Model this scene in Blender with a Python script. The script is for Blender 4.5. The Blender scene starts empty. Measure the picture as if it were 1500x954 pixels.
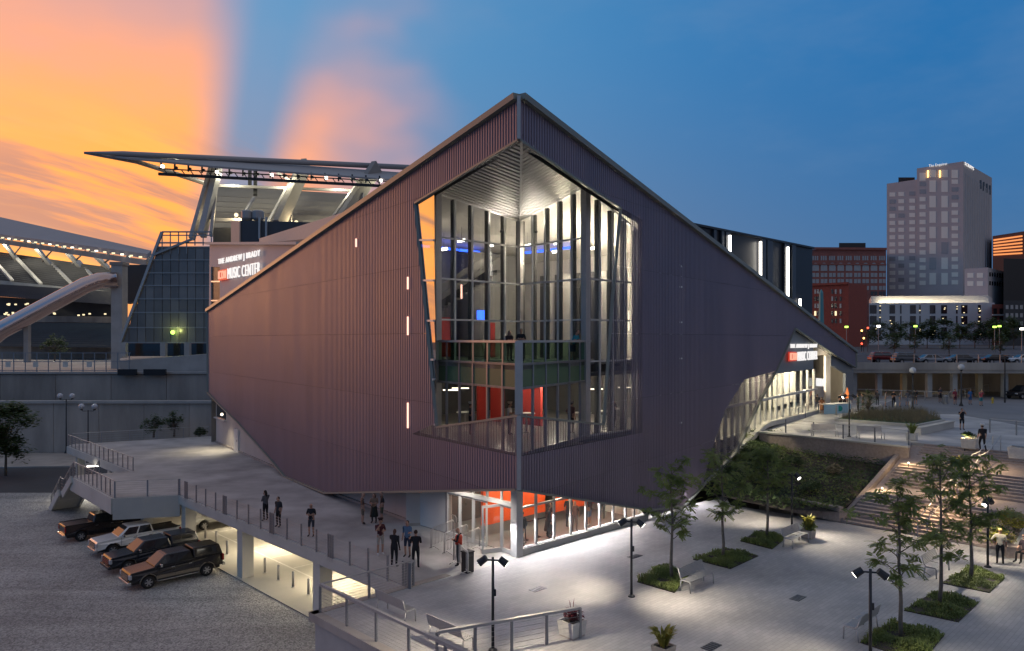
import bpy, bmesh, math, random
from mathutils import Vector, Matrix
R = math.radians
random.seed(7)
scene = bpy.context.scene
C = scene.collection

# ------------------------------------------------------------------ camera
F, CX, HY, H = 1080.0, 750.0, 497.0, 10.5      # focal length, centre and horizon in photograph pixels; eye height over the plaza
cam = bpy.data.cameras.new('camera'); camo = bpy.data.objects.new('camera', cam); C.objects.link(camo)
camo.location = (0, 0, H); camo.rotation_euler = (R(90), 0, 0)
cam.sensor_width = 36; cam.lens = 36 * F / 1500; cam.shift_y = (HY - 477) / 1500
cam.clip_start = .1; cam.clip_end = 6000
scene.camera = camo
scene.view_settings.view_transform = 'Standard'; scene.view_settings.look = 'None'
scene.view_settings.exposure = 0; scene.view_settings.gamma = 1
scene.render.engine = 'CYCLES'
scene.cycles.max_bounces = 6; scene.cycles.transparent_max_bounces = 12
scene.cycles.use_denoising = True
scene.cycles.sample_clamp_indirect = 4

# ------------------------------------------------------------------ sky: dusk, the sun just under the horizon on the left
SUN_AZ = -52
world = bpy.data.worlds.new('World'); scene.world = world; world.use_nodes = True
def build_world():
    nt = world.node_tree; N = nt.nodes; L = nt.links; N.clear()
    def n(t, **k):
        x = N.new(t)
        for a, b in k.items(): setattr(x, a, b)
        return x
    def m(op, a, b=None, c=None, clamp=False):
        x = n('ShaderNodeMath', operation=op, use_clamp=clamp)
        for i, v in enumerate((a, b, c)):
            if v is None: continue
            if isinstance(v, (int, float)): x.inputs[i].default_value = v
            else: L.new(v, x.inputs[i])
        return x.outputs[0]
    def sm(v, lo, hi):
        x = n('ShaderNodeMapRange', interpolation_type='SMOOTHSTEP'); L.new(v, x.inputs[0])
        x.inputs[1].default_value = lo; x.inputs[2].default_value = hi
        return x.outputs[0]
    def mix(f, a, b, mode='MIX'):
        x = n('ShaderNodeMix', data_type='RGBA', blend_type=mode)
        if isinstance(f, (int, float)): x.inputs[0].default_value = f
        else: L.new(f, x.inputs[0])
        for i, v in ((6, a), (7, b)):
            if isinstance(v, tuple): x.inputs[i].default_value = v + (1,)
            else: L.new(v, x.inputs[i])
        return x.outputs[2]
    def noise(vec, scale, det, rough=.5):
        x = n('ShaderNodeTexNoise'); L.new(vec, x.inputs['Vector'])
        x.inputs['Scale'].default_value = scale; x.inputs['Detail'].default_value = det; x.inputs['Roughness'].default_value = rough
        return x.outputs[0]
    tc = n('ShaderNodeTexCoord'); sp = n('ShaderNodeSeparateXYZ'); L.new(tc.outputs['Generated'], sp.inputs[0])
    X, Y, Z = sp.outputs
    az = m('ARCTAN2', X, Y)                                   # radians, 0 = straight ahead
    r = m('SQRT', m('ADD', m('MULTIPLY', X, X), m('MULTIPLY', Y, Y)))
    el = m('ARCTAN2', Z, r)
    d = m('ABSOLUTE', m('SUBTRACT', az, R(SUN_AZ)))
    d = m('MINIMUM', d, m('SUBTRACT', 2 * math.pi, d))        # angle from the sunset round the horizon
    def vec(a, b, c=0.0):
        x = n('ShaderNodeCombineXYZ')
        for i, v in enumerate((a, b, c)):
            if isinstance(v, (int, float)): x.inputs[i].default_value = v
            else: L.new(v, x.inputs[i])
        return x.outputs[0]
    # clear sky
    side = sm(d, .45, 1.5)
    low = mix(side, (.16, .19, .30), (.030, .125, .30))
    high = mix(side, (.09, .27, .49), (.002, .13, .37))
    blue = mix(sm(el, .02, .42), low, high)
    blue = mix(sm(el, .42, 1.1), blue, (.30, .30, .35))          # unseen overhead sky, greyed to neutralise its blue light
    blue = mix(m('MULTIPLY', sm(d, 2.0, 2.8), .9), blue, (.24, .215, .235))   # dull mauve of the eastern sky at dusk
    # afterglow on the cloud sheet, broken by one soft shadow ray that fans up from the sun
    soft = noise(vec(m('MULTIPLY', az, 2.2), m('MULTIPLY', el, 4)), 1.3, 3, .5)
    wob = m('MULTIPLY', m('SUBTRACT', soft, .5), .5)
    line = m('SUBTRACT', az, m('ADD', -.395, m('MULTIPLY', el, .22)))
    gap = sm(m('DIVIDE', m('ABSOLUTE', line), m('ADD', .5, m('MULTIPLY', el, 1.9))), .012, .085)
    gap = m('ADD', .06, m('MULTIPLY', gap, .94))
    reach = m('ADD', d, wob)
    glow = m('MULTIPLY', sm(reach, .88, .62), sm(m('ADD', m('ADD', el, wob), m('MULTIPLY', sm(d, .52, .7), .20)), .66, .26))
    glow = m('MULTIPLY', glow, gap, clamp=True)
    warm = mix(sm(el, .18, .48), (1.3, .42, .05), (.70, .33, .28))
    warm = mix(sm(d, .42, .80), warm, (.92, .36, .21))
    warm = mix(m('MULTIPLY', sm(d, .34, .05), sm(el, .4, .05)), warm, (1.9, .80, .22))
    sky = mix(glow, blue, warm)
    # streaky low clouds
    cu = m('ADD', m('MULTIPLY', el, 19), m('MULTIPLY', m('POWER', m('ADD', az, .75), 2), 9))
    st = noise(vec(m('MULTIPLY', az, 2.4), cu), .9, 5, .58)
    stm = m('MULTIPLY', sm(st, .46, .58), m('MULTIPLY', sm(el, .28, .18), sm(d, .72, .48)))
    sky = mix(m('MULTIPLY', stm, .85), sky, (.40, .19, .17))
    st2 = noise(vec(m('MULTIPLY', az, 2.0), cu, 5.0), .8, 5, .58)
    stm2 = m('MULTIPLY', sm(st2, .50, .68), m('MULTIPLY', sm(el, .30, .18), sm(d, .60, .30)))
    sky = mix(m('MULTIPLY', stm2, .7), sky, (1.45, .62, .12))
    hz = m('MULTIPLY', sm(el, .12, .02), sm(d, .85, .5))
    sky = mix(m('MULTIPLY', hz, .55), sky, (.62, .25, .17))
    veil = noise(vec(m('MULTIPLY', az, 2.5), m('MULTIPLY', el, 6), 9.0), 1.2, 5, .6)
    sky = mix(m('MULTIPLY', sm(veil, .42, .75), .16), sky, (.20, .28, .42))
    sky = mix(sm(el, -.01, -.06), sky, (.03, .035, .045))
    ns = n('ShaderNodeTexSky', sky_type='NISHITA', sun_disc=False)
    ns.sun_elevation = R(1.0); ns.sun_rotation = R(SUN_AZ)
    tot = mix(.03, sky, ns.outputs[0], 'ADD')
    bg = n('ShaderNodeBackground'); L.new(tot, bg.inputs[0]); bg.inputs[1].default_value = 1.12
    L.new(bg.outputs[0], n('ShaderNodeOutputWorld').inputs[0])
build_world()
sun = bpy.data.lights.new('sun', 'SUN'); suno = bpy.data.objects.new('sun', sun); C.objects.link(suno)
sun.energy = .6; sun.angle = R(12); sun.color = (1, .46, .22)
sd = Vector((math.sin(R(SUN_AZ)) * math.cos(R(5)), math.cos(R(SUN_AZ)) * math.cos(R(5)), math.sin(R(5))))
suno.rotation_euler = (-sd).to_track_quat('-Z', 'Y').to_euler(); suno.location = (0, 0, 90)

# ------------------------------------------------------------------ from pixels to places
def G(px, py, z=0.0):                       # the place on the level z that shows at a pixel
    d = F * (H - z) / (py - HY); return Vector(((px - CX) * d / F, d, z))
def D(px, py, d):                           # the place at a known distance
    return Vector(((px - CX) * d / F, d, H - (py - HY) * d / F))
class Plane:                                # an upright plane: origin, direction along it, normal towards the viewer
    def __init__(s, o, d):
        s.o = Vector((o[0], o[1])); s.d = Vector((d[0], d[1])).normalized()
        n = Vector((s.d.y, -s.d.x)); s.n = n if n.dot(-s.o) > 0 else -n
    def sz(s, px, py):
        r = (px - CX) / F
        t = (r * s.o.y - s.o.x) / (s.d.x - r * s.d.y); y = s.o.y + s.d.y * t
        return (t, H - (py - HY) * y / F)
    def w(s, t, z, off=0.0):
        p = s.o + s.d * t + s.n * off; return Vector((p.x, p.y, z))
    def at(s, px, py, off=0.0): t, z = s.sz(px, py); return s.w(t, z, off)
    def moved(s, off): o = s.o + s.n * off; return Plane(o, s.d)
    def ang(s): return math.atan2(s.d.y, s.d.x)
gL = Vector((-.696, .718)); gR = Vector((.718, .696))     # the street grid: left-back and right-back
def g3(v, z=0): return Vector((v.x, v.y, z))

# ------------------------------------------------------------------ mesh building
class MB:
    def __init__(s): s.v = []; s.f = []; s.m = []; s.mi = 0
    def add(s, vs, fs):
        b = len(s.v); s.v += [tuple(v) for v in vs]
        for f in fs: s.f.append(tuple(b + i for i in f)); s.m.append(s.mi)
        return s
    def quad(s, a, b, c, d): return s.add((a, b, c, d), ((0, 1, 2, 3),))
    def poly(s, pts): return s.add(pts, (tuple(range(len(pts))),))
    def box(s, c, size, rz=0.0):
        hx, hy, hz = size[0] / 2, size[1] / 2, size[2] / 2; k, q = math.cos(rz), math.sin(rz)
        vs = []
        for z in (-hz, hz):
            for x, y in ((-hx, -hy), (hx, -hy), (hx, hy), (-hx, hy)):
                vs.append((c[0] + x * k - y * q, c[1] + x * q + y * k, c[2] + z))
        return s.add(vs, ((3, 2, 1, 0), (4, 5, 6, 7), (0, 1, 5, 4), (1, 2, 6, 5), (2, 3, 7, 6), (3, 0, 4, 7)))
    def prism(s, pts, z0, z1):              # pts: plan outline; z0/z1 numbers or lists
        n = len(pts); a = sum(pts[i][0] * pts[(i + 1) % n][1] - pts[(i + 1) % n][0] * pts[i][1] for i in range(n))
        if a < 0: pts = pts[::-1]; z0 = z0[::-1] if isinstance(z0, list) else z0; z1 = z1[::-1] if isinstance(z1, list) else z1
        l = [z0] * n if not isinstance(z0, list) else z0; h = [z1] * n if not isinstance(z1, list) else z1
        vs = [(p[0], p[1], l[i]) for i, p in enumerate(pts)] + [(p[0], p[1], h[i]) for i, p in enumerate(pts)]
        return s.add(vs, [tuple(range(n))[::-1], tuple(range(n, 2 * n))] + [(i, (i + 1) % n, n + (i + 1) % n, n + i) for i in range(n)])
    def slab(s, pts, thick):                # pts: any flat outline in space, thickened against 'thick' (a vector)
        n = len(pts); t = Vector(thick); vs = [Vector(p) for p in pts]; vs += [p - t for p in vs]
        return s.add(vs, [tuple(range(n)), tuple(range(n, 2 * n))[::-1]] + [(i, n + i, n + (i + 1) % n, (i + 1) % n) for i in range(n)])
    def bar(s, a, b, w, h=None, up=(0, 0, 1)):   # square bar from a to b
        a = Vector(a); b = Vector(b); h = h or w; t = (b - a)
        if t.length < 1e-6: return s
        t.normalize(); u = Vector(up)
        if abs(t.dot(u)) > .98: u = Vector((0, 1, 0)) if abs(t.y) < .9 else Vector((1, 0, 0))
        x = t.cross(u).normalized() * (w / 2); y = x.cross(t).normalized() * (h / 2)
        vs = [p + i * x + j * y for p in (a, b) for i, j in ((-1, -1), (1, -1), (1, 1), (-1, 1))]
        return s.add(vs, ((3, 2, 1, 0), (4, 5, 6, 7), (0, 1, 5, 4), (1, 2, 6, 5), (2, 3, 7, 6), (3, 0, 4, 7)))
    def tube(s, path, r, n=8, cap=True):
        path = [Vector(p) for p in path]; k = len(path); rs = r if isinstance(r, (list, tuple)) else [r] * k
        b = len(s.v); ref = None
        for i, p in enumerate(path):
            t = (path[min(i + 1, k - 1)] - path[max(i - 1, 0)]).normalized()
            if ref is None: ref = Vector((1, 0, 0)) if abs(t.x) < .8 else Vector((0, 1, 0))
            x = t.cross(ref).normalized(); y = t.cross(x).normalized(); ref = -(t.cross(x)).normalized() if False else ref
            for j in range(n):
                a = 2 * math.pi * j / n; s.v.append(tuple(p + (x * math.cos(a) + y * math.sin(a)) * rs[i]))
        for i in range(k - 1):
            for j in range(n):
                q = (j + 1) % n; s.f.append((b + i * n + j, b + i * n + q, b + (i + 1) * n + q, b + (i + 1) * n + j)); s.m.append(s.mi)
        if cap:
            s.f.append(tuple(b + j for j in range(n))[::-1]); s.m.append(s.mi)
            s.f.append(tuple(b + (k - 1) * n + j for j in range(n))); s.m.append(s.mi)
        return s
    def lathe(s, prof, c=(0, 0, 0), n=16):
        b = len(s.v); k = len(prof)
        for r, z in prof:
            for j in range(n):
                a = 2 * math.pi * j / n; s.v.append((c[0] + r * math.cos(a), c[1] + r * math.sin(a), c[2] + z))
        for i in range(k - 1):
            for j in range(n):
                q = (j + 1) % n; s.f.append((b + i * n + j, b + i * n + q, b + (i + 1) * n + q, b + (i + 1) * n + j)); s.m.append(s.mi)
        s.f.append(tuple(b + j for j in range(n))[::-1]); s.m.append(s.mi)
        s.f.append(tuple(b + (k - 1) * n + j for j in range(n))); s.m.append(s.mi)
        return s
    def ball(s, c, r, n=10, k=7):
        rx, ry, rz = r if isinstance(r, (tuple, list)) else (r, r, r)
        b = len(s.v)
        for i in range(k + 1):
            t = math.pi * i / k
            for j in range(n):
                a = 2 * math.pi * j / n
                s.v.append((c[0] + rx * math.sin(t) * math.cos(a), c[1] + ry * math.sin(t) * math.sin(a), c[2] - rz * math.cos(t)))
        for i in range(k):
            for j in range(n):
                q = (j + 1) % n; s.f.append((b + i * n + j, b + i * n + q, b + (i + 1) * n + q, b + (i + 1) * n + j)); s.m.append(s.mi)
        return s
    def mesh(s, name, mats, smooth=False):
        me = bpy.data.meshes.new(name); me.from_pydata(s.v, [], s.f)
        for mt in (mats if isinstance(mats, (list, tuple)) else [mats]): me.materials.append(M[mt] if isinstance(mt, str) else mt)
        if any(s.m): me.polygons.foreach_set('material_index', s.m)
        if smooth: me.polygons.foreach_set('use_smooth', [True] * len(me.polygons))
        me.update(); return me
    def build(s, name, mats, parent=None, smooth=False, bevel=0.0, world=True):
        """links the shape as ONE mesh; 'world' shapes are moved into the parent's own frame"""
        if parent is not None and world:
            l = root_loc(parent); s.v = [(v[0] - l[0], v[1] - l[1], v[2] - l[2]) for v in s.v]
        o = bpy.data.objects.new(name, s.mesh(name, mats, smooth)); C.objects.link(o)
        if parent is not None: o.parent = parent
        if bevel:
            b = o.modifiers.new('bevel', 'BEVEL'); b.width = bevel; b.segments = 2; b.limit_method = 'ANGLE'; b.angle_limit = R(35)
        return o
def root_loc(o):
    l = Vector((0, 0, 0))
    while o is not None: l += Vector(o.location); o = o.parent
    return l
def tag(o, label, cat, group=None, kind=None):
    if label: o['label'] = label
    if cat: o['category'] = cat
    if group: o['group'] = group
    if kind: o['kind'] = kind
    return o
def thing(name, label, cat, loc=(0, 0, 0), rz=0.0, group=None):
    o = bpy.data.objects.new(name, None); C.objects.link(o); o.empty_display_size = .3
    o.location = loc; o.rotation_euler = (0, 0, rz)
    return tag(o, label, cat, group)
def struct(o): o['kind'] = 'structure'; return o
def dup(root, loc, rz=None, label=None, parent=None, scale=None):
    r = root.copy(); C.objects.link(r)
    if loc is not None: r.location = loc
    if rz is not None: r.rotation_euler = (0, 0, rz)
    if scale is not None: r.scale = (scale,) * 3
    if label: r['label'] = label
    for ch in list(root.children):
        c = ch.copy(); C.objects.link(c); c.parent = r
        for g in ch.children:
            d = g.copy(); C.objects.link(d); d.parent = c
    return r
def lamp(kind, loc, energy, color=(1, .85, .65), parent=None, **k):
    l = bpy.data.lights.new('lamp_light', kind); l.energy = energy; l.color = color
    aim = k.pop('aim', None)
    for a, b in k.items(): setattr(l, a, b)
    o = bpy.data.objects.new('lamp_light', l); C.objects.link(o); o.location = loc
    if aim is not None: o.rotation_euler = (Vector(aim) - Vector(loc)).to_track_quat('-Z', 'Y').to_euler()
    if parent is not None: o.parent = parent; o.location = Vector(loc) - root_loc(parent)
    return o

# ------------------------------------------------------------------ materials
M = {}
def mat(name, col, rough=.6, metal=0.0, var=0.0, vs=3.0, bump=0.0, bs=20.0, emit=None, es=1.0, spec=.5, stretch=(1, 1, 1), col2=None, dirt=0.0):
    m = bpy.data.materials.new(name); m.use_nodes = True; nt = m.node_tree; N = nt.nodes; L = nt.links
    p = N['Principled BSDF']; p.inputs['Base Color'].default_value = (*col, 1); p.inputs['Roughness'].default_value = rough
    p.inputs['Metallic'].default_value = metal; p.inputs['Specular IOR Level'].default_value = spec
    M[name] = m
    if var or bump or dirt:
        tc = N.new('ShaderNodeTexCoord'); mp = N.new('ShaderNodeMapping'); mp.inputs['Scale'].default_value = stretch
        L.new(tc.outputs['Object'], mp.inputs['Vector'])
    if var or dirt:
        nz = N.new('ShaderNodeTexNoise'); nz.inputs['Scale'].default_value = vs; nz.inputs['Detail'].default_value = 6; nz.inputs['Roughness'].default_value = .62
        L.new(mp.outputs[0], nz.inputs['Vector'])
        rp = N.new('ShaderNodeValToRGB'); rp.color_ramp.elements[0].position = .32; rp.color_ramp.elements[1].position = .68
        c2 = col2 or tuple(min(1, c * (1 + var)) for c in col); c1 = tuple(c * (1 - var) for c in col) if not col2 else col
        rp.color_ramp.elements[0].color = (*c1, 1); rp.color_ramp.elements[1].color = (*c2, 1)
        L.new(nz.outputs[0], rp.inputs[0]); L.new(rp.outputs[0], p.inputs['Base Color'])
        rr = N.new('ShaderNodeMapRange'); rr.inputs[3].default_value = max(.02, rough - .1); rr.inputs[4].default_value = min(1, rough + .12)
        L.new(nz.outputs[0], rr.inputs[0]); L.new(rr.outputs[0], p.inputs['Roughness'])
    if bump:
        nb = N.new('ShaderNodeTexNoise'); nb.inputs['Scale'].default_value = bs; nb.inputs['Detail'].default_value = 4
        L.new(mp.outputs[0], nb.inputs['Vector']); b = N.new('ShaderNodeBump'); b.inputs['Strength'].default_value = bump; b.inputs['Distance'].default_value = .05
        L.new(nb.outputs[0], b.inputs['Height']); L.new(b.outputs[0], p.inputs['Normal'])
    if emit:
        p.inputs['Emission Color'].default_value = (*emit, 1); p.inputs['Emission Strength'].default_value = es
    return m
def glass(name, tint, refl=.08, rough=.02, thru=.9, ior=1.5):
    m = bpy.data.materials.new(name); m.use_nodes = True; nt = m.node_tree; N = nt.nodes; L = nt.links; N.clear()
    t = N.new('ShaderNodeBsdfTransparent'); t.inputs[0].default_value = (*[c * thru for c in tint], 1)
    g = N.new('ShaderNodeBsdfGlossy'); g.inputs['Roughness'].default_value = rough; g.inputs[0].default_value = (.95, .95, .95, 1)
    f = N.new('ShaderNodeLayerWeight'); f.inputs[0].default_value = .5      # the same from either side of the pane
    f5 = N.new('ShaderNodeMath'); f5.operation = 'POWER'; f5.inputs[1].default_value = 4 if ior > 1.3 else 6; L.new(f.outputs['Facing'], f5.inputs[0])
    a = N.new('ShaderNodeMath'); a.operation = 'ADD'; a.use_clamp = True; a.inputs[1].default_value = refl; L.new(f5.outputs[0], a.inputs[0])
    x = N.new('ShaderNodeMixShader'); L.new(a.outputs[0], x.inputs[0]); L.new(t.outputs[0], x.inputs[1]); L.new(g.outputs[0], x.inputs[2])
    L.new(x.outputs[0], N.new('ShaderNodeOutputMaterial').inputs[0]); M[name] = m
def see_through(name, base, amount):        # a perforated sheet: holes too small to see
    m = base.copy(); m.name = name; nt = m.node_tree; N = nt.nodes; L = nt.links
    p = N['Principled BSDF']; o = [x for x in N if x.type == 'OUTPUT_MATERIAL'][0]
    t = N.new('ShaderNodeBsdfTransparent'); x = N.new('ShaderNodeMixShader'); x.inputs[0].default_value = amount
    L.new(p.outputs[0], x.inputs[1]); L.new(t.outputs[0], x.inputs[2]); L.new(x.outputs[0], o.inputs[0]); M[name] = m
def glow(name, col, s): return mat(name, (.05, .05, .05), emit=col, es=s)

mat('scrim', (.270, .222, .262), .50, .45, var=.09, vs=.35, stretch=(1, 1, .25))
see_through('scrim_open', M['scrim'], .60); see_through('scrim_half', M['scrim'], .34)
mat('scrim_trim', (.22, .23, .20), .5, .15)
mat('beige_wall', (.46, .42, .385), .75, var=.06, vs=.5, bump=.08, bs=8)
mat('peach_wall', (.62, .56, .5), .7, var=.05)
mat('grey_panel', (.22, .235, .25), .5, .2)
mat('steel', (.46, .445, .43), .42, .35, var=.06)
mat('white_frame', (.66, .65, .62), .4, .1)
mat('dark_metal', (.035, .037, .04), .45, .3)
mat('black', (.012, .012, .014), .5)
mat('rail', (.28, .29, .31), .4, .6)
mat('concrete', (.40, .39, .37), .85, var=.14, vs=.45, bump=.12, bs=14)
mat('concrete_dark', (.36, .32, .28), .88, var=.26, vs=.3, bump=.1, bs=6, stretch=(1, 1, .22))
mat('concrete_pale', (.50, .485, .44), .82, var=.1, vs=.35, bump=.08, bs=12)
mat('deck_floor', (.40, .385, .37), .62, var=.34, vs=.3, bump=.1, bs=12)
mat('granite', (.37, .295, .255), .75, var=.18, vs=6, bump=.05)
mat('brick_red', (.30, .075, .05), .85, var=.15, vs=1.2)
mat('brick_brown', (.30, .11, .085), .85, var=.15, vs=.5)
mat('stone_tower', (.52, .475, .455), .8, var=.05, vs=.2)
mat('stone_pale', (.66, .62, .58), .8, var=.06, vs=.1)
mat('road_grey', (.20, .20, .205), .8, var=.15, vs=.2)
mat('asphalt', (.055, .058, .063), .85, var=.2, vs=.3, bump=.15, bs=30)
mat('gravel', (.17, .165, .155), .95, col2=(.36, .345, .32), vs=9, var=.4, bump=1.0, bs=12)
mat('parking', (.42, .40, .35), .8, var=.12, vs=.4, bump=.06, bs=15)
mat('line_white', (.62, .60, .55), .7, var=.12, vs=4)
mat('soil', (.05, .04, .032), .95, var=.3, vs=4, bump=.4)
mat('leaf', (.20, .25, .07), .6, var=.35, vs=1.2)
mat('leaf_dark', (.085, .13, .045), .65, var=.35, vs=.8)
mat('leaf_bright', (.22, .21, .03), .6, var=.3, vs=3)
mat('leaf_red', (.14, .02, .03), .6, var=.3, vs=6)
mat('straw', (.24, .2, .11), .8, var=.3, vs=3)
mat('bark', (.16, .135, .11), .9, var=.25, vs=6)
mat('red_wall', (.42, .028, .018), .6, var=.06)
mat('orange_wall', (.85, .105, .012), .6, var=.06)
mat('interior_white', (.60, .58, .54), .7, var=.05, vs=.4)
mat('interior_dark', (.05, .05, .052), .6, var=.1)
mat('fin_grey', (.10, .10, .095), .6)
mat('sign_wall', (.66, .57, .53), .75, var=.05, vs=.4)
mat('interior_mid', (.13, .13, .125), .65, var=.1, vs=.5)
mat('spandrel', (.10, .16, .085), .45, .0, spec=.35)
mat('tile_floor', (.25, .24, .23), .35, var=.08)
mat('soffit_slat', (.40, .39, .36), .55, .25)
mat('clad_black', (.02, .021, .025), .45, .2)
mat('clad_grey', (.06, .065, .075), .4, .3)
mat('fixture', (.10, .10, .10), .5)
def leafy(name):                             # thin leaves let some light through
    m = M[name]; N = m.node_tree.nodes; L = m.node_tree.links; p = N['Principled BSDF']; o = [x for x in N if x.type == 'OUTPUT_MATERIAL'][0]
    t = N.new('ShaderNodeBsdfTranslucent'); src = p.inputs['Base Color'].links[0].from_socket; L.new(src, t.inputs[0])
    x = N.new('ShaderNodeMixShader'); x.inputs[0].default_value = .4; L.new(p.outputs[0], x.inputs[1]); L.new(t.outputs[0], x.inputs[2]); L.new(x.outputs[0], o.inputs[0])
for n_ in ('leaf', 'leaf_dark', 'leaf_bright', 'leaf_red'): leafy(n_)
def sheet_variation(name, amount):           # every metal sheet a shade of its own
    m = M[name]; N = m.node_tree.nodes; L = m.node_tree.links
    for p in [x for x in N if x.type == 'BSDF_PRINCIPLED']:
        src = p.inputs['Base Color'].links[0].from_socket; oi = N.new('ShaderNodeObjectInfo'); mr = N.new('ShaderNodeMapRange'); mr.inputs[3].default_value = 1 - amount; mr.inputs[4].default_value = 1 + amount; L.new(oi.outputs['Random'], mr.inputs[0])
        x = N.new('ShaderNodeMix'); x.data_type = 'RGBA'; x.blend_type = 'MULTIPLY'; x.inputs[0].default_value = 1; L.new(src, x.inputs[6]); L.new(mr.outputs[0], x.inputs[7]); L.new(x.outputs[2], p.inputs['Base Color'])
sheet_variation('scrim', .045); sheet_variation('scrim_open', .045); sheet_variation('scrim_half', .045)
for n_ in ('concrete', 'concrete_dark', 'beige_wall', 'granite', 'concrete_pale'): sheet_variation(n_, .08)
glass('glass_clear', (.97, .98, .96), .07, thru=.92)
glass('glass_rail', (.46, .74, .50), .02, thru=.60, ior=1.2)
glass('glass_lit', (.97, .98, .96), .02, thru=.95, ior=1.15)
glass('glass_mirror', (.55, .55, .55), .6, thru=.4)
glass('glass_dark', (.2, .22, .24), .12, thru=.4)
mat('window_grey', (.34, .335, .32), .2, spec=.8)
mat('window_skyglow', (.88, .84, .70), .35, spec=.8)  # pale base colour stands in for sky glow reflected by the panes
mat('window_dark', (.02, .022, .026), .1, spec=.7)
glow('glow_white', (1, .93, .82), 9)
glow('glow_soft', (1, .86, .66), 3)
glow('glow_pink', (1, .52, .40), 2.0)
glow('glow_letter', (1, .97, .95), .95)
glow('glow_red', (.8, .04, .015), .7)
glow('glow_blue', (.02, .10, 1), 3.5)
glow('glow_green', (.55, 1, .12), 3)
glow('glow_amber', (1, .55, .15), 5)
glow('glow_window', (1, .82, .48), 1.4)
glow('glow_stop', (1, .08, .04), 4)
# ------------------------------------------------------------------ levels and key places
LZ, UZ = -3.55, 3.1                         # gravel lot; upper plaza
K = G(469, 898)                             # corner of the plaza wall
K2 = Vector((K.x, K.y))
E0 = G(604, 862); E2 = Vector((E0.x, E0.y)) # where the walkway meets the plaza
GC = G(757, 815); GC2 = Vector((GC.x, GC.y))
def along(p, v, t, z=0.0): q = p + v * t; return Vector((q.x, q.y, z))
ANG_R = math.atan2(gR.y, gR.x); ANG_L = math.atan2(gL.y, gL.x)

def paver_mat():
    m = bpy.data.materials.new('pavers'); m.use_nodes = True; nt = m.node_tree; N = nt.nodes; L = nt.links; p = N['Principled BSDF']
    tc = N.new('ShaderNodeTexCoord'); mp = N.new('ShaderNodeMapping'); mp.inputs['Rotation'].default_value = (0, 0, -ANG_R)
    L.new(tc.outputs['Object'], mp.inputs[0])
    b = N.new('ShaderNodeTexBrick'); L.new(mp.outputs[0], b.inputs['Vector']); b.inputs['Scale'].default_value = 1
    b.inputs['Brick Width'].default_value = .45; b.inputs['Row Height'].default_value = .16; b.inputs['Mortar Size'].default_value = .008
    b.inputs['Color1'].default_value = (.385, .375, .37, 1); b.inputs['Color2'].default_value = (.45, .435, .425, 1); b.inputs['Mortar'].default_value = (.31, .30, .295, 1)
    nz = N.new('ShaderNodeTexNoise'); nz.inputs['Scale'].default_value = .35; nz.inputs['Detail'].default_value = 7; L.new(tc.outputs['Object'], nz.inputs['Vector'])
    mr = N.new('ShaderNodeMapRange'); mr.inputs[1].default_value = .3; mr.inputs[2].default_value = .7; mr.inputs[3].default_value = .72; mr.inputs[4].default_value = 1.2; L.new(nz.outputs[0], mr.inputs[0])
    x = N.new('ShaderNodeMix'); x.data_type = 'RGBA'; x.blend_type = 'MULTIPLY'; x.inputs[0].default_value = 1
    L.new(b.outputs[0], x.inputs[6]); L.new(mr.outputs[0], x.inputs[7]); L.new(x.outputs[2], p.inputs['Base Color'])
    rr = N.new('ShaderNodeMapRange'); rr.inputs[3].default_value = .45; rr.inputs[4].default_value = .75; L.new(nz.outputs[0], rr.inputs[0]); L.new(rr.outputs[0], p.inputs['Roughness'])
    bp = N.new('ShaderNodeBump'); bp.inputs['Strength'].default_value = .35; bp.inputs['Distance'].default_value = .02; L.new(b.outputs['Fac'], bp.inputs['Height']); bp.invert = True
    L.new(bp.outputs[0], p.inputs['Normal']); M['pavers'] = m
paver_mat()

def gravel_mat():
    m = M['gravel']; nt = m.node_tree; N = nt.nodes; L = nt.links; p = N['Principled BSDF']
    tc = N.new('ShaderNodeTexCoord'); v = N.new('ShaderNodeTexVoronoi'); v.inputs['Scale'].default_value = 14; L.new(tc.outputs['Object'], v.inputs['Vector'])
    r = N.new('ShaderNodeValToRGB'); r.color_ramp.elements[0].color = (.16, .157, .153, 1); r.color_ramp.elements[1].color = (.56, .55, .53, 1); L.new(v.outputs['Color'], r.inputs[0])
    big = N.new('ShaderNodeTexNoise'); big.inputs['Scale'].default_value = .22; big.inputs['Detail'].default_value = 6; L.new(tc.outputs['Object'], big.inputs['Vector'])
    mp = N.new('ShaderNodeMapping'); mp.inputs['Rotation'].default_value = (0, 0, -.6); mp.inputs['Scale'].default_value = (.08, 1.0, 1); L.new(tc.outputs['Object'], mp.inputs[0])
    tr = N.new('ShaderNodeTexNoise'); tr.inputs['Scale'].default_value = .9; tr.inputs['Detail'].default_value = 3; L.new(mp.outputs[0], tr.inputs['Vector'])
    ad = N.new('ShaderNodeMath'); ad.operation = 'ADD'; L.new(big.outputs[0], ad.inputs[0]); L.new(tr.outputs[0], ad.inputs[1])
    mr = N.new('ShaderNodeMapRange'); mr.inputs[1].default_value = .75; mr.inputs[2].default_value = 1.25; mr.inputs[3].default_value = .8; mr.inputs[4].default_value = 1.22; L.new(ad.outputs[0], mr.inputs[0])
    x = N.new('ShaderNodeMix'); x.data_type = 'RGBA'; x.blend_type = 'MULTIPLY'; x.inputs[0].default_value = 1; L.new(r.outputs[0], x.inputs[6]); L.new(mr.outputs[0], x.inputs[7]); L.new(x.outputs[2], p.inputs['Base Color'])
    b = N.new('ShaderNodeBump'); b.inputs['Strength'].default_value = .9; b.inputs['Distance'].default_value = .06; L.new(v.outputs['Distance'], b.inputs['Height']); L.new(b.outputs[0], p.inputs['Normal'])
gravel_mat()

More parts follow.
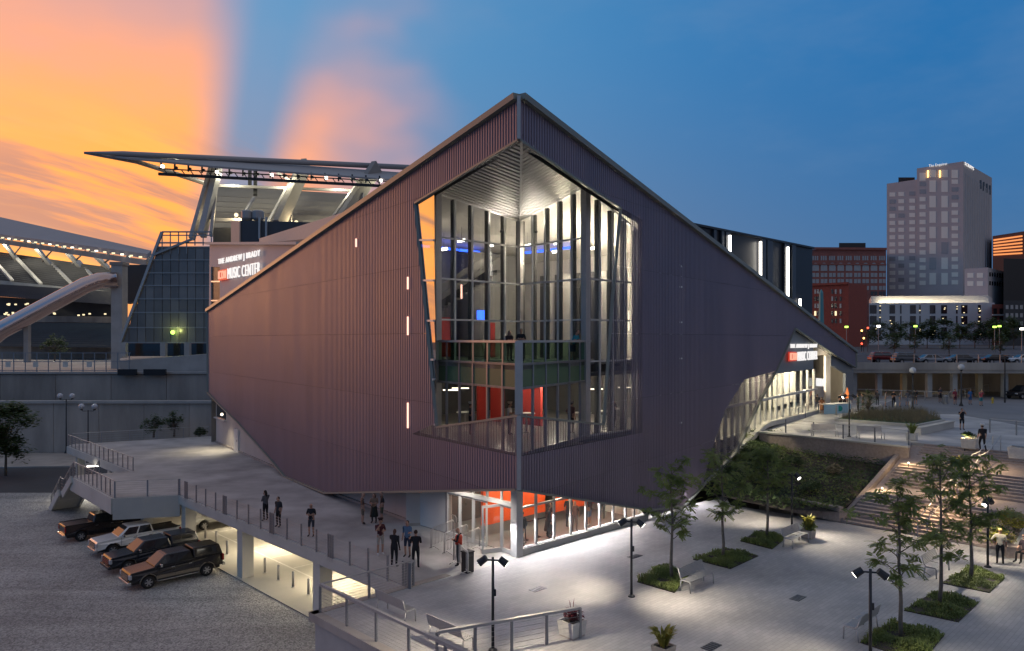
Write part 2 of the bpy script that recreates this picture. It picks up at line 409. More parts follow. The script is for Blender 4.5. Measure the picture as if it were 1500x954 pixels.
# ------------------------------------------------------------------ setting: ground, plaza, upper plaza
gm = MB(); gm.quad((-3000, -400, LZ), (3000, -400, LZ), (3000, 5000, LZ), (-3000, 5000, LZ))
struct(gm.build('ground', 'asphalt'))
lot = [G(455, 912, LZ), G(310, 831, LZ)]
c0 = G(460, 910, LZ); c02 = Vector((c0.x, c0.y))
curb = lambda t, z=LZ: along(c02, gL, t, z)
mb = MB(); mb.poly([curb(-30, LZ + .004), curb(20.5, LZ + .004), G(186, 745, LZ + .004), G(86, 722, LZ + .004), G(0, 722, LZ + .004), Vector((-70, 48, LZ + .004)), Vector((-60, 2, LZ + .004)), Vector((-10, 2, LZ + .004))])
struct(mb.build('gravel_lot', 'gravel'))
# concrete parking bays under the walkway
inner = lambda t, w, z=LZ: along(c02 + gR * w, gL, t, z)
mb = MB(); mb.poly([curb(-4, LZ + .06), inner(-4, 24, LZ + .06), inner(48, 24, LZ + .06), curb(48, LZ + .06)])
mb.poly([curb(-4, LZ), curb(-4, LZ + .06), curb(48, LZ + .06), curb(48, LZ)])
pk = struct(mb.build('parking_pavement', 'parking'))
for i in range(9):
    t = 2.6 + i * 2.9; a = inner(t, 3.3, LZ + .065); b = inner(t, 9.2, LZ + .065); mb = MB()
    w = Vector((gL.x, gL.y, 0)) * .06; mb.quad(a - w, b - w, b + w, a + w); mb.build('bay_line', 'line_white', pk)
mb = MB(); a = inner(-2, 3.2, LZ + .065); b = inner(30, 3.2, LZ + .065); w = Vector((gR.x, gR.y, 0)) * .06; mb.quad(a - w, a + w, b + w, b - w); mb.build('bay_line', 'line_white', pk)
for px, py in ((286, 782), (301, 789), (317, 797), (333, 812), (368.6, 829.4), (388, 839), (408, 849.6), (429.4, 860), (452, 871)):
    p = G(px, py, LZ + .06); o = tag(bpy.data.objects.new('bollard', None), 'slim grey steel bollard in the row along the parking bays under the walkway', 'bollard', 'bollards along the parking bays')
    C.objects.link(o); o.location = p
    MB().tube([(0, 0, .02), (0, 0, .86), (0, 0, .9)], [.07, .07, .045], 12).build('post', 'steel', o, True, world=False)
    MB().lathe([(.13, 0), (.13, .02), (.08, .03)]).build('base_plate', 'steel', o, world=False)

# plaza slab: flush with the walkway along the light strip
SB2p = Vector((G(1235, 766).x, G(1235, 766).y))
front = along(K2, -gL, 30); far = along(K2, gR, 36)
mb = MB(); pl = [K, along(K2, gR, 28.5), G(1062, 724), G(1070, 740), G(1235, 766.5), along(SB2p, -gL, 14), Vector((44, 6, 0)), Vector((-4, 4, 0)), along(K2, -gL, 21)]
mb.prism([(p.x, p.y) for p in pl], -.3, 0.0)
plaza = struct(mb.build('plaza', 'pavers'))
# wall that carries the plaza above the gravel lot
rw = thing('retaining_wall', 'tall concrete retaining wall with dark coping at the plaza corner', 'wall', (K.x, K.y, LZ))
mb = MB()
for a, b in ((K2, K2 - gL * 21), (K2, K2 + gR * 6.4)):
    d = (b - a).normalized(); nn = Vector((d.y, -d.x));
    if nn.dot(Vector((-1, -.2)) if b.y < a.y else Vector((-1, 1))) < 0: nn = -nn
    q = a + nn * .02
    n_ = max(1, int((b - a).length / 3))
    for i in range(n_):
        p0 = a + (b - a) * (i / n_) + d * .01; p1 = a + (b - a) * ((i + 1) / n_) - d * .01
        m2 = MB(); m2.prism([tuple(p0 + nn * .0), tuple(p1 + nn * .0), tuple(p1 + nn * .22), tuple(p0 + nn * .22)], LZ, -.28); m2.build('wall_panel', 'concrete', rw)
    m2 = MB(); m2.prism([tuple(a - nn * .05 - d * .3), tuple(b - nn * .05), tuple(b + nn * .32), tuple(a + nn * .32 - d * .3)], -.275, .03); m2.build('coping', 'concrete_dark', rw)
# the light strip let into the paving
mb = MB(); a = along(K2, gR, 6.4, .006); b = along(K2, gR, 28, .006); w = Vector((gL.x, gL.y, 0)) * .22
mb.quad(a - w, b - w, b + w, a + w); struct(mb.build('paving_strip', 'concrete_pale'))
for px, py, lab in ((788, 863, 'dark slotted drain grate between the spotlight post and the street glass'), (930, 815, 'dark slotted drain grate beside a spotlight post near the light strip'), (1169, 876, 'dark slotted drain grate alone in the middle of the open plaza'), (1042, 947, 'dark slotted drain grate on the paving near the yellow green potted plant')):
    p = G(px, py, .005); o = MB().box((0, 0, 0), (.75, .4, .01)).build('drain_grate', 'dark_metal'); o.location = p; o.rotation_euler = (0, 0, ANG_R)
    for k in range(5): MB().box((-.3 + k * .15, 0, .008), (.03, .36, .012)).build('bar', 'rail', o, world=False)
    tag(o, lab, 'drain', 'drain grates in the plaza')

# upper plaza, street and pavement beyond it
ST = G(1334, 648, UZ); ST2 = Vector((ST.x, ST.y)); SB = G(1235, 766); SB2 = Vector((SB.x, SB.y))
mb = MB()
up = [G(1112, 633, UZ), G(1156, 637, UZ), G(1331, 655, UZ), ST, along(ST2, -gL, 9, UZ), along(ST2 - gL * 9, -gR, 6, UZ), Vector((75, 40, UZ)), Vector((120, 60, UZ)), Vector((150, 140, UZ)), Vector((30, 140, UZ)), Vector((28, 78, UZ)), Vector((22, 62, UZ))]
mb.prism([(p.x, p.y) for p in up], LZ + .5, UZ); struct(mb.build('upper_plaza', 'deck_floor'))
mb = MB(); rd = [G(1260, 607, UZ), G(1320, 581, UZ), G(1420, 578, UZ), G(1500, 560, UZ), Vector((110, 105, UZ)), Vector((90, 62, UZ)), G(1500, 625, UZ), G(1470, 619, UZ), G(1400, 607, UZ)]
mb.poly([p + Vector((0, 0, .004)) for p in rd]); struct(mb.build('road', 'road_grey'))
mb = MB(); cu = [G(1285, 582, UZ), G(1415, 578, UZ), G(1440, 573, UZ), G(1500, 560, UZ), Vector((110, 105, UZ))]
for a, b in zip(cu, cu[1:]): mb.bar(a + Vector((0, 0, .06)), b + Vector((0, 0, .06)), .3, .13)
struct(mb.build('kerb', 'concrete'))
mb = MB(); mb.poly([p + Vector((0, .35, .12)) for p in cu] + [Vector((110, 130, UZ + .12)), Vector((55, 130, UZ + .12)), Vector((45, 92, UZ + .12))]); struct(mb.build('pavement', 'concrete'))
# city ground further back, a little higher
mb = MB(); mb.quad((20, 150, 4.2), (700, 150, 4.2), (3000, 4000, 8), (-200, 4000, 8)); mb.quad((20, 150, LZ), (700, 150, LZ), (700, 150, 4.2), (20, 150, 4.2)); struct(mb.build('city_ground', 'asphalt'))

# broad granite steps up to the upper plaza
stair = thing('plaza_stairs', 'broad flight of brown granite steps climbing to the upper plaza in three runs', 'stairs', SB)
run = (ST2 - SB2); rdir = gR; SW = 8.2
nst = 24; total = run.length; tread = .37; land = (total - nst * tread) / 2
t = 0.0
for i in range(nst):
    if i in (10, 18):
        t += land
    z1 = UZ * (i + 1) / nst; a = SB2 + rdir * t
    dep = tread + (land if i in (9, 17) else 0) + .03
    p = [a, a - gL * SW, a - gL * SW + rdir * dep, a + rdir * dep]
    MB().prism([tuple(q) for q in p], z1 - UZ / nst - .02 if i else 0.0, z1).build('step', 'granite', stair)
    t += tread
mb = MB(); a = SB2 - gL * .02
mb.prism([tuple(SB2 + rdir * .3 - gL * .05), tuple(SB2 - gL * (SW - .05) + rdir * .3), tuple(ST2 - gL * (SW - .05)), tuple(ST2 - gL * .05)], [-.2, -.2, -.2, -.2], [.02, .02, UZ - .2, UZ - .2]); mb.build('step_base', 'granite', stair)
for k in (4.0, 4.45):                        # twin handrails down the middle, each with posts
    hr = thing('handrail', 'sloping steel handrail in the middle of the steps, the one nearer the ' + ('planted bank' if k < 4.2 else 'cheek wall'), 'handrail', along(SB2, -gL, k), group='handrails on the granite steps')
    mb = MB(); pts = []
    for f_, z_ in ((-.02, 0), (.36, UZ * 10 / 24), (.47, UZ * 10 / 24), (.68, UZ * 18 / 24), (.79, UZ * 18 / 24), (1.02, UZ)):
        pts.append(along(SB2 - gL * k, rdir, f_ * total, z_ + .95))
    mb.tube(pts, .03, 8).build('rail', 'steel', hr, True)
    for p in pts: MB().tube([p - Vector((0, 0, .98)), p], .025, 8).build('post', 'steel', hr, True)
MB().prism([tuple(SB2 + rdir * .1 + gL * .02), tuple(SB2 + rdir * .1 + gL * .3), tuple(ST2 + gL * .3), tuple(ST2 + gL * .02)], -.2, [.25, .25, UZ + .02, UZ + .02]).build('side_wall', 'granite', stair)
# cheek walls either side of the steps
cw = thing('cheek_wall', 'brown granite cheek wall stepping up along the far right of the steps', 'wall', along(SB2, -gL, SW))
mb = MB(); b0 = SB2 - gL * (SW + .02)
mb.prism([tuple(b0 + rdir * total * .55), tuple(b0 - gL * .45 + rdir * total * .55), tuple(b0 - gL * .45 + rdir * (total + .6)), tuple(b0 + rdir * (total + .6))], 0, [UZ * .55 + .3, UZ * .55 + .3, UZ + .6, UZ + .6]); mb.build('wall_body', 'granite', cw)
MB().prism([tuple(b0 + rdir * -.5), tuple(b0 - gL * .45 + rdir * -.5), tuple(b0 - gL * .45 + rdir * total * .55), tuple(b0 + rdir * total * .55)], 0, [.3, .3, UZ * .55 + .29, UZ * .55 + .29]).build('sloped_cap', 'concrete_pale', cw)
# low granite wall below the planted bank, terrace wall above it
lw = thing('planter_wall', 'low brown granite wall at the foot of the planted bank', 'wall', G(1150, 750))
w0 = G(1062, 728); w1 = SB
for i in range(8):
    a = w0.lerp(w1, i / 8); b = w0.lerp(w1, (i + 1) / 8); d = (b - a).normalized(); MB().bar(a + d * .01 + Vector((0, .2, .42)), b - d * .01 + Vector((0, .2, .42)), .4, .84).build('stone', 'granite', lw)
tw = thing('terrace_wall', 'granite faced terrace wall holding up the upper plaza above the planting', 'wall', G(1230, 660, 2))
ws = [G(1112, 633, UZ), G(1156, 637, UZ), G(1331, 655, UZ)]
for a, b in zip(ws, ws[1:]):
    n_ = max(1, int((b - a).length / 2.4))
    for i in range(n_):
        p = a.lerp(b, i / n_); q = a.lerp(b, (i + 1) / n_); d = (q - p).normalized()
        MB().bar(p + d * .01 + Vector((0, -.13, -.85)), q - d * .01 + Vector((0, -.13, -.85)), .22, 1.6).build('stone', 'granite', tw)
    MB().bar(a + Vector((0, -.1, .02)), b + Vector((0, -.1, .02)), .45, .12).build('coping', 'concrete_pale', tw)
# the planted bank itself
mb = MB(); bank_top = [G(1076, 664, 1.7), G(1112, 634, UZ - .3), G(1156, 639, UZ - .7), G(1331, 657, UZ - .9)]; bank_bot = [G(1045, 714, .3), G(1062, 727, .6), G(1140, 746, .6), SB + Vector((-.1, .1, .6))]
mb.v = [tuple(p) for p in bank_bot + bank_top]
for i in range(3): mb.f.append((i, i + 1, 5 + i, 4 + i)); mb.m.append(0)
struct(mb.build('planted_bank', 'soil'))

# ------------------------------------------------------------------ elevated walkway
def E(t, z=0.0, w=0.0): return along(E2 + gR * w, gL, t, z)
tc_ = 26.2
wk = thing('elevated_walkway', 'pale concrete elevated walkway on square columns with stairs down to the gravel', 'walkway', E(13, LZ))
c1 = E(tc_); c2 = G(166, 729); c3 = G(106, 697); c4 = G(195, 690); c5 = G(100, 653)
far1 = G(106, 651); far2 = G(306, 639)
A0 = G(306.7, 648.7); A1 = G(419, 699); A2 = G(487, 730); A3 = G(595, 771); A4 = G(640, 769); A5 = along(GC2, gL, 5.3)
mb = MB(); dk = [E0, c1, c4, c5, far1, far2, A0 + Vector((3, 4, 0)), A3 + Vector((6, 6, 0)), along(K2, gR, 24), ]
mb.prism([(p.x, p.y) for p in dk], -.32, -.002); mb.build('deck_slab', 'deck_floor', wk)
mb = MB(); mb.prism([(p.x, p.y) for p in (c1, c2, c3, c4)], -.4, -.006); mb.build('landing_slab', 'deck_floor', wk)
def beam(a, b, z0, z1, w, name='edge_beam', m='concrete_pale'):
    mb = MB(); d = (b - a).normalized(); mb.bar(Vector((a.x, a.y, (z0 + z1) / 2)), Vector((b.x, b.y, (z0 + z1) / 2)), w, z1 - z0); return mb.build(name, m, wk)
beam(E0, c1, -.62, -.05, .3); beam(c1, c2, -1.45, -.03, .35); beam(c2, c3, -1.1, -.04, .3); beam(c4, c5, -.7, -.05, .3)
def column(x, y, zt, s=.65, rz=ANG_R): MB().box((x, y, (zt + LZ) / 2), (s, s, zt - LZ), rz).build('column', 'concrete_pale', wk)
for t in (8.1, 17.0, 25.8):
    p = E(t, 0, .4); column(p.x, p.y, -.6, .7)
    for w_ in (9.5, 19): p = E(t, 0, w_); column(p.x, p.y, -.3, .6)
for px, py in ((210, 712), (113, 657), (160, 676), (150, 700)):
    p = G(px, py); column(p.x, p.y + .5, -.35, .62)
# stair from the landing down to the lot: two flights with a small landing
def flight(a, b, za, zb, w, n_):
    d = Vector((b.x - a.x, b.y - a.y)); L_ = d.length; d.normalize(); s = Vector((d.y, -d.x))
    for i in range(n_):
        p = Vector((a.x, a.y)) + d * (L_ * i / n_); q = p + d * (L_ / n_ + .02); z = za + (zb - za) * (i + 1) / n_
        MB().prism([tuple(p), tuple(p + s * w), tuple(q + s * w), tuple(q)], z - .16, z).build('step', 'concrete_pale', wk)
    for sd_ in (-.09, w + .09):
        p = Vector((a.x, a.y)) + s * sd_; q = Vector((b.x, b.y)) + s * sd_
        MB().bar((p.x, p.y, za - .15), (q.x, q.y, zb - .12), .16, .55).build('stringer', 'concrete_pale', wk)
f0 = G(107, 699); fd = gL.normalized()
fa = Vector((f0.x, f0.y)); fb = fa + fd * 2.6; fc = fb + fd * 1.2; fe = fc + fd * 2.9
flight(Vector((fa.x, fa.y, 0)), Vector((fb.x, fb.y, 0)), 0, -1.6, 1.8, 9)
s_ = Vector((fd.y, -fd.x))
MB().prism([tuple(fb), tuple(fc), tuple(fc + s_ * 1.8), tuple(fb + s_ * 1.8)], -1.85, -1.6).build('landing', 'concrete_pale', wk)
flight(Vector((fc.x, fc.y, 0)), Vector((fe.x, fe.y, 0)), -1.6, LZ, 1.8, 11)
# lights under the walkway
for t, w_ in ((3, 4), (3, 13), (12, 4), (12, 13), (21, 4), (21, 13), (30, 6), (34, 14)):
    p = E(t, -.40, w_); MB().box(p, (1.5, .2, .08), ANG_R).build('light_fixture', 'glow_white', wk)
    lamp('AREA', p - Vector((0, 0, .1)), 330, (1, .84, .58), wk, shape='RECTANGLE', size=1.5, size_y=.4, spread=R(170))
p = G(133, 672); p.z = -.75; MB().box(p + Vector((0, .6, 0)), (1.2, .15, .1), .3).build('light_fixture', 'glow_white', wk)
lamp('AREA', p + Vector((0, .6, -.1)), 160, (1, .92, .75), wk, size=1.0)
# wall at the back of the bays
bw = thing('undercroft_wall', 'plain concrete back wall of the parking bays under the walkway', 'wall', E(10, LZ, 21))
MB().bar(E(-4, (LZ - .3) / 2, 21), E(46, (LZ - .3) / 2, 21), .3, -LZ - .3).build('wall_body', 'concrete_pale', bw)

# railings: posts and thin cables
def railing(name, label, pts, step=1.5, h=1.07, cables=7, group=None, m='rail', drop=.25, toprail=.05, double=0, cab_r=.006):
    r = thing(name, label, 'railing', pts[0], group=group)
    for a, b in zip(pts, pts[1:]):
        L_ = (b - a).length; n_ = max(1, round(L_ / step)); d = (b - a).normalized()
        for i in range(n_ + 1):
            p = a.lerp(b, i / n_); MB().bar(p - Vector((0, 0, drop)), p + Vector((0, 0, h)), .06, .09, up=(d.x, d.y, 0)).build('post', m, r)
            if double and i % double == 0:
                for q in (.2, .4): MB().bar(p + d * q - Vector((0, 0, drop)), p + d * q + Vector((0, 0, h)), .06, .09, up=(d.x, d.y, 0)).build('post', m, r)
        for k in range(cables):
            z = h * (k + .6) / (cables + .4); MB().tube([a + Vector((0, 0, z)), b + Vector((0, 0, z))], cab_r, 5).build('cable', 'steel', r)
        if toprail: MB().bar(a + Vector((0, 0, h)), b + Vector((0, 0, h)), toprail * 1.4, toprail).build('top_rail', 'steel', r)
    return r
railing('cable_railing', 'long cable railing with paired posts along the open side of the walkway', [E(.1, 0, -.12), E(tc_, 0, -.12)], 1.55, double=4, toprail=0)
railing('cable_railing', 'cable railing across the landing edge above the parked pickups', [c1 + Vector((0, -.1, 0)), c2 + Vector((.1, 0, 0))], 1.8, toprail=.03)
railing('guard_railing', 'pale topped guard railing down the side of the landing by the outside stair', [c2 + Vector((.05, .1, 0)), c3 + Vector((.1, 0, 0))], 1.1, cables=5)
railing('guard_railing', 'guard railing with pale top rail along the left edge of the upper deck', [c4, c5], 1.3, cables=5)
railing('guard_railing', 'thin guard railing along the far edge of the deck before the wall and shrubs', [far1, far2], 2.6, cables=4)
fz = lambda p, z: Vector((p.x, p.y, z))
railing('stair_railing', 'bent stair railing beside the two short flights down to the gravel', [fz(fa, 0), fz(fb, -1.6), fz(fc, -1.6), fz(fe, LZ)], 1.2, cables=4)
railing('stair_railing', 'inner stair railing on the far side of the two short flights', [fz(fa + s_ * 1.8, 0), fz(fb + s_ * 1.8, -1.6), fz(fc + s_ * 1.8, -1.6), fz(fe + s_ * 1.8, LZ)], 1.2, cables=4)
railing('guard_railing', 'steel guard railing with wide pale top rail along the plaza corner wall', [along(K2, -gL, 19, .03), fz(K2, .03)], 1.9, cables=8, toprail=.09)
railing('guard_railing', 'short cable railing between the plaza corner and the end of the walkway', [fz(K2, .03), along(K2, gR, 4.4, .03)], 1.9, cables=9, toprail=.05)
railing('guard_railing', 'short return railing closing the end of the walkway beside the plaza', [along(K2, gR, 4.4, 0), E(0, 0, -.1)], 1.2, cables=9, toprail=.05)
r0 = G(640, 975); r1 = G(850, 935)
railing('guard_railing', 'pale topped railing that ends at the flower planter post', [r0, r1], 1.4, cables=6, toprail=.09)
# ------------------------------------------------------------------ the concert hall
OCc = G(760, 852)                                                  # foot of the prow, straight under the folded corner
PA = Plane((OCc.x, OCc.y), (-781, 1080)); PB = Plane((OCc.x, OCc.y), (790, 1080))
hall = thing('concert_hall', 'angular concert hall wrapped in dusky purple ribbed metal with a glazed prow corner', 'building', OCc)
RP = .21
def prof(s):
    f = (s / RP) % 1.0
    return 0.0 if f < .45 else .05 * (f - .45) / .08 if f < .53 else .05 if f < .92 else .05 * (1 - f) / .08
def trapezoids(polys, cuts):
    es = []
    for p in polys:
        for i in range(len(p)):
            a, b = p[i], p[(i + 1) % len(p)]
            if abs(a[0] - b[0]) > 1e-7: es.append((a, b) if a[0] < b[0] else (b, a))
    vs = sorted(set([round(v[0], 5) for p in polys for v in p] + [round(c, 5) for c in cuts])); lo = min(v[0] for p in polys for v in p); hi = max(v[0] for p in polys for v in p)
    vs = [v for v in vs if lo - 1e-6 <= v <= hi + 1e-6]
    for s0, s1 in zip(vs, vs[1:]):
        if s1 - s0 < 1e-4: continue
        mid = (s0 + s1) / 2; hit = []
        for a, b in es:
            if a[0] < mid < b[0]:
                k = (b[1] - a[1]) / (b[0] - a[0]); hit.append((a[1] + k * (mid - a[0]), a[1] + k * (s0 - a[0]), a[1] + k * (s1 - a[0])))
        hit.sort()
        for i in range(0, len(hit) - 1, 2): yield s0, s1, hit[i], hit[i + 1] + (i,)
def clipz(pts, z, keep):                    # keep = 1: above z, -1: below z
    out = []
    for i in range(len(pts)):
        a, b = pts[i], pts[(i + 1) % len(pts)]; da, db = (a[1] - z) * keep, (b[1] - z) * keep
        if da >= 0: out.append(a)
        if (da > 0 > db) or (da < 0 < db): t = da / (da - db); out.append((a[0] + (b[0] - a[0]) * t, z))
    return out
def ribbed(plane, polys, m, off=0.0, bands=3.6, block=36, name='scrim_panel'):
    lo = min(v[0] for p in polys for v in p); hi = max(v[0] for p in polys for v in p); cuts = []
    k = math.floor(lo / RP)
    while k * RP < hi: cuts += [(k + q) * RP for q in (0, .45, .53, .92)]; k += 1
    acc = {}
    for s0, s1, a, b in trapezoids(polys, cuts):
        quad = [(s0, a[1]), (s1, a[2]), (s1, b[2]), (s0, b[1])]
        z0 = min(a[1], a[2]); z1 = max(b[1], b[2]); i = math.floor(z0 / bands)
        while i * bands < z1:
            q = clipz(clipz(quad, i * bands + .008, 1), (i + 1) * bands - .008, -1)
            if len(q) > 2:
                mb = acc.setdefault((math.floor((s0 + s1) / 2 / RP / block), i, b[3]), MB())
                mb.poly([plane.w(s, z, off + prof(s)) for s, z in q])
            i += 1
    for mb in acc.values(): mb.build(name, m, hall)
def wall_poly(plane, polys, m, off, name='wall'):
    mb = MB()
    for s0, s1, a, b in trapezoids(polys, [.9]):
        if plane in (PA, PB) and s1 < .95: continue
        mb.quad(plane.w(s0, a[1], off), plane.w(s1, a[2], off), plane.w(s1, b[2], off), plane.w(s0, b[1], off))
    return mb.build(name, m, hall)
sa = lambda *p: [PA.sz(x, y) for x, y in p]
sb = lambda *p: [PB.sz(x, y) for x, y in p]
A_out = sa((760, 142), (305, 455), (306, 575), (323, 593), (349, 618), (400, 675), (419, 698), (478, 722), (760, 717))
A_win = sa((760, 205), (608, 298), (624, 460), (640, 626), (760, 609))
A_per = sa((640, 626), (760, 609), (760, 669), (604, 636), (636, 590))
A_per = sa((640, 626), (760, 609), (760, 669), (601, 636), (630, 530))
B_out = sb((760, 142), (1253, 515), (1253, 539), (1220, 519), (1163.5, 481), (1135.6, 543.7), (1114.7, 581.6), (1095.8, 619.4), (1076, 663), (1038, 700), (1000, 741), (955, 757), (948, 747), (760, 718))
B_win = sb((760, 205), (857, 271), (909, 305), (897, 438), (884, 622), (760, 609))
B_per = sb((909, 305), (940, 322), (940, 634), (760, 669), (760, 609), (884, 622), (897, 438))
B_per2 = sb((1135.6, 543.7), (1090, 556), (1062, 600), (1040, 665), (1030, 708), (1038, 700), (1076, 663), (1095.8, 619.4), (1114.7, 581.6))
# the left opening's see-through strip lies only under the sill
A_per = sa((640, 626), (760, 609), (760, 669), (604, 636), (639, 620))
ribbed(PA, [A_out, sa((760, 205), (608, 298), (624, 460), (639, 620), (604, 636), (760, 669))], 'scrim')
ribbed(PA, [A_per], 'scrim_open')
ribbed(PB, [B_out, sb((760, 205), (857, 271), (909, 305), (940, 322), (940, 634), (760, 669)), sb((1135.6, 543.7), (1090, 556), (1062, 600), (1040, 665), (1030, 708), (1038, 700), (1076, 663), (1095.8, 619.4), (1114.7, 581.6))], 'scrim')
ribbed(PB, [sb((909, 305), (924, 313), (924, 637), (760, 669), (760, 609), (884, 622), (897, 438))], 'scrim_open'); ribbed(PB, [sb((924, 313), (940, 322), (940, 634), (924, 637))], 'scrim_half'); ribbed(PB, [B_per2], 'scrim_open')
# solid wall behind the metal, open only behind the see-through parts
wall_poly(PA, [A_out, sa((760, 205), (600, 302), (604, 640), (760, 672))], 'interior_dark', -.45, 'backing_wall')
wall_poly(PB, [B_out, sb((760, 205), (857, 271), (909, 305), (945, 326), (945, 634), (760, 672)), sb((1135.6, 543.7), (1090, 552), (1055, 600), (1034, 665), (1030, 708), (1038, 700), (1076, 663), (1095.8, 619.4), (1114.7, 581.6))], 'interior_dark', -.45, 'backing_wall')
def edging(plane, pts, w, d, m, off=.05, name='trim'):
    for a, b in zip(pts, pts[1:]):
        MB().bar(plane.at(*a, off), plane.at(*b, off), d, w, up=(0, 0, 1)).build(name, m, hall)
edging(PA, [(760, 142), (305, 455)], .28, .5, 'scrim_trim'); edging(PB, [(761, 142), (1253, 515)], .28, .5, 'scrim_trim')
edging(PA, [(305, 455), (306, 575), (323, 593), (349, 618), (400, 675), (419, 698), (478, 722), (760, 717)], .1, .3, 'scrim_trim')
edging(PB, [(760, 718), (948, 747), (1000, 741), (1038, 700), (1076, 663), (1095.8, 619.4), (1114.7, 581.6), (1135.6, 543.7), (1163.5, 481), (1220, 519), (1253, 539), (1253, 515)], .1, .3, 'scrim_trim')
edging(PA, [(760, 205), (608, 298), (624, 460), (640, 626), (760, 609)], .1, .16, 'scrim_trim', 0); edging(PB, [(760, 205), (857, 271), (909, 305), (897, 438), (884, 622), (760, 609)], .1, .16, 'scrim_trim', 0)
nose = lambda y: PA.at(760, y) + Vector((0, -.12, 0))
MB().bar(nose(142), nose(205), .16, .16).build('corner_trim', 'steel', hall); MB().bar(nose(609), nose(717), .18, .18).build('corner_trim', 'steel', hall)
# sloped roof behind the parapet, and the plain back of the hall
pk_, lt, rt = PA.at(760, 144, -.3), PA.at(305, 457, -.3), PB.at(1253, 517, -.3); bk = Vector((lt.x + rt.x - pk_.x * .6, lt.y + 50, 12.5))
MB().add([pk_, rt, bk, lt], ((0, 1, 2), (0, 2, 3))).build('roof', 'dark_metal', hall)
MB().quad(Vector((lt.x, lt.y, -.3)), lt, bk, Vector((bk.x, bk.y, -.3))).build('back_wall', 'concrete_dark', hall)
MB().quad(Vector((rt.x, rt.y, UZ)), rt, bk, Vector((bk.x, bk.y, UZ))).build('back_wall', 'concrete_dark', hall)

# ---- glazed corner
IC = D(762, 497, 43.7); PLp = D(640, 497, 39.3); PRp = D(858, 497, 39.6); OC = D(760, 497, 33.3)
ic, pl_, pr, oc = [Vector((p.x, p.y)) for p in (IC, PLp, PRp, OC)]
def glazing(a, b, z0, z1, nv=None, zs=(), fr='white_frame', fin=None, gm_='glass_clear', mw=.07, svals=None, ends=True, sub=None):
    """panes between mullions from a to b (plan points); z0/z1 = heights at both ends"""
    L_ = (b - a).length; d = (b - a) / L_; nrm = Vector((d.y, -d.x)); nrm = nrm if nrm.dot(-a) > 0 else -nrm
    sv = svals or [i / nv for i in range(nv + 1)]
    za = lambda t: z0[0] + (z0[1] - z0[0]) * t
    zb = lambda t: z1[0] + (z1[1] - z1[0]) * t
    P = lambda t, z, o=0.0: Vector((a.x + d.x * L_ * t + nrm.x * o, a.y + d.y * L_ * t + nrm.y * o, z))
    for i, t in enumerate(sv):
        if not ends and i in (0, len(sv) - 1): continue
        MB().bar(P(t, za(t)), P(t, zb(t)), mw, .12, up=(d.x, d.y, 0)).build('mullion', fr, hall)
        if fin: MB().bar(P(t, za(t), -.2), P(t, zb(t), -.2), fin, .2, up=(nrm.x, nrm.y, 0)).build('fin', 'fin_grey', hall)
    rows = [None] + list(zs) + [None]
    for z in zs: MB().bar(P(sv[0], z, .02), P(sv[-1], z, .02), .13, .09).build('transom', fr, hall)
    MB().bar(P(sv[0], za(sv[0])), P(sv[-1], za(sv[-1])), .14, .09).build('transom', fr, hall); MB().bar(P(sv[0], zb(sv[0])), P(sv[-1], zb(sv[-1])), .14, .09).build('transom', fr, hall)
    for t0, t1 in zip(sv, sv[1:]):
        for r0_, r1_ in zip(rows, rows[1:]):
            pts = [P(t0, za(t0) if r0_ is None else r0_), P(t1, za(t1) if r0_ is None else r0_), P(t1, zb(t1) if r1_ is None else r1_), P(t0, zb(t0) if r1_ is None else r1_)]
            if pts[2].z <= pts[1].z or pts[3].z <= pts[0].z: continue
            MB().poly(pts).build('pane', gm_, hall)
ZS = (11.55, 13.75, 15.95)
glazing(pl_, ic, (9.3, 9.3), (18.3, 17.5), 5, ZS, fin=.14)
glazing(ic, pr, (9.3, 9.3), (17.5, 18.7), 5, ZS, fin=.16)
xe = lambda y: 603 + (y - 298) * .0945
ys_l = [297, 352, 411, 470, 527, 556, 600, 622]
PAg = PA.moved(-.06)
for y0, y1 in zip(ys_l, ys_l[1:]):
    ta = 636; MB().quad(PAg.at(xe(y1), y1), PAg.at(ta + (y1 - 297) * .012, y1), PAg.at(ta, y0 - (17 if y0 < 300 else 0)), PAg.at(xe(y0), y0)).build('pane', 'glass_mirror', hall)
    MB().bar(PAg.at(xe(y1) + 8, y1, .05), PAg.at(637, y1, .05), .1, .1).build('transom', 'white_frame', hall)
glazing(pr + gR * .05, pr + gR * 9.2, (5.3, 5.3), (18.6, 15.0), 8, (9.3,) + ZS[:2], fin=.22)
for p, zt in ((pl_, 18.6), (pr, 19.0)): MB().bar((p.x, p.y, 5.3), (p.x, p.y, zt), .36, .36, up=(gR.x, gR.y, 0)).build('corner_post', 'steel', hall)
MB().bar((ic.x, ic.y, 9.3), (ic.x, ic.y, 17.5), .26, .26, up=(gR.x, gR.y, 0)).build('corner_post', 'steel', hall)
MB().bar((oc.x, oc.y, 5.2), (oc.x, oc.y, 10.42), .36, .36, up=(0, 1, 0)).build('corner_post', 'steel', hall)
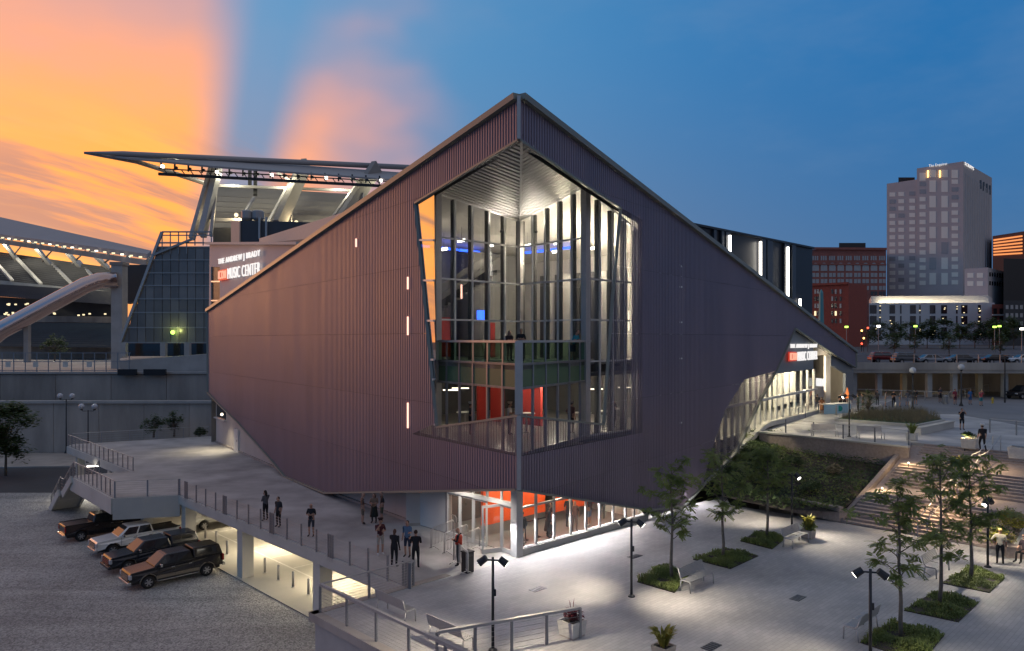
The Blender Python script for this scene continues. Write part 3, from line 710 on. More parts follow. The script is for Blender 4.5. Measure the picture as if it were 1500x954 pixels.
# terrace: floor, spandrel glass, green glass balustrade, windows of the floor below
MB().prism([tuple(oc), tuple(pr), tuple(ic), tuple(pl_)], 9.1, 9.3).build('terrace_floor', 'tile_floor', hall)
for a, b, n_ in ((oc, pl_ + (pl_ - oc).normalized() * .25, 6), (oc, pr + (pr - oc).normalized() * .55, 6)):
    glazing(a, b, (8.26, 8.26), (9.36, 9.36), n_, gm_='spandrel', mw=.09, ends=False, fr='rail')
    glazing(a, b, (9.36, 9.36), (10.38, 10.38), n_, gm_='glass_rail', mw=.03, ends=False, fr='rail')
    glazing(a, b, (5.3, 5.3), (8.26, 8.26), n_, gm_='glass_lit', mw=.1, ends=False, fr='rail')
    d = (b - a).normalized()
    for z, w_ in ((10.4, .16), (9.36, .14), (8.26, .14)): MB().bar((a.x, a.y, z), (b.x, b.y, z), w_, .1).build('hand_rail' if z > 10 else 'transom', 'steel', hall)
# ribbed metal soffit in two facets over the terrace
ap = PA.at(760, 206, -.15)
for top, plane, edge in (((pl_, 18.3), PA, (608, 298)), ((pr, 18.7), PB, (909, 305))):
    q = plane.at(*edge, -.25); i3 = Vector((ic.x, ic.y, 17.55)); p3 = Vector((top[0].x, top[0].y, top[1] + .05))
    up3 = Vector((0, 0, .3))
    MB().add([i3 + up3, ap + up3, q + up3, p3 + up3], ((0, 1, 2, 3),)).build('soffit_backing', 'interior_dark', hall)
    for k in range(24):
        t = (k + .3) / 24; a = i3.lerp(ap, t); e0 = p3.lerp(ap, t); dr_ = e0 - a
        den = dr_.x * (q - ap).y - dr_.y * (q - ap).x; f_ = ((ap - a).x * (q - ap).y - (ap - a).y * (q - ap).x) / den if abs(den) > 1e-6 else 1
        e = a + dr_ * max(.9, min(f_ - .03, 1.35))
        MB().bar(a, e, .22, .1).build('soffit_slat', 'soffit_slat', hall)
i3 = Vector((ic.x, ic.y, 17.5))
MB().bar(i3, ap, .12, .12).build('soffit_ridge', 'steel', hall)
for v, c_ in ((Vector((-1.1, -1.7, -.75)), (1, .9, .8)), (Vector((.9, -1.6, -.75)), (1, .93, .82))):
    p = i3 + v; MB().ball(p - Vector((0, 0, .12)), .09).build('uplight', 'fixture', hall); lamp('SPOT', p, 200, c_, hall, aim=p + Vector((0, -.3, 1)), spot_size=R(150), spot_blend=.8, shadow_soft_size=.08)
# interior shell
def RM(a, b): return ic + gR * a + gL * b
def room_wall(p, q, z0, z1, m, name='inner_wall'): MB().bar((p.x, p.y, (z0 + z1) / 2), (q.x, q.y, (z0 + z1) / 2), .2, z1 - z0).build(name, m, hall)
foot = [RM(-6.2, .1), RM(.1, .1), RM(.1, -4.9), RM(9, -4.9), RM(9, 9), RM(-4.3, 9)]
MB().prism([tuple(p) for p in foot], 9.1, 9.3).build('floor_slab', 'tile_floor', hall)
MB().prism([tuple(oc + Vector((0, .3))), tuple(pr + gR * .0), tuple(RM(9, -4.9)), tuple(RM(9, 9)), tuple(RM(-4.3, 9)), tuple(pl_)], 5.1, 5.3).build('floor_slab', 'tile_floor', hall)
MB().prism([tuple(oc + Vector((0, .3))), tuple(pr), tuple(RM(9, -4.9)), tuple(RM(9, 9)), tuple(RM(-4.3, 9)), tuple(pl_)], 8.5, 8.7).build('ceiling', 'interior_dark', hall)
MB().prism([tuple(p) for p in foot], [18.2, 17.6, 18.7, 16.2, 16.2, 17.4], [18.4, 17.8, 18.9, 16.4, 16.4, 17.6]).build('ceiling', 'interior_white', hall)
room_wall(RM(-4.3, 9), RM(9, 9), 9.3, 17, 'interior_mid'); room_wall(RM(9, 9), RM(9, -5), 9.3, 17.5, 'interior_white')
room_wall(RM(-4.3, 9), RM(9, 9), 5.3, 8.5, 'interior_dark'); room_wall(RM(9, 9), RM(9, -5), 5.3, 8.5, 'interior_mid')
room_wall(RM(-6.1, 3.7), RM(-4.3, 9), 5.3, 17.0, 'interior_dark')
room_wall(RM(4.2, 2.0), RM(4.2, -4.6), 9.3, 14.6, 'interior_white'); room_wall(RM(1.8, 6.5), RM(6, 6.5), 9.3, 16.4, 'interior_mid')
for b_ in (-3.9, -2.6, -1.2, .3, 1.6): room_wall(RM(4.05, b_), RM(4.05, b_ + .55), 9.3, 14.6, 'interior_dark', 'wall_strip')
for a_ in (-3.6, -.9): room_wall(RM(a_, 8.8), RM(a_ + .5, 8.8), 9.3, 17, 'interior_dark', 'wall_strip')
room_wall(RM(.6, 8.6), RM(1.8, 8.6), 9.3, 12, 'red_wall'); room_wall(RM(2.0, 5.2), RM(2.7, 5.2), 9.3, 11.6, 'red_wall')
room_wall(RM(1.0, 3.6), RM(1.0, 2.5), 5.3, 8.4, 'red_wall'); room_wall(RM(1.2, 1.0), RM(1.2, -.6), 5.3, 8.4, 'red_wall'); room_wall(RM(.0, 3.8), RM(.8, 3.8), 5.3, 8.4, 'red_wall')
for a_, z in ((-2.8, 16.5), (-.4, 16.5), (1.6, 16.5)): room_wall(RM(a_, 7.5), RM(a_ + 1.8, 7.5), z, z + .14, 'glow_blue', 'blue_light_bar')
for b_ in (.6, 3.0): room_wall(RM(5.4, b_), RM(5.4, b_ + 1.9), 16.4, 16.54, 'glow_blue', 'blue_light_bar')
room_wall(RM(.55, 4.4), RM(1.15, 4.4), 11.7, 12.35, 'glow_blue', 'screen')
# inner staircase climbing behind the left panes
p0, p1 = RM(-4.6, 4.2), RM(1.6, 4.2)
for i in range(20):
    a = p0.lerp(p1, i / 20); b = p0.lerp(p1, (i + 1) / 20); MB().bar((a.x, a.y, 11.6 + i * .17), (b.x, b.y, 11.6 + i * .17), 1.6, .16).build('inner_step', 'interior_dark', hall)
for o_ in (-.9, .9):
    q = gL * o_; MB().bar((p0.x + q.x, p0.y + q.y, 12.3), (p1.x + q.x, p1.y + q.y, 15.7), .08, .3).build('inner_stair_rail', 'interior_mid', hall)
room_wall(RM(-6, 4.8), RM(-4.4, 4.8), 11.3, 11.6, 'interior_mid'); room_wall(RM(-6, 5.2), RM(-3.9, 5.2), 11.7, 12.6, 'red_wall')
def vlight(p, z0, z1, m='glow_white', r=.07): MB().tube([(p.x, p.y, z0), (p.x, p.y, z1)], r, 8).build('light_tube', m, hall)
vlight(RM(-4.4, 1.0), 13.9, 16.6, 'glow_pink', .05); vlight(RM(-3.7, 1.0), 12.8, 13.6, 'glow_pink', .05)
vlight(RM(1.3, -4.0), 14.6, 16.3, 'glow_white', .1); vlight(RM(1.9, -4.3), 13.9, 15.4, 'glow_white', .1); vlight(RM(4.6, -4.5), 11, 12.2, 'glow_soft', .05); vlight(RM(6.3, -4.5), 12.8, 14, 'glow_soft', .05)
for a_, b_, z in ((-3.2, 1.6, 16.2), (-1.0, 1.6, 16.1), (-2.4, 4.2, 16.0), (1.2, .6, 16.2), (1.5, -1.6, 16.2), (2.8, -.3, 15.9), (3.2, -2.8, 15.9)):
    p = RM(a_, b_); MB().bar((p.x - .22, p.y, z - .04), (p.x + .22, p.y, z + .04), .14, .14).build('track_light', 'glow_white', hall)
    MB().tube([(p.x, p.y, z), (p.x, p.y, 17)], .012, 5).build('hanger', 'fixture', hall)
for a_, b_, z, e in ((-3, 4, 15.5, 45), (2.5, -2, 15.8, 680), (2.2, 4, 15.5, 110), (6, -2.5, 14.5, 1000), (6, -3.6, 11, 500), (-3, 4, 7.9, 70), (1.5, -1.5, 7.9, 260), (5.5, -2, 7.9, 420), (-1, 0, 7.9, 130)):
    p = RM(a_, b_); lamp('POINT', (p.x, p.y, z), e, (1, .86, .66), hall, shadow_soft_size=.25)
for z, m, rr in ((7.6, 'glow_soft', .05),):
    for a_, b_ in ((-4, 1.5), (-2.6, 2.4), (2.5, -3.6), (5, -4), (7, -3.5)):
        p = RM(a_, b_); MB().bar((p.x - .5, p.y, z), (p.x + .5, p.y, z), .1, .06).build('ceiling_light', m, hall)
# lower-floor furniture seen through the panes: a bar counter and tables
def inner_table(p, z, s=.5): MB().lathe([(.22, 0), (.22, .03), (.04, .05), (.04, 1.02), (s, 1.03), (s, 1.08)], (p.x, p.y, z), 12).build('bar_table', 'interior_white', hall)
for a_, b_ in ((-1.5, -2.0), (1.0, -4.0), (2.6, -4.2), (4.2, -3.9), (-3.6, .8)): inner_table(RM(a_, b_), 5.3)
# ---- street-level glass and doors
grr = GC2 + gR * 10.6
svs = [0, .125, .25, .37, .485, .595, .705, .81, .885, 1]
glazing(GC2, grr, (.32, .32), (3.9, 3.9), zs=(2.3,), svals=svs, fr='white_frame', mw=.1)
MB().bar((GC2.x, GC2.y, .15), (grr.x, grr.y, .15), .3, .34).build('sill', 'concrete_pale', hall)
MB().bar((GC2.x, GC2.y, 0), (GC2.x, GC2.y, 4), .42, .42, up=(gR.x, gR.y, 0)).build('corner_post', 'white_frame', hall)
a5 = Vector((A5.x, A5.y))
glazing(GC2, a5, (2.45, 2.45), (3.9, 3.9), 5, fr='white_frame', mw=.09)
MB().bar((GC2.x, GC2.y, 2.45), (a5.x, a5.y, 2.45), .2, .2).build('door_head', 'white_frame', hall)
dl = (a5 - GC2).length
for i in range(5):
    q0 = GC2 + gL * (dl * i / 5 + .05); q1 = GC2 + gL * (dl * (i + 1) / 5 - .05)
    if i == 1:
        q1 = q0 + (gL * .3 - gR * .95)        # the leaf that stands open
    d = (q1 - q0).normalized()
    dr = MB(); dr.bar((q0.x, q0.y, .12), (q1.x, q1.y, .12), .06, .22); dr.bar((q0.x, q0.y, 2.3), (q1.x, q1.y, 2.3), .06, .12)
    dr.bar((q0.x, q0.y, .02), (q0.x, q0.y, 2.36), .1, .06); dr.bar((q1.x, q1.y, .02), (q1.x, q1.y, 2.36), .1, .06)
    do = dr.build('door', 'white_frame', hall)
    MB().quad((q0.x, q0.y, .22), (q1.x, q1.y, .22), (q1.x, q1.y, 2.25), (q0.x, q0.y, 2.25)).build('pane', 'glass_clear', do)
    h = q0.lerp(q1, .85) - gR * .08; MB().tube([(h.x, h.y, .8), (h.x, h.y, 1.5)], .02, 6).build('handle', 'steel', do)
for a, b in ((A0, A1), (A1, A2), (A2, A3), (A3, A4), (A4, A5)):
    n_ = max(1, round((b - a).length / 2.6)); zt = 3.95
    for i in range(n_):
        p = a.lerp(b, i / n_); q = a.lerp(b, (i + 1) / n_); d = (q - p).normalized()
        inn = Vector((-d.y, d.x, 0)) * (.75 if (a is A0 or a is A1 or a is A2) else .1); inn = inn if inn.dot(Vector((.8, .6, 0))) > 0 else -inn
        MB().bar(p + d * .008 + inn + Vector((0, 0, zt / 2)), q - d * .008 + inn + Vector((0, 0, zt / 2)), .2, zt).build('wall_panel', 'beige_wall', hall)
    d = (b - a).normalized(); inn = Vector((-d.y, d.x, 0)) * (1.5 if (a is A0 or a is A1 or a is A2) else .12); inn = inn if inn.dot(Vector((.8, .6, 0))) > 0 else -inn
    MB().bar(a + inn * .4 + Vector((0, 0, .08)), b + inn * .4 + Vector((0, 0, .08)), .12, .16).build('skirting', 'concrete_dark', hall)
# upper part of the left end: service door, window, wall light
dA = (A1 - A0).normalized(); iA = Vector((-dA.y, dA.x, 0)); iA = (iA if iA.dot(Vector((.8, .6, 0))) > 0 else -iA) * .64
e1 = A0.lerp(A1, .30) + iA; e2 = A0.lerp(A1, .36) + iA; sdz = Vector((-.3, -.15, 0))
sdr = MB().bar(e1 + Vector((-.02, -.02, 1.05)) + sdz * .1, e2 + Vector((-.02, -.02, 1.05)) + sdz * .1, .12, 2.1).build('service_door', 'white_frame', hall)
p = e1.lerp(e2, .8) + sdz * .4; MB().tube([p + Vector((0, 0, .95)), p + Vector((0, 0, 1.15))], .03, 6).build('handle', 'dark_metal', sdr)
MB().bar(A0.lerp(A1, .02) + iA + Vector((0, 0, 4.3)), A0.lerp(A1, .16) + iA + Vector((0, 0, 4.3)), .1, 3.4).build('window', 'window_dark', hall)
MB().bar(A0.lerp(A1, .0) + iA * .8 + Vector((0, 0, 2.55)), A0.lerp(A1, .17) + iA * .8 + Vector((0, 0, 2.55)), .2, .12).build('window_sill', 'white_frame', hall)
p = PA.at(329, 607, .25); MB().ball(p, .14).build('wall_light', 'glow_soft', hall); lamp('SPOT', p + Vector((-.2, -.2, -.1)), 750, (1, .86, .6), hall, aim=p + Vector((-1.2, -.9, -4)), spot_size=R(125), spot_blend=1)
# ground floor inside: orange wall, floor, columns, lights
fl = [GC2 + gL * 5.1 + gR * .2, GC2 + gL * .15 + gR * .15, GC2 + gR * 10.4 + gL * .15, GC2 + gR * 10.4 + gL * 7, GC2 + gR * 3 + gL * 9, GC2 + gR * .2 + gL * 9]
MB().prism([tuple(p) for p in fl], .002, .05).build('floor_slab', 'tile_floor', hall); MB().prism([tuple(p) for p in fl], 3.9, 4.0).build('ceiling', 'interior_white', hall)
room_wall(GC2 + gL * 3.3 + gR * .7, GC2 + gL * 3.3 + gR * 5.4, 0.75, 3.9, 'orange_wall'); room_wall(GC2 + gL * 7 + gR * .3, GC2 + gL * 7 + gR * 10.4, .05, 3.9, 'interior_mid')
room_wall(GC2 + gL * 2.9 + gR * 5.8, GC2 + gL * 2.9 + gR * 10.2, .7, 3.9, 'orange_wall'); room_wall(GC2 + gR * 10.4, GC2 + gR * 10.4 + gL * 7, .05, 3.9, 'interior_white')
room_wall(GC2 + gL * 5.4 + gR * .3, GC2 + gL * 9 + gR * .3, .05, 3.9, 'interior_white')
p = GC2 + gR * 1.8 + gL * 4.6; MB().box((p.x, p.y, 3.1), (1.5, .9, .5), ANG_R).build('hanging_box', 'black', hall)
for a_, b_ in ((2.2, 1.7), (5, 1.8), (8, 1.6), (3, 5)):
    p = GC2 + gR * a_ + gL * b_; MB().bar((p.x - .6, p.y, 3.8), (p.x + .6, p.y, 3.8), .12, .08).build('ceiling_light', 'glow_white', hall)
    lamp('POINT', (p.x, p.y, 3.3), 170, (1, .88, .7), hall, shadow_soft_size=.2)
for a_ in (2.2, 3.1, 4.0):                   # queue posts inside
    p = GC2 + gR * a_ + gL * 1.6; MB().lathe([(.17, 0), (.17, .03), (.03, .05), (.03, .95), (.05, .96), (.05, 1.0)], (p.x, p.y, .05), 10).build('queue_post', 'black', hall)
p = GC2 + gR * 2.2 + gL * 1.6; q = GC2 + gR * 4 + gL * 1.6; MB().bar((p.x, p.y, .98), (q.x, q.y, .98), .02, .06).build('queue_belt', 'black', hall)
# entrance downlights over the doors and the grazing strip light under the metal skirt
for t in (1.2, 3.6): p = GC2 + gL * t - gR * 1.1; lamp('SPOT', (p.x, p.y, 3.8), 420, (1, .93, .85), hall, aim=(p.x, p.y, 0), spot_size=R(120), spot_blend=.9)
for t in (1.5, 4.5, 7.5, 10, 13, 15.5, 18):
    p = K2 + gR * (8.2 + t) + gL * .3; lamp('AREA', (p.x, p.y, 1.5 if t < 9 else .8), (150 if t < 9 else 45) if t > 2 else 60, (.95, .93, 1), hall, aim=(p.x + .9, p.y - .9, 0), shape='RECTANGLE', size=2.6, size_y=.1, spread=R(150))
# ---- left end: sign wall and the sunset-lit upper storey
PS = PA.moved(-.7)
sgn = [PS.sz(*q) for q in ((307, 357), (440, 357), (490, 330), (490, 420), (305, 560))]
wall_poly(PS, [sgn, [PS.sz(*q) for q in ((309, 391), (322, 391.5), (322, 455), (309, 462))]], 'sign_wall', 0, 'sign_wall')
MB().slab([PS.at(300, 385, -1.2), PS.at(330, 385, -1.2), PS.at(330, 470, -1.2), PS.at(300, 470, -1.2)], g3(PS.n) * .2).build('inner_wall', 'interior_dark', hall)
edging(PS, [(306, 357), (442, 357)], .22, .7, 'peach_wall', .1, 'parapet')
for y0, y1 in ((391, 412), (413, 440), (441, 462)): MB().quad(PS.at(309, y1, -.15), PS.at(322, y1, -.15), PS.at(322, y0, -.15), PS.at(309, y0, -.15)).build('pane', 'interior_dark', hall)
for y in (412.5, 440.5): MB().bar(PS.at(309, y, -.05), PS.at(322, y, -.05), .1, .14).build('mullion', 'white_frame', hall)
cl = MB().slab([D(387, 350, 104), D(387, 357, 104), D(470, 357, 78), D(520, 345, 66), D(520, 310, 66)], (.6, .3, 0)); cl.build('upper_storey', 'peach_wall', hall)
for x_, y0, y1 in ((405, 348, 356), (440, 338, 354), (479, 328, 336)):
    dd = 104 - (x_ - 387) * 38 / 133 * (1.12 if x_ < 470 else 1.03) - .9; MB().bar(D(x_, y0, dd), D(x_, y1, dd), .32, .1).build('light_tube', 'glow_white', hall)
for x_, y0, y1 in ((524, 350, 362), (600, 406, 424), (600, 464, 491), (600, 590, 627)):
    MB().bar(PA.at(x_, y0, .11), PA.at(x_, y1, .11), .09, .06).build('light_tube', 'glow_pink', hall)
# ---- dark upper volume on the right with tall light tubes
v1 = D(1190, 497, 85); vv = Vector((v1.x, v1.y)); v0 = vv - gR * 34
tz = 20.9
MB().prism([tuple(v0), tuple(vv), tuple(vv + gL * 26), tuple(v0 + gL * 26)], 4, tz).build('upper_volume', 'clad_black', hall)
nn = -gL
rnd = random.Random(3); t = 0
while t < 33.6:
    w_ = rnd.choice((.5, .7, .9, 1.2)); p = v0 + gR * (t + w_ / 2) + nn * .12
    if rnd.random() < .55: MB().box((p.x, p.y, (tz + 4) / 2), (w_, .24, tz - 4 - .1), ANG_R).build('cladding_panel', 'clad_grey', hall)
    t += w_ + rnd.choice((.3, .6, .9))
MB().bar((v0.x, v0.y, tz + .1), (vv.x, vv.y, tz + .1), .5, .2).build('coping', 'dark_metal', hall)
PV = Plane(vv + nn * .3, gR)
for x_, y0, y1 in ((1069, 345, 375), (1114, 354, 409), (1154, 362, 438), (1172, 438, 453)):
    MB().bar(PV.at(x_, y0), PV.at(x_, y1), .22, .14).build('light_tube', 'glow_white', hall)
# ---- right end: sign panel, lit glass wall, porch
PG = PB.moved(-.5)
def PGs(*q): return [PG.at(*p) for p in q]
MB().slab([PB.at(*p, -.25) for p in ((1163, 482), (1195.4, 502), (1195.4, 541), (1133, 549))], g3(PB.n) * .2).build('sign_panel', 'grey_panel', hall)
tops = lambda x: 541 + (1195 - x) * .13
def base_y(x): return 600.5 + (1195 - x) * .236 if x > 1120 else 618.2 + (1120 - x) * .9 if x > 1085 else 650 + (1085 - x) * .95
xs = [1195, 1186, 1177, 1167.5, 1158, 1149, 1140, 1132, 1124, 1116, 1108, 1100, 1092, 1084, 1076, 1066, 1056, 1046, 1036]
for x0, x1 in zip(xs, xs[1:]):
    ya = (548 if x0 < 1135 else tops(x0)); yb = (548 if x1 < 1135 else tops(x1)); m0 = 569.6 + (1195 - x0) * .2; m1 = 569.6 + (1195 - x1) * .2
    MB().quad(PG.at(x0, m0), PG.at(x1, m1), PG.at(x1, yb), PG.at(x0, ya)).build('pane', 'glass_lit', hall); MB().quad(PG.at(x0, base_y(x0)), PG.at(x1, base_y(x1)), PG.at(x1, m1), PG.at(x0, m0)).build('pane', 'glass_lit', hall)
    MB().bar(PG.at(x0, base_y(x0), -.2), PG.at(x0, ya, -.2), .2, .3, up=(PG.d.x, PG.d.y, 0)).build('mullion', 'white_frame', hall)
    MB().bar(PG.at(x0, m0, .1), PG.at(x1, m1, .1), .16, .2).build('transom', 'white_frame', hall)
    MB().slab([PG.at(x0, base_y(x0), .3), PG.at(x1, base_y(x1), .3), PG.at(x1, base_y(x1) + 7, .3), PG.at(x0, base_y(x0) + 7, .3)], g3(PG.n) * .5).build('sill', 'concrete_pale', hall)
w0_, w1_ = PG.moved(-6.5).at(1195, 600), PG.moved(-6.5).at(1010, 600)
MB().bar(Vector((w0_.x, w0_.y, 4.5)), Vector((w1_.x, w1_.y, 4.5)), .2, 9).build('inner_wall', 'interior_white', hall)
q0, q1 = PG.at(1195, 600, -.3), PG.at(1015, 600, -.3)
MB().prism([(q0.x, q0.y), (q1.x, q1.y), (w1_.x, w1_.y), (w0_.x, w0_.y)], UZ - .1, UZ + .05).build('floor_slab', 'tile_floor', hall)
MB().prism([(q0.x, q0.y), (q1.x, q1.y), (w1_.x, w1_.y), (w0_.x, w0_.y)], 8.2, 8.4).build('ceiling', 'interior_white', hall)
rnd = random.Random(5)
for x_ in range(1036, 1192, 13):
    p = PG.moved(-4.5 - rnd.random()).at(x_, 600); MB().bar((p.x, p.y, UZ), (p.x, p.y, 8.2), .9, .2, up=(PG.d.x, PG.d.y, 0)).build('inner_panel', rnd.choice(('interior_dark', 'interior_mid', 'interior_dark')), hall)
for x_ in (1050, 1085, 1115, 1145, 1175):
    p = PG.moved(-2.2).at(x_, 600); lamp('POINT', (p.x, p.y, 7.2), 900, (1, .87, .6), hall, shadow_soft_size=.3); MB().ball((p.x, p.y, 7.9), .16).build('ceiling_light', 'glow_white', hall)
# porch at the street entrance
pj = lambda x, y, o: PB.at(x, y, o)
MB().slab([pj(1222, 520, -.3), pj(1254, 540, -.3), pj(1254, 586, -.3), pj(1243, 588, -.3), pj(1243, 547, -.3), pj(1222, 535, -.3)], g3(PB.n) * .3).build('porch_wall', 'grey_panel', hall)
MB().slab([pj(1196, 502, -.3), pj(1222, 519.5, -.3), pj(1222, 524, -5), pj(1196, 540, -5)], (0, 0, -.15)).build('porch_soffit', 'beige_wall', hall)
MB().slab([pj(1196, 541, -4), pj(1222, 521, -4), pj(1222, 590, -4), pj(1196, 600, -4)], g3(PB.n) * .2).build('porch_back_wall', 'interior_white', hall)
MB().bar(pj(1219, 521, -.5), pj(1219, 592, -.5), .5, .5).build('porch_column', 'beige_wall', hall)
MB().quad(pj(1222, 548, -3), pj(1242, 550, -3), pj(1242, 588, -3), pj(1222, 590, -3)).build('pane', 'glass_clear', hall)
MB().quad(pj(1232, 555, -2.6), pj(1243, 556, -2.6), pj(1243, 582, -2.6), pj(1232, 583, -2.6)).build('lit_poster', 'glow_letter', hall)
MB().slab([pj(1204, 566, -1.2), pj(1232, 567, -1.2), pj(1232, 590, -1.2), pj(1204, 592, -1.2)], g3(PB.n) * .1).build('timber_screen', 'beige_wall', hall)
p = pj(1210, 560, -2); lamp('POINT', (p.x, p.y, 6.4), 450, (1, .9, .7), hall, shadow_soft_size=.3)

# ---- sign lettering
def text_mesh(body, depth=.06):
    cu_ = bpy.data.curves.new('t', 'FONT'); cu_.body = body; cu_.extrude = depth; cu_.align_x = 'LEFT'; cu_.resolution_u = 3; cu_.offset = -.014; cu_.space_character = 1.15
    o = bpy.data.objects.new('t', cu_); C.objects.link(o); dg = bpy.context.evaluated_depsgraph_get()
    me = bpy.data.meshes.new_from_object(o.evaluated_get(dg)); bpy.data.objects.remove(o); bpy.data.curves.remove(cu_); return me
def letters(parent, plane, body, p_bl, p_br, height, m, off=.25, depth=.05, name='lettering', fat=0.0, slant=0.0):
    """a line of letters on an upright plane, from one (s, z) to another"""
    me = text_mesh(body, depth); xs_ = [v.co.x for v in me.vertices]; ys_ = [v.co.y for v in me.vertices]
    x0, x1, y0, y1 = min(xs_), max(xs_), min(ys_), max(ys_); l = root_loc(parent)
    (s0, z0), (s1, z1) = p_bl, p_br
    flip = plane.w(s0, 0).x > plane.w(s1, 0).x
    for v in me.vertices:
        u = (v.co.x - x0) / (x1 - x0); w = (v.co.y - y0) / (y1 - y0)
        p = plane.w(s0 + (s1 - s0) * u + slant * w, z0 + (z1 - z0) * u + height * w, off + v.co.z); v.co = p - l
    me.materials.clear(); me.materials.append(M[m]); o = bpy.data.objects.new(name, me); C.objects.link(o); o.parent = parent; o['kind'] = 'stuff'; return o
def hall_sign(plane, label, tl, tr, tb, ml, mr, mbm, il, ir):
    s = thing('wall_sign', label, 'sign', plane.at(*ml, .2))
    a, b, c_ = plane.sz(*tl), plane.sz(*tr), plane.sz(*tb); letters(s, plane, 'THE ANDREW J BRADY', a, b, c_[1] - a[1], 'glow_letter')
    a, b, c_ = plane.sz(*ml), plane.sz(*mr), plane.sz(*mbm); letters(s, plane, 'MUSIC CENTER', a, b, c_[1] - a[1], 'glow_letter')
    hgt = c_[1] - a[1]
    a, b = plane.sz(*il), plane.sz(*ir); letters(s, plane, 'ICON', (a[0] + (b[0] - a[0]) * .06, a[1] + .12 * hgt), (a[0] + (b[0] - a[0]) * .94, b[1] + .12 * hgt), hgt * .78, 'glow_letter2', .28)
    mb = MB(); mb.slab([plane.w(a[0], a[1], .22), plane.w(b[0], b[1], .22), plane.w(b[0], b[1] + hgt, .22), plane.w(a[0], a[1] + hgt, .22)], g3(plane.n) * .1); mb.build('logo_plate', 'glow_red', s)
glow('glow_letter2', (1, .45, .3), 1.0)
hall_sign(PS, 'glowing white letters with red logo on the beige wall above the ribbed metal', (323.5, 390), (385, 378), (323.5, 380), (337.5, 409), (385, 401.5), (337.5, 393.5), (323.5, 411.5), (336, 409.5))
hall_sign(PB.moved(-.2), 'glowing white letters with red logo on the grey panel by the street porch', (1153.5, 512), (1193, 511), (1153.5, 504), (1164.5, 529), (1193, 526.5), (1164.5, 515.5), (1152.5, 529.5), (1163, 529))
# ------------------------------------------------------------------ stadium and its podium on the left
pw = thing('podium_wall', 'long stained grey concrete podium wall below the stadium', 'wall', (-45, 92, LZ))
yb = 91.4
for i in range(13):
    x0 = -96 + i * 5.6; x1 = x0 + 5.55
    MB().box(((x0 + x1) / 2, yb + .4, (LZ + 2.55) / 2), (x1 - x0, .8, 2.55 - LZ)).build('wall_panel', 'concrete_dark', pw)
MB().box((-58, yb + .3, 2.7), (76, 1.2, .3)).build('ledge', 'concrete', pw)
for i in range(10):
    x0 = -98 + i * 7.4; MB().box((x0 + 3.68, 99, 3.8), (7.34, .8, 4.2)).build('wall_panel', 'concrete_dark', pw)
MB().box((-60, 98.9, 6.0), (78, 1.2, .25)).build('ledge', 'concrete', pw)
MB().box((-60, 95.2, 2.0), (78, 7, .2)).build('planting_shelf', 'soil', pw)
mb = MB(); mb.quad((-260, 98.5, 5.8), (-20, 98.5, 5.8), (-20, 420, 6.5), (-260, 420, 6.5)); struct(mb.build('stadium_ground', 'concrete_dark'))
mb = MB(); mb.quad((-110, 76, LZ + .006), (-24, 83, LZ + .006), (-24, 91.2, LZ + .006), (-110, 91.2, LZ + .006)); struct(mb.build('pavement', 'concrete_dark'))
mb = MB(); mb.bar((-110, 76, LZ + .07), (-24, 83, LZ + .07), .25, .14); struct(mb.build('kerb', 'concrete'))
# fence along the podium
fn = thing('steel_fence', 'grey steel fence with square notices on the podium edge', 'fence', (-80, 99, 6.1))
xs_ = [-70 + i * 1.55 for i in range(13)]
for x in xs_: MB().bar((x, 99, 6.1), (x, 99, 8.7), .09, .09).build('post', 'rail', fn)
for z in (6.3, 7.5, 8.65): MB().bar((-70.2, 99, z), (xs_[-1] + .2, 99, z), .08, .08).build('rail', 'rail', fn)
for x in (-67.6, -63.9, -59.9, -56.7): MB().box((x, 98.9, 7.1), (.7, .03, .7)).build('notice', 'line_white', fn)
# pale block, dark openings
cb = thing('concourse_block', 'low pale concrete block with dark openings under the glass screen', 'building', (-48, 100, 5.8))
MB().prism([tuple(D(176, 497, 100).xy), tuple(D(312, 497, 100).xy), tuple(D(312, 497, 112).xy), tuple(D(176, 497, 112).xy)], 5.8, [7.6, 8.5, 8.5, 7.6]).build('base_wall', 'concrete', cb)
MB().slab([D(180, 503, 104), D(312, 503, 104), D(312, 522, 104), D(180, 522, 104)], (0, -.3, 0)).build('dark_opening', 'window_dark', cb)
for x in (182, 240, 275): MB().bar(D(x, 502, 102), D(x, 522, 102), .7, .7).build('pier', 'concrete', cb)
for x0, x1 in ((172, 199), (210, 242)): MB().slab([D(x0, 541, 97.5), D(x1, 541, 97.5), D(x1, 550, 97.5), D(x0, 550, 97.5)], (0, -.4, 0)).build('vent_panel', 'window_dark', cb)
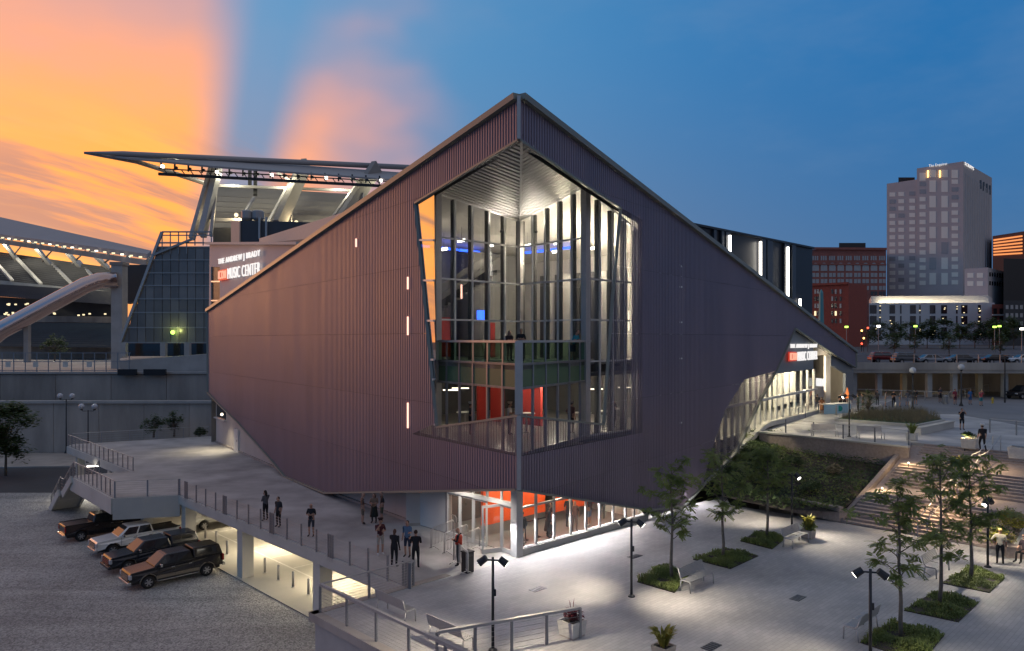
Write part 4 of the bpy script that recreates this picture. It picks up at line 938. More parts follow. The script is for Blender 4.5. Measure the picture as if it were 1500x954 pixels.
# glass screen with slanted edge
gs = thing('glass_screen', 'tall slanted screen of dark glass panes beside the concert hall', 'glass building', D(245, 502, 105))
mat('screen_glass', (.17, .155, .14), .3, .1, var=.25, vs=.15, spec=.7); mat('screen_glass_b', (.22, .205, .19), .35, .1, var=.2, vs=.15, spec=.7); mat('screen_frame', (.34, .335, .33), .5, .4)
PQ = Plane((0, 105), (1, 0)); lx = lambda y: 177 + (502 - y) * (238 - 177) / (502 - 340)
rnd = random.Random(11)
rows = [345, 362, 381, 400, 418.5, 438, 458, 480, 502]
for y0, y1 in zip(rows, rows[1:]):
    x = 311
    while x > lx(y0) + 2 or x > lx(y1) + 2:
        x0 = x - 12.2; tl, bl = max(x0, lx(y0)), max(x0, lx(y1)); tr, br = max(x, lx(y0)), max(x, lx(y1))
        if y1 > 378 or x0 > 300 - (380 - y1) * -3.5:
            pts = [PQ.at(bl + .4, y1 - .4), PQ.at(br - .4, y1 - .4), PQ.at(tr - .4, y0 + .4), PQ.at(tl + .4, y0 + .4)]
            MB().slab(pts, (0, -.08, 0)).build('pane', rnd.choice(('screen_glass', 'screen_glass', 'screen_glass_b')), gs)
        x = x0
for y in rows: MB().bar(PQ.at(lx(y), y, .1), PQ.at(311, y, .1), .1, .16).build('transom', 'screen_frame', gs)
MB().bar(PQ.at(lx(502), 502, .12), PQ.at(238, 340, .12), .35, .35).build('edge_frame', 'steel', gs)
for x in (238, 250, 262, 274, 286, 298, 310): MB().bar(PQ.at(x, 340, .1), PQ.at(x, 372 if x < 286 else 360, .1), .12, .12).build('frame_post', 'screen_frame', gs)
for y in (340, 356): MB().bar(PQ.at(lx(y), y, .1), PQ.at(310, y, .1), .2, .2).build('frame_rail', 'screen_frame', gs)
MB().bar(PQ.at(226, 374, .3), PQ.at(285, 350, .3), .3, .3).build('frame_brace', 'screen_frame', gs)
MB().ball(D(253, 487, 104.5), .3).build('lamp_bulb', 'glow_green', gs); lamp('POINT', D(253, 484, 103.8), 60, (.9, 1, .3), gs, shadow_soft_size=.2)
MB().slab([PQ.at(178, 502, -.4), PQ.at(311, 502, -.4), PQ.at(311, 362, -.4), PQ.at(230.5, 362, -.4)], (0, -1, 0)).build('inner_wall', 'concrete_dark', gs)
# pillar and leaning metal tube
mat('mirror_metal', (.62, .5, .47), .16, .9, bump=.5, bs=.9)
pi = thing('concrete_pylon', 'tall square concrete pylon at the end of the metal tube', 'pylon', D(175, 545, 118))
MB().box(Vector((D(175, 455, 118).x, 118, (D(175, 386, 118).z + 5.8) / 2)), (1.75, 1.75, D(175, 386, 118).z - 5.8)).build('shaft', 'concrete', pi)
MB().box(D(175, 387, 118), (2.1, 2.1, .5)).build('cap', 'concrete_dark', pi)
MB().slab([D(182, 388, 122), D(228, 388, 122), D(205, 440, 122), D(182, 445, 122)], (0, -2, 0)).build('dark_recess', 'interior_dark', pi)
tb = thing('metal_tube', 'huge leaning mirror metal tube rising to the concrete pylon', 'tube', D(38, 530, 112))
MB().tube([D(-60, 534, 108), D(0, 485, 110), D(75, 445, 113), D(125, 418, 115), D(145, 411.5, 116), D(172, 410, 117)], [1.3, 1.3, 1.28, 1.25, 1.25, 1.25], 20).build('tube_body', 'mirror_metal', tb, True)
MB().bar(D(40, 470, 112), D(40, 531, 112), .7, .7).build('support_post', 'concrete', tb)
# far stand
fs = thing('stadium_stand', 'far stadium stand with raked dark seats under a long lit canopy', 'stadium', D(80, 500, 215))
mat('seat_dark', (.05, .05, .055), .6, var=.2, vs=.2); mat('seat_teal', (.045, .06, .065), .6, var=.2, vs=.2); mat('canopy', (.34, .33, .33), .6, var=.08, vs=.05)
def rows_of(x0, x1, ta, tb_, ba, bb, d0, d1, n_, m):
    for i in range(n_):
        t = (i + .5) / n_; dd = d0 + (d1 - d0) * t
        MB().bar(D(x0, ta + (ba - ta) * t, dd), D(x1, tb_ + (bb - tb_) * t, dd - 14), (d0 - d1) / n_ * .95, .55).build('seat_row', m, fs)
rows_of(-30, 168, 365, 393, 412, 440, 222, 202, 16, 'seat_dark'); rows_of(-30, 168, 415, 428, 432, 446, 200, 192, 8, 'seat_dark'); rows_of(-30, 172, 472, 474, 507, 509, 196, 172, 12, 'seat_teal')
for x0, y0, x1, y1 in ((16, 370, 60, 417), (66, 377, 108, 420), (115, 383, 142, 413), (-24, 366, 18, 412)):
    MB().bar(D(x0, y0 - 1, 217), D(x1, y1 - 1, 196), .8, .5).build('aisle', 'concrete', fs)
MB().slab([D(-30, 408, 199), D(170, 428, 190), D(170, 433, 190), D(-30, 416, 199)], (0, -2, 0)).build('fascia', 'concrete', fs)
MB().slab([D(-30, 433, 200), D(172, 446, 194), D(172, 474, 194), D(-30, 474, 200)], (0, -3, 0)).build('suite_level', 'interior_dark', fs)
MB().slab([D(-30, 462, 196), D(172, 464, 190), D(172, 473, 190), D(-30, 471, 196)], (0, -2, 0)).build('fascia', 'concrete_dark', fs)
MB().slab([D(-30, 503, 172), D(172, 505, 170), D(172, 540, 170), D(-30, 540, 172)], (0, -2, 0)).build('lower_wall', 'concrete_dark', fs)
rnd = random.Random(21)
for i in range(26):
    x = rnd.uniform(2, 165); y = rnd.choice((446, 459, 460, 461)); x = x if i < 8 else rnd.uniform(7, 42)
    MB().box(D(x, y + rnd.uniform(-1, 1), 190), (.5, .2, .35)).build('suite_light', 'glow_window', fs)
cn = [D(-40, 314, 225), D(222, 374, 160), D(216, 379, 158), D(-40, 343, 205)]
MB().slab(cn, (0, 0, -1.0)).build('canopy', 'canopy', fs)
for i in range(12):
    t = i / 11; MB().bar(cn[0].lerp(cn[1], t) - Vector((0, 0, .6)), cn[3].lerp(cn[2], t) - Vector((0, 0, .6)), .5, .8).build('canopy_rib', 'concrete', fs)
MB().bar(cn[3] - Vector((0, 0, .9)), cn[2] - Vector((0, 0, .9)), .6, 1.2).build('canopy_beam', 'concrete_dark', fs)
for i in range(24):
    t = (i + .5) / 24; p = cn[3].lerp(cn[2], t) + Vector((0, 1, .4)); MB().box(p - Vector((0, 2, .3)), (.6, .3, .3)).build('flood_light', 'glow_window' if i % 3 else 'glow_soft', fs)
    if i % 5 == 2: lamp('POINT', p + Vector((0, 4, -2.5)), 3500, (1, .93, .72), fs, shadow_soft_size=.6)
for x in (2, 48, 92, 134): MB().bar(D(x, 349 + x * .15, 206 - x * .2), D(x + 24, 383 + x * .07, 214 - x * .2), .9, .9).build('strut', 'steel', fs); MB().bar(D(x + 33, 354 + x * .15, 206 - x * .2), D(x + 14, 380 + x * .07, 214 - x * .2), .3, .3).build('brace', 'dark_metal', fs)
# near stand: roof blade, raking masts, stepped underside of the upper deck
ns = thing('stadium_stand', 'near stadium stand with long blade roof, raking masts and stepped concrete underside', 'stadium', D(400, 500, 140))
mat('stand_concrete', (.30, .28, .26), .85, var=.12, vs=.1); mat('stand_steel', (.36, .35, .35), .5, .3)
MB().tube([D(123, 223.5, 128), D(180, 225.5, 130), D(610, 246, 150)], [.15, .5, .55], 8).build('roof_boom', 'stand_steel', ns, True)
MB().tube([D(123, 224.5, 128), D(200, 237, 132), D(303, 269, 137)], [.15, .4, .45], 8).build('lower_boom', 'stand_steel', ns, True)
MB().slab([D(150, 229, 131), D(310, 235, 137), D(640, 259, 152), D(640, 270, 142), D(310, 246, 131), D(190, 234, 128)], (0, 0, -.35)).build('roof_blade', 'canopy', ns)
for i in range(20):
    x = 236 + i * 20; y = 247 + i * 1.05 if x > 300 else 243 + (x - 236) * .09; dd = 131 + i * .5
    MB().bar(D(x, y - 6, dd), D(x, y + 5, dd), .25, .25).build('light_hanger', 'dark_metal', ns); MB().box(D(x + 2, y + 1, dd), (.45, .5, .4)).build('flood_light', 'dark_metal' if i % 4 else 'glow_white', ns)
    if i % 4 == 1: lamp('POINT', D(x, y + 7, dd + 5), 1300, (1, .95, .7), ns, shadow_soft_size=.4)
MB().bar(D(232, 255, 131), D(640, 277, 141), .35, .5).build('light_gantry', 'dark_metal', ns); MB().bar(D(232, 247, 131), D(640, 270, 141), .2, .2).build('light_gantry', 'dark_metal', ns)
for i in range(30): x = 240 + i * 13; MB().bar(D(x, 248 + i * .7, 131 + i * .3), D(x + 6, 256 + i * .7, 131 + i * .3), .15, .15).build('gantry_brace', 'dark_metal', ns)
for xt, yt, xb, yb_, w_ in ((322, 235, 296, 345, 1.0), (313, 236, 281, 350, .7), (318, 262, 309, 345, .5)): MB().bar(D(xt, yt, 137), D(xb, yb_, 130), w_, w_ * 1.6).build('mast', 'stand_steel', ns)
for xt, yt, xb, yb_ in ((449, 240, 398, 330), (552, 244, 490, 325)):
    MB().bar(D(xt, yt, 146), D(xb + 10, yb_, 136), 1.1, 2.6).build('mast', 'stand_concrete', ns); MB().bar(D(xt - 6, yt + 2, 146.5), D(xb - 2, yb_, 139), .7, 1.6).build('mast', 'stand_steel', ns)
    MB().bar(D(xt - 21, yt + 39, 141), D(xt - 24, yb_, 139), .5, .5).build('mast_leg', 'stand_steel', ns); MB().bar(D(xt - 43, yt + 13, 143), D(xt - 15, yt + 30, 143), .5, .5).build('strut', 'stand_steel', ns)
MB().bar(D(316, 272, 140), D(530, 280, 146), .5, .5).build('tie_beam', 'stand_steel', ns); MB().bar(D(315, 322, 140), D(380, 322, 142), .5, .6).build('tie_beam', 'stand_steel', ns)
for i in range(8):
    t = i / 8; y0, y1 = 272 + 62 * t, 284 + 48 * t; dd = 158 - 16 * t
    MB().slab([D(312, y0, dd), D(640, y1 + 8, dd + 6), D(640, y1 + 15, dd + 6), D(312, y0 + (14 if i == 0 else 7.0), dd)], (0, -2.2, 0)).build('deck_step', 'stand_concrete', ns)
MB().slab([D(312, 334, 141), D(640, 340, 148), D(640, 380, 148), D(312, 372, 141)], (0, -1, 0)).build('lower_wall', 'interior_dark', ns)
MB().bar(D(374, 245, 144), D(374, 286, 142), .7, .7).build('hanger_post', 'dark_metal', ns); MB().bar(D(366, 245, 144), D(366, 273, 142), .7, .7).build('hanger_post', 'dark_metal', ns); MB().bar(D(372, 290, 146), D(358, 313, 142), .5, .5).build('strut', 'stand_steel', ns)
for x, y in ((346, 315), (434, 326)): MB().ball(D(x, y, 140), .4).build('lamp_bulb', 'glow_window', ns); lamp('POINT', D(x, y + 2, 139), 700, (1, .8, .45), ns, shadow_soft_size=.3)
# plant room on the roof between hall and stadium
pr_ = thing('plant_room', 'dark rooftop plant room with pipes and fans beside the stadium masts', 'plant room', D(370, 357, 112))
a = D(340, 357, 116); b = D(353, 357, 110); c_ = D(470, 357, 112)
MB().prism([(a.x, a.y), (b.x, b.y), (c_.x, c_.y), (c_.x, c_.y + 10), (a.x, a.y + 10)], a.z - 14, D(353, 323, 110).z).build('plant_box', 'clad_grey', pr_)
MB().slab([D(340, 324, 115.8), D(352.5, 324, 109.8), D(352.5, 356, 109.8), D(340, 356, 115.8)], (.1, .2, 0)).build('side_panel', 'beige_wall', pr_)
for x in (358, 374): MB().lathe([(.7, 0), (.9, .3), (.9, 1.3), (.6, 1.5)], D(x + 4, 323, 112), 12).build('fan', 'stand_steel', pr_)
for x in (380, 390): MB().bar(D(x, 318, 109.6), D(x, 350, 109.6), .25, .25).build('pipe', 'steel', pr_)

# ------------------------------------------------------------------ city on the right
def facade(root, plane, rects, m, name='window', inset=-.05, frame=None):
    for (x0, x1, y0, y1), mm in rects:
        a, b, c_, d_ = plane.at(x0, y1), plane.at(x1, y1), plane.at(x1, y0), plane.at(x0, y0); w = MB()
        w.slab([a + g3(plane.n) * .12, b + g3(plane.n) * .12, c_ + g3(plane.n) * .12, d_ + g3(plane.n) * .12], g3(plane.n) * .3); w.build(name, mm, root)
def block(name, m, root, x0, x1, xr, d, ytop, z0, ztop=None, rot=True):
    """a grid-aligned block whose near corner shows at x1 (distance d), left face to x0, right face to xr"""
    c = D(x1, 497, d); c2 = Vector((c.x, c.y)); zt = ztop if ztop is not None else D(x1, ytop, d).z
    pl1, pl2 = Plane(c2, gL), Plane(c2, gR); s0 = pl1.sz(x0, 400)[0]; s1 = pl2.sz(xr, 400)[0] if xr > x1 else 12
    MB().prism([tuple(c2), tuple(c2 + gR * s1), tuple(c2 + gR * s1 + gL * s0), tuple(c2 + gL * s0)], z0, zt).build(name, m, root); return pl1, pl2, zt
CZ = 6.9
mb = MB(); mb.quad((39, 101, CZ), (300, 101, CZ), (700, 400, 8.3), (120, 400, 8.3)); mb.quad((120, 400, 8.3), (700, 400, 8.3), (3000, 4000, 8.6), (-300, 4000, 8.6)); struct(mb.build('city_road', 'asphalt'))
tw_ = thing('office_tower', 'tall grey office tower with pale gridded windows and lit rooftop lettering', 'tower', D(1411, 500, 400))
p1_, p2_, _ = block('tower_core', 'stone_tower', tw_, 1343, 1411, 1453, 400, 236.5, 5)
rnd = random.Random(2)
wr = []
def wm(): return 'window_skyglow' if rnd.random() < .9 else 'window_grey'
tilt = lambda x: (1411 - x) * -.0
for cx0, cx1 in ((1347, 1356), (1394, 1403.5)):
    wr.append(((cx0, cx1, 249 + (1411 - cx0) * .09 - 1.5, 261 + (1411 - cx0) * .085 - 1.5), 'window_skyglow'))
    for k in range(14):
        y = 262 + k * 11.4 + (1411 - cx0) * .07 * (1 - k / 18); wr.append(((cx0, cx1, y, y + 6.4), wm()))
for cx0, cx1 in ((1361.5, 1371), (1379, 1388.5)):
    wr.append(((cx0, cx1, 249, 260), 'window_skyglow'))
    for k in range(7):
        y = 264.5 + k * 22.6; wr.append(((cx0, cx1, y, y + 17), wm()))
facade(tw_, p1_, wr, None)
for x in (1359.5, 1377): MB().bar(p1_.at(x, 260, .4), p1_.at(x, 250, .4), .5, .3).build('light_strip', 'glow_amber', tw_)
facade(tw_, p2_, [((x, x + 2.6, 251 + (x - 1411) * .55, 262 + (x - 1411) * .62), 'interior_dark') for x in (1435, 1439.5, 1444, 1448.5)], None, 'louvre')
rnd2 = random.Random(8)
for k in range(11):                           # shallow vertical ribs on the blank side
    x = 1414 + k * 3.4; MB().bar(p2_.at(x, 252 + (x - 1411) * .7, .05), p2_.at(x, 425, .05), .7, .35).build('rib', 'stone_tower', tw_)
pw1 = Plane(D(1345, 497, 418).xy, gL); c = D(1343.5, 497, 417); c2 = Vector((c.x, c.y)); s0 = Plane(c2, gL).sz(1299, 400)[0]
MB().prism([tuple(c2), tuple(c2 + gR * 30), tuple(c2 + gR * 30 + gL * s0), tuple(c2 + gL * s0)], 5, D(1343, 263, 417).z).build('tower_wing', 'stone_tower', tw_)
PW = Plane(c2, gL)
facade(tw_, PW, [((x0, x1, 280 + (1345 - x0) * .05 * (1 - k / 20) + k * 10.55, 286 + (1345 - x0) * .05 * (1 - k / 20) + k * 10.55), wm()) for x0, x1 in ((1303, 1311.5), (1316, 1324.5), (1332, 1340.5)) for k in range(14)], None)
MB().prism([tuple(D(1316, 497, 424).xy), tuple(D(1340, 497, 424).xy), tuple(D(1340, 497, 436).xy), tuple(D(1316, 497, 436).xy)], D(1320, 268, 424).z, D(1320, 260, 424).z).build('rooftop_shed', 'dark_metal', tw_)
s = thing('roof_sign', 'small white lit lettering near the top of the grey office tower', 'sign', p1_.at(1362, 245, .6))
a, b = p1_.sz(1361, 246.5), p1_.sz(1388, 243); letters(s, p1_, 'The Enquirer', a, b, 1.9, 'glow_letter', .5, .1)
s = thing('roof_sign', 'small white lit lettering on the shaded side of the grey tower', 'sign', p2_.at(1415, 245, .6))
a, b = p2_.sz(1412, 242), p2_.sz(1425, 250); letters(s, p2_, 'SCRIPPS', a, b, 1.7, 'glow_letter', .5, .1)
# pale podium in front of the tower
pb = thing('podium_building', 'low pale office podium with dark windows and a glowing lit band on top', 'building', D(1440, 500, 330))
PP = Plane(D(1455, 497, 330).xy, (-1, .10)); a, b = PP.at(1273, 497), PP.at(1457, 497)
MB().prism([(a.x, a.y), (b.x, b.y), (b.x * 1.15, b.y * 1.15), (a.x * 1.15, a.y * 1.15)], 5, PP.at(1360, 444).z).build('podium_wall', 'stone_pale', pb)
MB().prism([(PP.at(1280, 497, -3).x, PP.at(1280, 497, -3).y), (PP.at(1453, 497, -3).x, PP.at(1453, 497, -3).y), (b.x * 1.12, b.y * 1.12), (a.x * 1.12, a.y * 1.12)], PP.at(1360, 444).z, PP.at(1360, 433).z).build('setback_wall', 'stone_pale', pb)
for x in (1300, 1320, 1341, 1362, 1383, 1404, 1425, 1442): lamp('AREA', PP.at(x, 444.5, -1.2) + Vector((0, 0, .2)), 260, (1, .88, .6), pb, aim=PP.at(x, 436, -3.2), shape='RECTANGLE', size=6, size_y=.3)
wn = []
for y in (447, 463, 479.5):
    for x0, x1 in ((1274, 1284), (1303, 1311), (1333, 1341.5), (1362, 1370), (1378.5, 1387), (1408, 1417), (1432.5, 1436.5)): wn.append(((x0, x1, y, y + 12.5), 'window_dark'))
    for x in (1288, 1318.5, 1346.5, 1400.5): wn.append(((x, x + 2, y, y + 12.5), 'window_dark'))
facade(pb, PP, wn, None)
rnd = random.Random(14)
for i in range(34):
    (x0, x1, y0, y1), _ = rnd.choice(wn)
    MB().box(PP.at(rnd.uniform(x0 + .6, x1 - .6), rnd.uniform(y0 + 1, y1 - 1), .2), (.5, .15, .35)).build('window_light', 'glow_window', pb)
wb = thing('office_wing', 'grey office wing with a long row of small windows beside the tower', 'building', D(1450, 500, 350))
q1, q2, _ = block('wing_wall', 'stone_tower', wb, 1413, 1447, 1491, 350, 392, 5)
facade(wb, q1, [((x, x + 9, y, y + 7), 'window_skyglow') for x in (1417, 1431) for y in (400, 412)], None)
facade(wb, q2, [((1449 + k * 3.6, 1451 + k * 3.6, 399 + k * .35, 405 + k * .3), 'window_dark') for k in range(11)] + [((1449 + k * 3.6, 1451 + k * 3.6, 412 + k * .25, 418 + k * .25), 'window_dark') for k in range(11)], None)
# brick warehouses
bb = thing('brick_warehouse', 'big old brown brick warehouse with rows of arched windows', 'building', D(1290, 500, 400))
PK = Plane(D(1298, 497, 400).xy, (-1, .16)); a, b = PK.at(1180, 497), PK.at(1298, 497)
MB().prism([(a.x, a.y), (b.x, b.y), (b.x * 1.1, b.y * 1.1), (a.x * 1.1, a.y * 1.1)], 5, D(1296, 364, 400).z).build('wall', 'brick_brown', bb)
MB().bar(PK.at(1180, 364, .4), PK.at(1298, 365, .4), 1.4, 1.2).build('cornice', 'brick_brown', bb); MB().bar(PK.at(1180, 387, .2), PK.at(1298, 388, .2), .6, .8).build('string_course', 'brick_brown', bb)
for k in range(9):
    x = 1190 + k * 12.2
    for j in range(3): facade(bb, PK, [((x + j * 3.2, x + 2.2 + j * 3.2, 375, 381.5), 'window_grey')], None)
    m_ = MB(); pts = [PK.at(x, 397, .12), PK.at(x + 9.6, 397, .12)] + [PK.at(x + 4.8 + 4.8 * math.cos(math.pi * i / 8), 391 - 6 * math.sin(math.pi * i / 8), .12) for i in range(9)]
    m_.slab(pts, g3(PK.n) * .3).build('arched_window', 'window_grey', bb)
    for y in (400, 409, 419): facade(bb, PK, [((x, x + 4.4, y, y + 6), 'window_grey'), ((x + 5.2, x + 9.6, y, y + 6), 'window_grey')], None)
    if x > 1268:
        for y in (427, 436, 446): facade(bb, PK, [((x, x + 4.4, y, y + 6), 'window_dark'), ((x + 5.2, x + 9.6, y, y + 6), 'window_dark')], None)
MB().prism([tuple(D(1229, 497, 410).xy), tuple(D(1268, 497, 410).xy), tuple(D(1268, 497, 425).xy), tuple(D(1229, 497, 425).xy)], 50, D(1250, 356, 410).z).build('rooftop_shed', 'dark_metal', bb)
b2 = thing('brick_building', 'dark red brick building with paired windows in front of the warehouse', 'building', D(1250, 500, 270))
r1_, r2_, _ = block('wall', 'brick_red', b2, 1180, 1243, 1270, 270, 414.5, 5)
MB().bar(r1_.at(1180, 418, .3), r1_.at(1243, 415, .3), .8, .8).build('cornice', 'brick_red', b2)
rnd = random.Random(4)
facade(b2, r1_, [((x, x + 2.6, y, y + 6.5), 'glow_window' if rnd.random() < .04 else rnd.choice(('window_grey', 'window_dark'))) for x in (1193, 1197, 1218, 1223, 1230) for y in (424, 434.5, 445, 456, 467)], None)
tl_ = thing('teal_mast', 'tall pale teal tapered mast rising over the hall roof edge', 'mast', D(1203, 500, 160)); MB().tube([D(1203, 500, 160), D(1203, 430, 160)], [.7, .45], 8).build('shaft', 'teal', tl_) if mat('teal', (.10, .30, .32), .5) else None
MB().lathe([(.46, 0), (.3, .5), (.05, .9)], D(1203, 430, 160), 8).build('tip', 'teal', tl_)
ob = thing('round_office', 'office block with bands of windows painted with a glowing orange sunset reflection', 'building', D(1480, 500, 430))
mat('orange_brick', (.26, .085, .05), .7); PO = Plane(D(1470, 497, 430).xy, (1, .35)); a, b = PO.at(1454, 497), PO.at(1530, 497)
MB().prism([(a.x, a.y), (b.x, b.y), (b.x * 1.1, b.y * 1.1), (a.x * 1.1, a.y * 1.1)], 5, [D(1454, 347, 430).z, D(1490, 330, 430).z, D(1490, 330, 430).z, D(1454, 347, 430).z]).build('wall', 'orange_brick', ob)
glow('glow_sunset', (1, .34, .1), 1.1)  # emission stands in for the sunset reflected in the glass bands
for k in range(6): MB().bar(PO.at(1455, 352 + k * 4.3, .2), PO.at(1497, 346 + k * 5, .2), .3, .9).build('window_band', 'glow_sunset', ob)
db = thing('dark_office', 'dark glass office block at the edge of the city', 'building', D(1480, 500, 300))
PD = Plane(D(1455, 497, 300).xy, (1, .2)); a, b = PD.at(1470, 497), PD.at(1540, 497)
MB().prism([(a.x, a.y), (b.x, b.y), (b.x * 1.15, b.y * 1.15), (a.x * 1.15, a.y * 1.15)], 5, D(1480, 440, 300).z).build('wall', 'interior_dark', db); MB().prism([(a.x * 1.17, a.y * 1.17), (b.x * 1.17, b.y * 1.17), (b.x * 1.25, b.y * 1.25), (a.x * 1.25, a.y * 1.25)], 5, D(1480, 378, 350).z).build('tower_wall', 'clad_black', db)
facade(db, PD, [((1473 + k * 7, 1477 + k * 7, y, y + 6), 'window_grey') for k in range(4) for y in (447, 459, 471)], None)
rb = thing('brick_shop', 'small red brick building with tan balconies beside the podium', 'building', D(1465, 500, 310))
PZ = Plane(D(1462, 497, 310).xy, (1, .05)); a, b = PZ.at(1453, 497), PZ.at(1481, 497)
MB().prism([(a.x, a.y), (b.x, b.y), (b.x * 1.1, b.y * 1.1), (a.x * 1.1, a.y * 1.1)], 5, D(1465, 446, 310).z).build('wall', 'brick_red', rb)
facade(rb, PZ, [((x, x + 5, y, y + 8), 'window_dark') for x in (1455, 1464, 1473) for y in (452, 464, 476)], None)
for y in (461.5, 473.5, 487): MB().bar(PZ.at(1453, y, .3), PZ.at(1481, y, .3), .5, .6).build('balcony', 'peach_wall', rb)
# street deck with columns behind the crowd
dkk = thing('street_viaduct', 'low concrete street deck on columns behind the upper plaza', 'viaduct', (55, 95, UZ))
MB().prism([(40, 94), (130, 88), (130, 103), (40, 109)], 6.2, CZ).build('deck', 'concrete_dark', dkk); MB().bar((40, 94, 7.1), (130, 88, 7.1), .3, .9).build('parapet', 'concrete_dark', dkk)
for i in range(16): x = 41 + i * 3.1; MB().box((x, 95.4 - (x - 40) / 15, 4.65), (.6, .6, 3.1)).build('column', 'concrete' if i % 3 else 'tan', dkk) if ('tan' in M or mat('tan', (.34, .26, .15), .8)) else None  # warm light on some columns is painted in as tan
MB().bar((40, 106, 4.6), (130, 100, 4.6), .4, 3.2).build('back_wall', 'concrete_dark', dkk)
for i in range(19): x = 40.5 + i * 2.6; MB().bar((x, 94 - (x - 40) / 15 , 7.5), (x, 94 - (x - 40) / 15, 8.6), .08, .08).build('rail_post', 'rail', dkk)
MB().bar((40, 94, 8.6), (89, 90.7, 8.6), .08, .08).build('rail', 'rail', dkk)
for x in (48, 58, 70): lamp('POINT', (x, 99, 5.6), 25, (1, .75, .4), dkk, shadow_soft_size=.2)
# ------------------------------------------------------------------ plants
def leaf_quad(mb, p, s, rnd, flat=.5):
    a = rnd.uniform(0, 6.283); t = rnd.uniform(-flat, flat) * 1.4; u = Vector((math.cos(a), math.sin(a), math.sin(t) * .6)); u.normalize()
    w = Vector((-math.sin(a), math.cos(a), rnd.uniform(-flat, flat))).normalized()
    mb.quad(p - u * s, p + w * s * .42, p + u * s, p - w * s * .42)
def young_tree(seed, h=5.3, spread=1.5, leaf='leaf', start=1.8, dens=1.0):
    rnd = random.Random(seed); tr = MB(); cr = MB(); base = bpy.data.objects.new('young_tree', None); C.objects.link(base)
    path = [Vector((0, 0, 0))]; x = y = 0.0
    for i in range(1, 9): x += rnd.uniform(-.05, .05); y += rnd.uniform(-.05, .05); path.append(Vector((x, y, h * .95 * i / 8)))
    tr.tube(path, [.075 * (1 - .85 * i / 8) + .006 for i in range(9)], 8)
    n_ = 17
    def spray(o):
        tw_v = Vector((rnd.uniform(-1, 1), rnd.uniform(-1, 1), rnd.uniform(-.5, .45))); tw_v.normalize(); L_ = rnd.uniform(.18, .36)
        side = Vector((-tw_v.y, tw_v.x, rnd.uniform(-.5, .5))).normalized()
        for e_ in range(6):                    # a feathered leaf: leaflets in two rows along a stalk
            s_ = (e_ + 1) / 6; m_ = o + tw_v * L_ * s_ - Vector((0, 0, .05 * s_ * s_))
            for sg in (-1, 1):
                d_ = (side * sg + tw_v * .5).normalized(); q_ = m_ + d_ * .06; n2 = tw_v * .034
                cr.quad(m_, q_ - n2 + Vector((0, 0, .01)), m_ + d_ * .135 - Vector((0, 0, .015)), q_ + n2)
    for k in range(n_):
        f = k / (n_ - 1); z = start + (h * .86 - start) * f; q = z / (h * .95) * 8; i = min(7, int(q)); p = path[i].lerp(path[i + 1], q - i)
        a = k * 2.4 + rnd.uniform(-.5, .5); ln = spread * (.55 + .75 * math.sin(math.pi * (.12 + .72 * f))) * rnd.uniform(.65, 1.1)
        dirv = Vector((math.cos(a), math.sin(a), rnd.uniform(.45, 1.15)))
        pts = [p]; cur = p.copy()
        for j in range(5):
            dirv = (dirv + Vector((rnd.uniform(-.25, .25), rnd.uniform(-.25, .25), rnd.uniform(-.22, .12)))).normalized(); cur = cur + dirv * ln / 5; pts.append(cur.copy())
        tr.tube(pts, [.024 * (1 - f * .5), .018, .014, .010, .007, .003], 5)
        for j in range(2, 6):
            for c_ in range(2):
                sb_ = pts[j] + Vector((rnd.uniform(-1, 1), rnd.uniform(-1, 1), rnd.uniform(-.2, .5))).normalized() * rnd.uniform(.15, .42); tr.tube([pts[j], sb_], [.006, .002], 4, False)
                for _ in range(int(2.7 * dens + rnd.random())): spray(pts[j].lerp(sb_, rnd.uniform(.3, 1)))
    for _ in range(10): spray(path[-1] + Vector((rnd.uniform(-.2, .2), rnd.uniform(-.2, .2), rnd.uniform(-.3, .15))))
    tr.build('trunk', 'bark', base, True, world=False); cr.build('crown', leaf, base, world=False); return base
def broad_tree(seed, h=6.0, r=2.2, leaf='leaf_dark', n=2600, name='street_tree', ls=.2):
    rnd = random.Random(seed); base = bpy.data.objects.new(name, None); C.objects.link(base); tr = MB(); cr = MB()
    tr.tube([(0, 0, 0), (.05, 0, h * .25), (0, .06, h * .5), (.04, 0, h * .8)], [.14, .11, .08, .02], 8)
    cl = []
    for k in range(26):
        a = rnd.uniform(0, 6.28); zz = rnd.uniform(.32, .95); rr = r * math.sin(math.pi * min(1, (zz - .2) / .8) ** .8) * rnd.uniform(.35, 1.0); c_ = Vector((rr * math.cos(a), rr * math.sin(a), h * zz)); cl.append((c_, r * rnd.uniform(.2, .42)))
        tr.tube([(0, 0, h * rnd.uniform(.25, .5)), tuple(c_ * .55 + Vector((0, 0, h * .18))), tuple(c_)], [.05, .03, .01], 5)
    for k in range(n):
        c_, q = cl[k % len(cl)]; v = Vector((rnd.gauss(0, 1), rnd.gauss(0, 1), rnd.gauss(0, .8))); v.normalize(); leaf_quad(cr, c_ + v * q * rnd.uniform(.3, 1.1), ls * rnd.uniform(.6, 1.3), rnd)
    tr.build('trunk', 'bark', base, True, world=False); cr.build('crown', leaf, base, world=False); return base
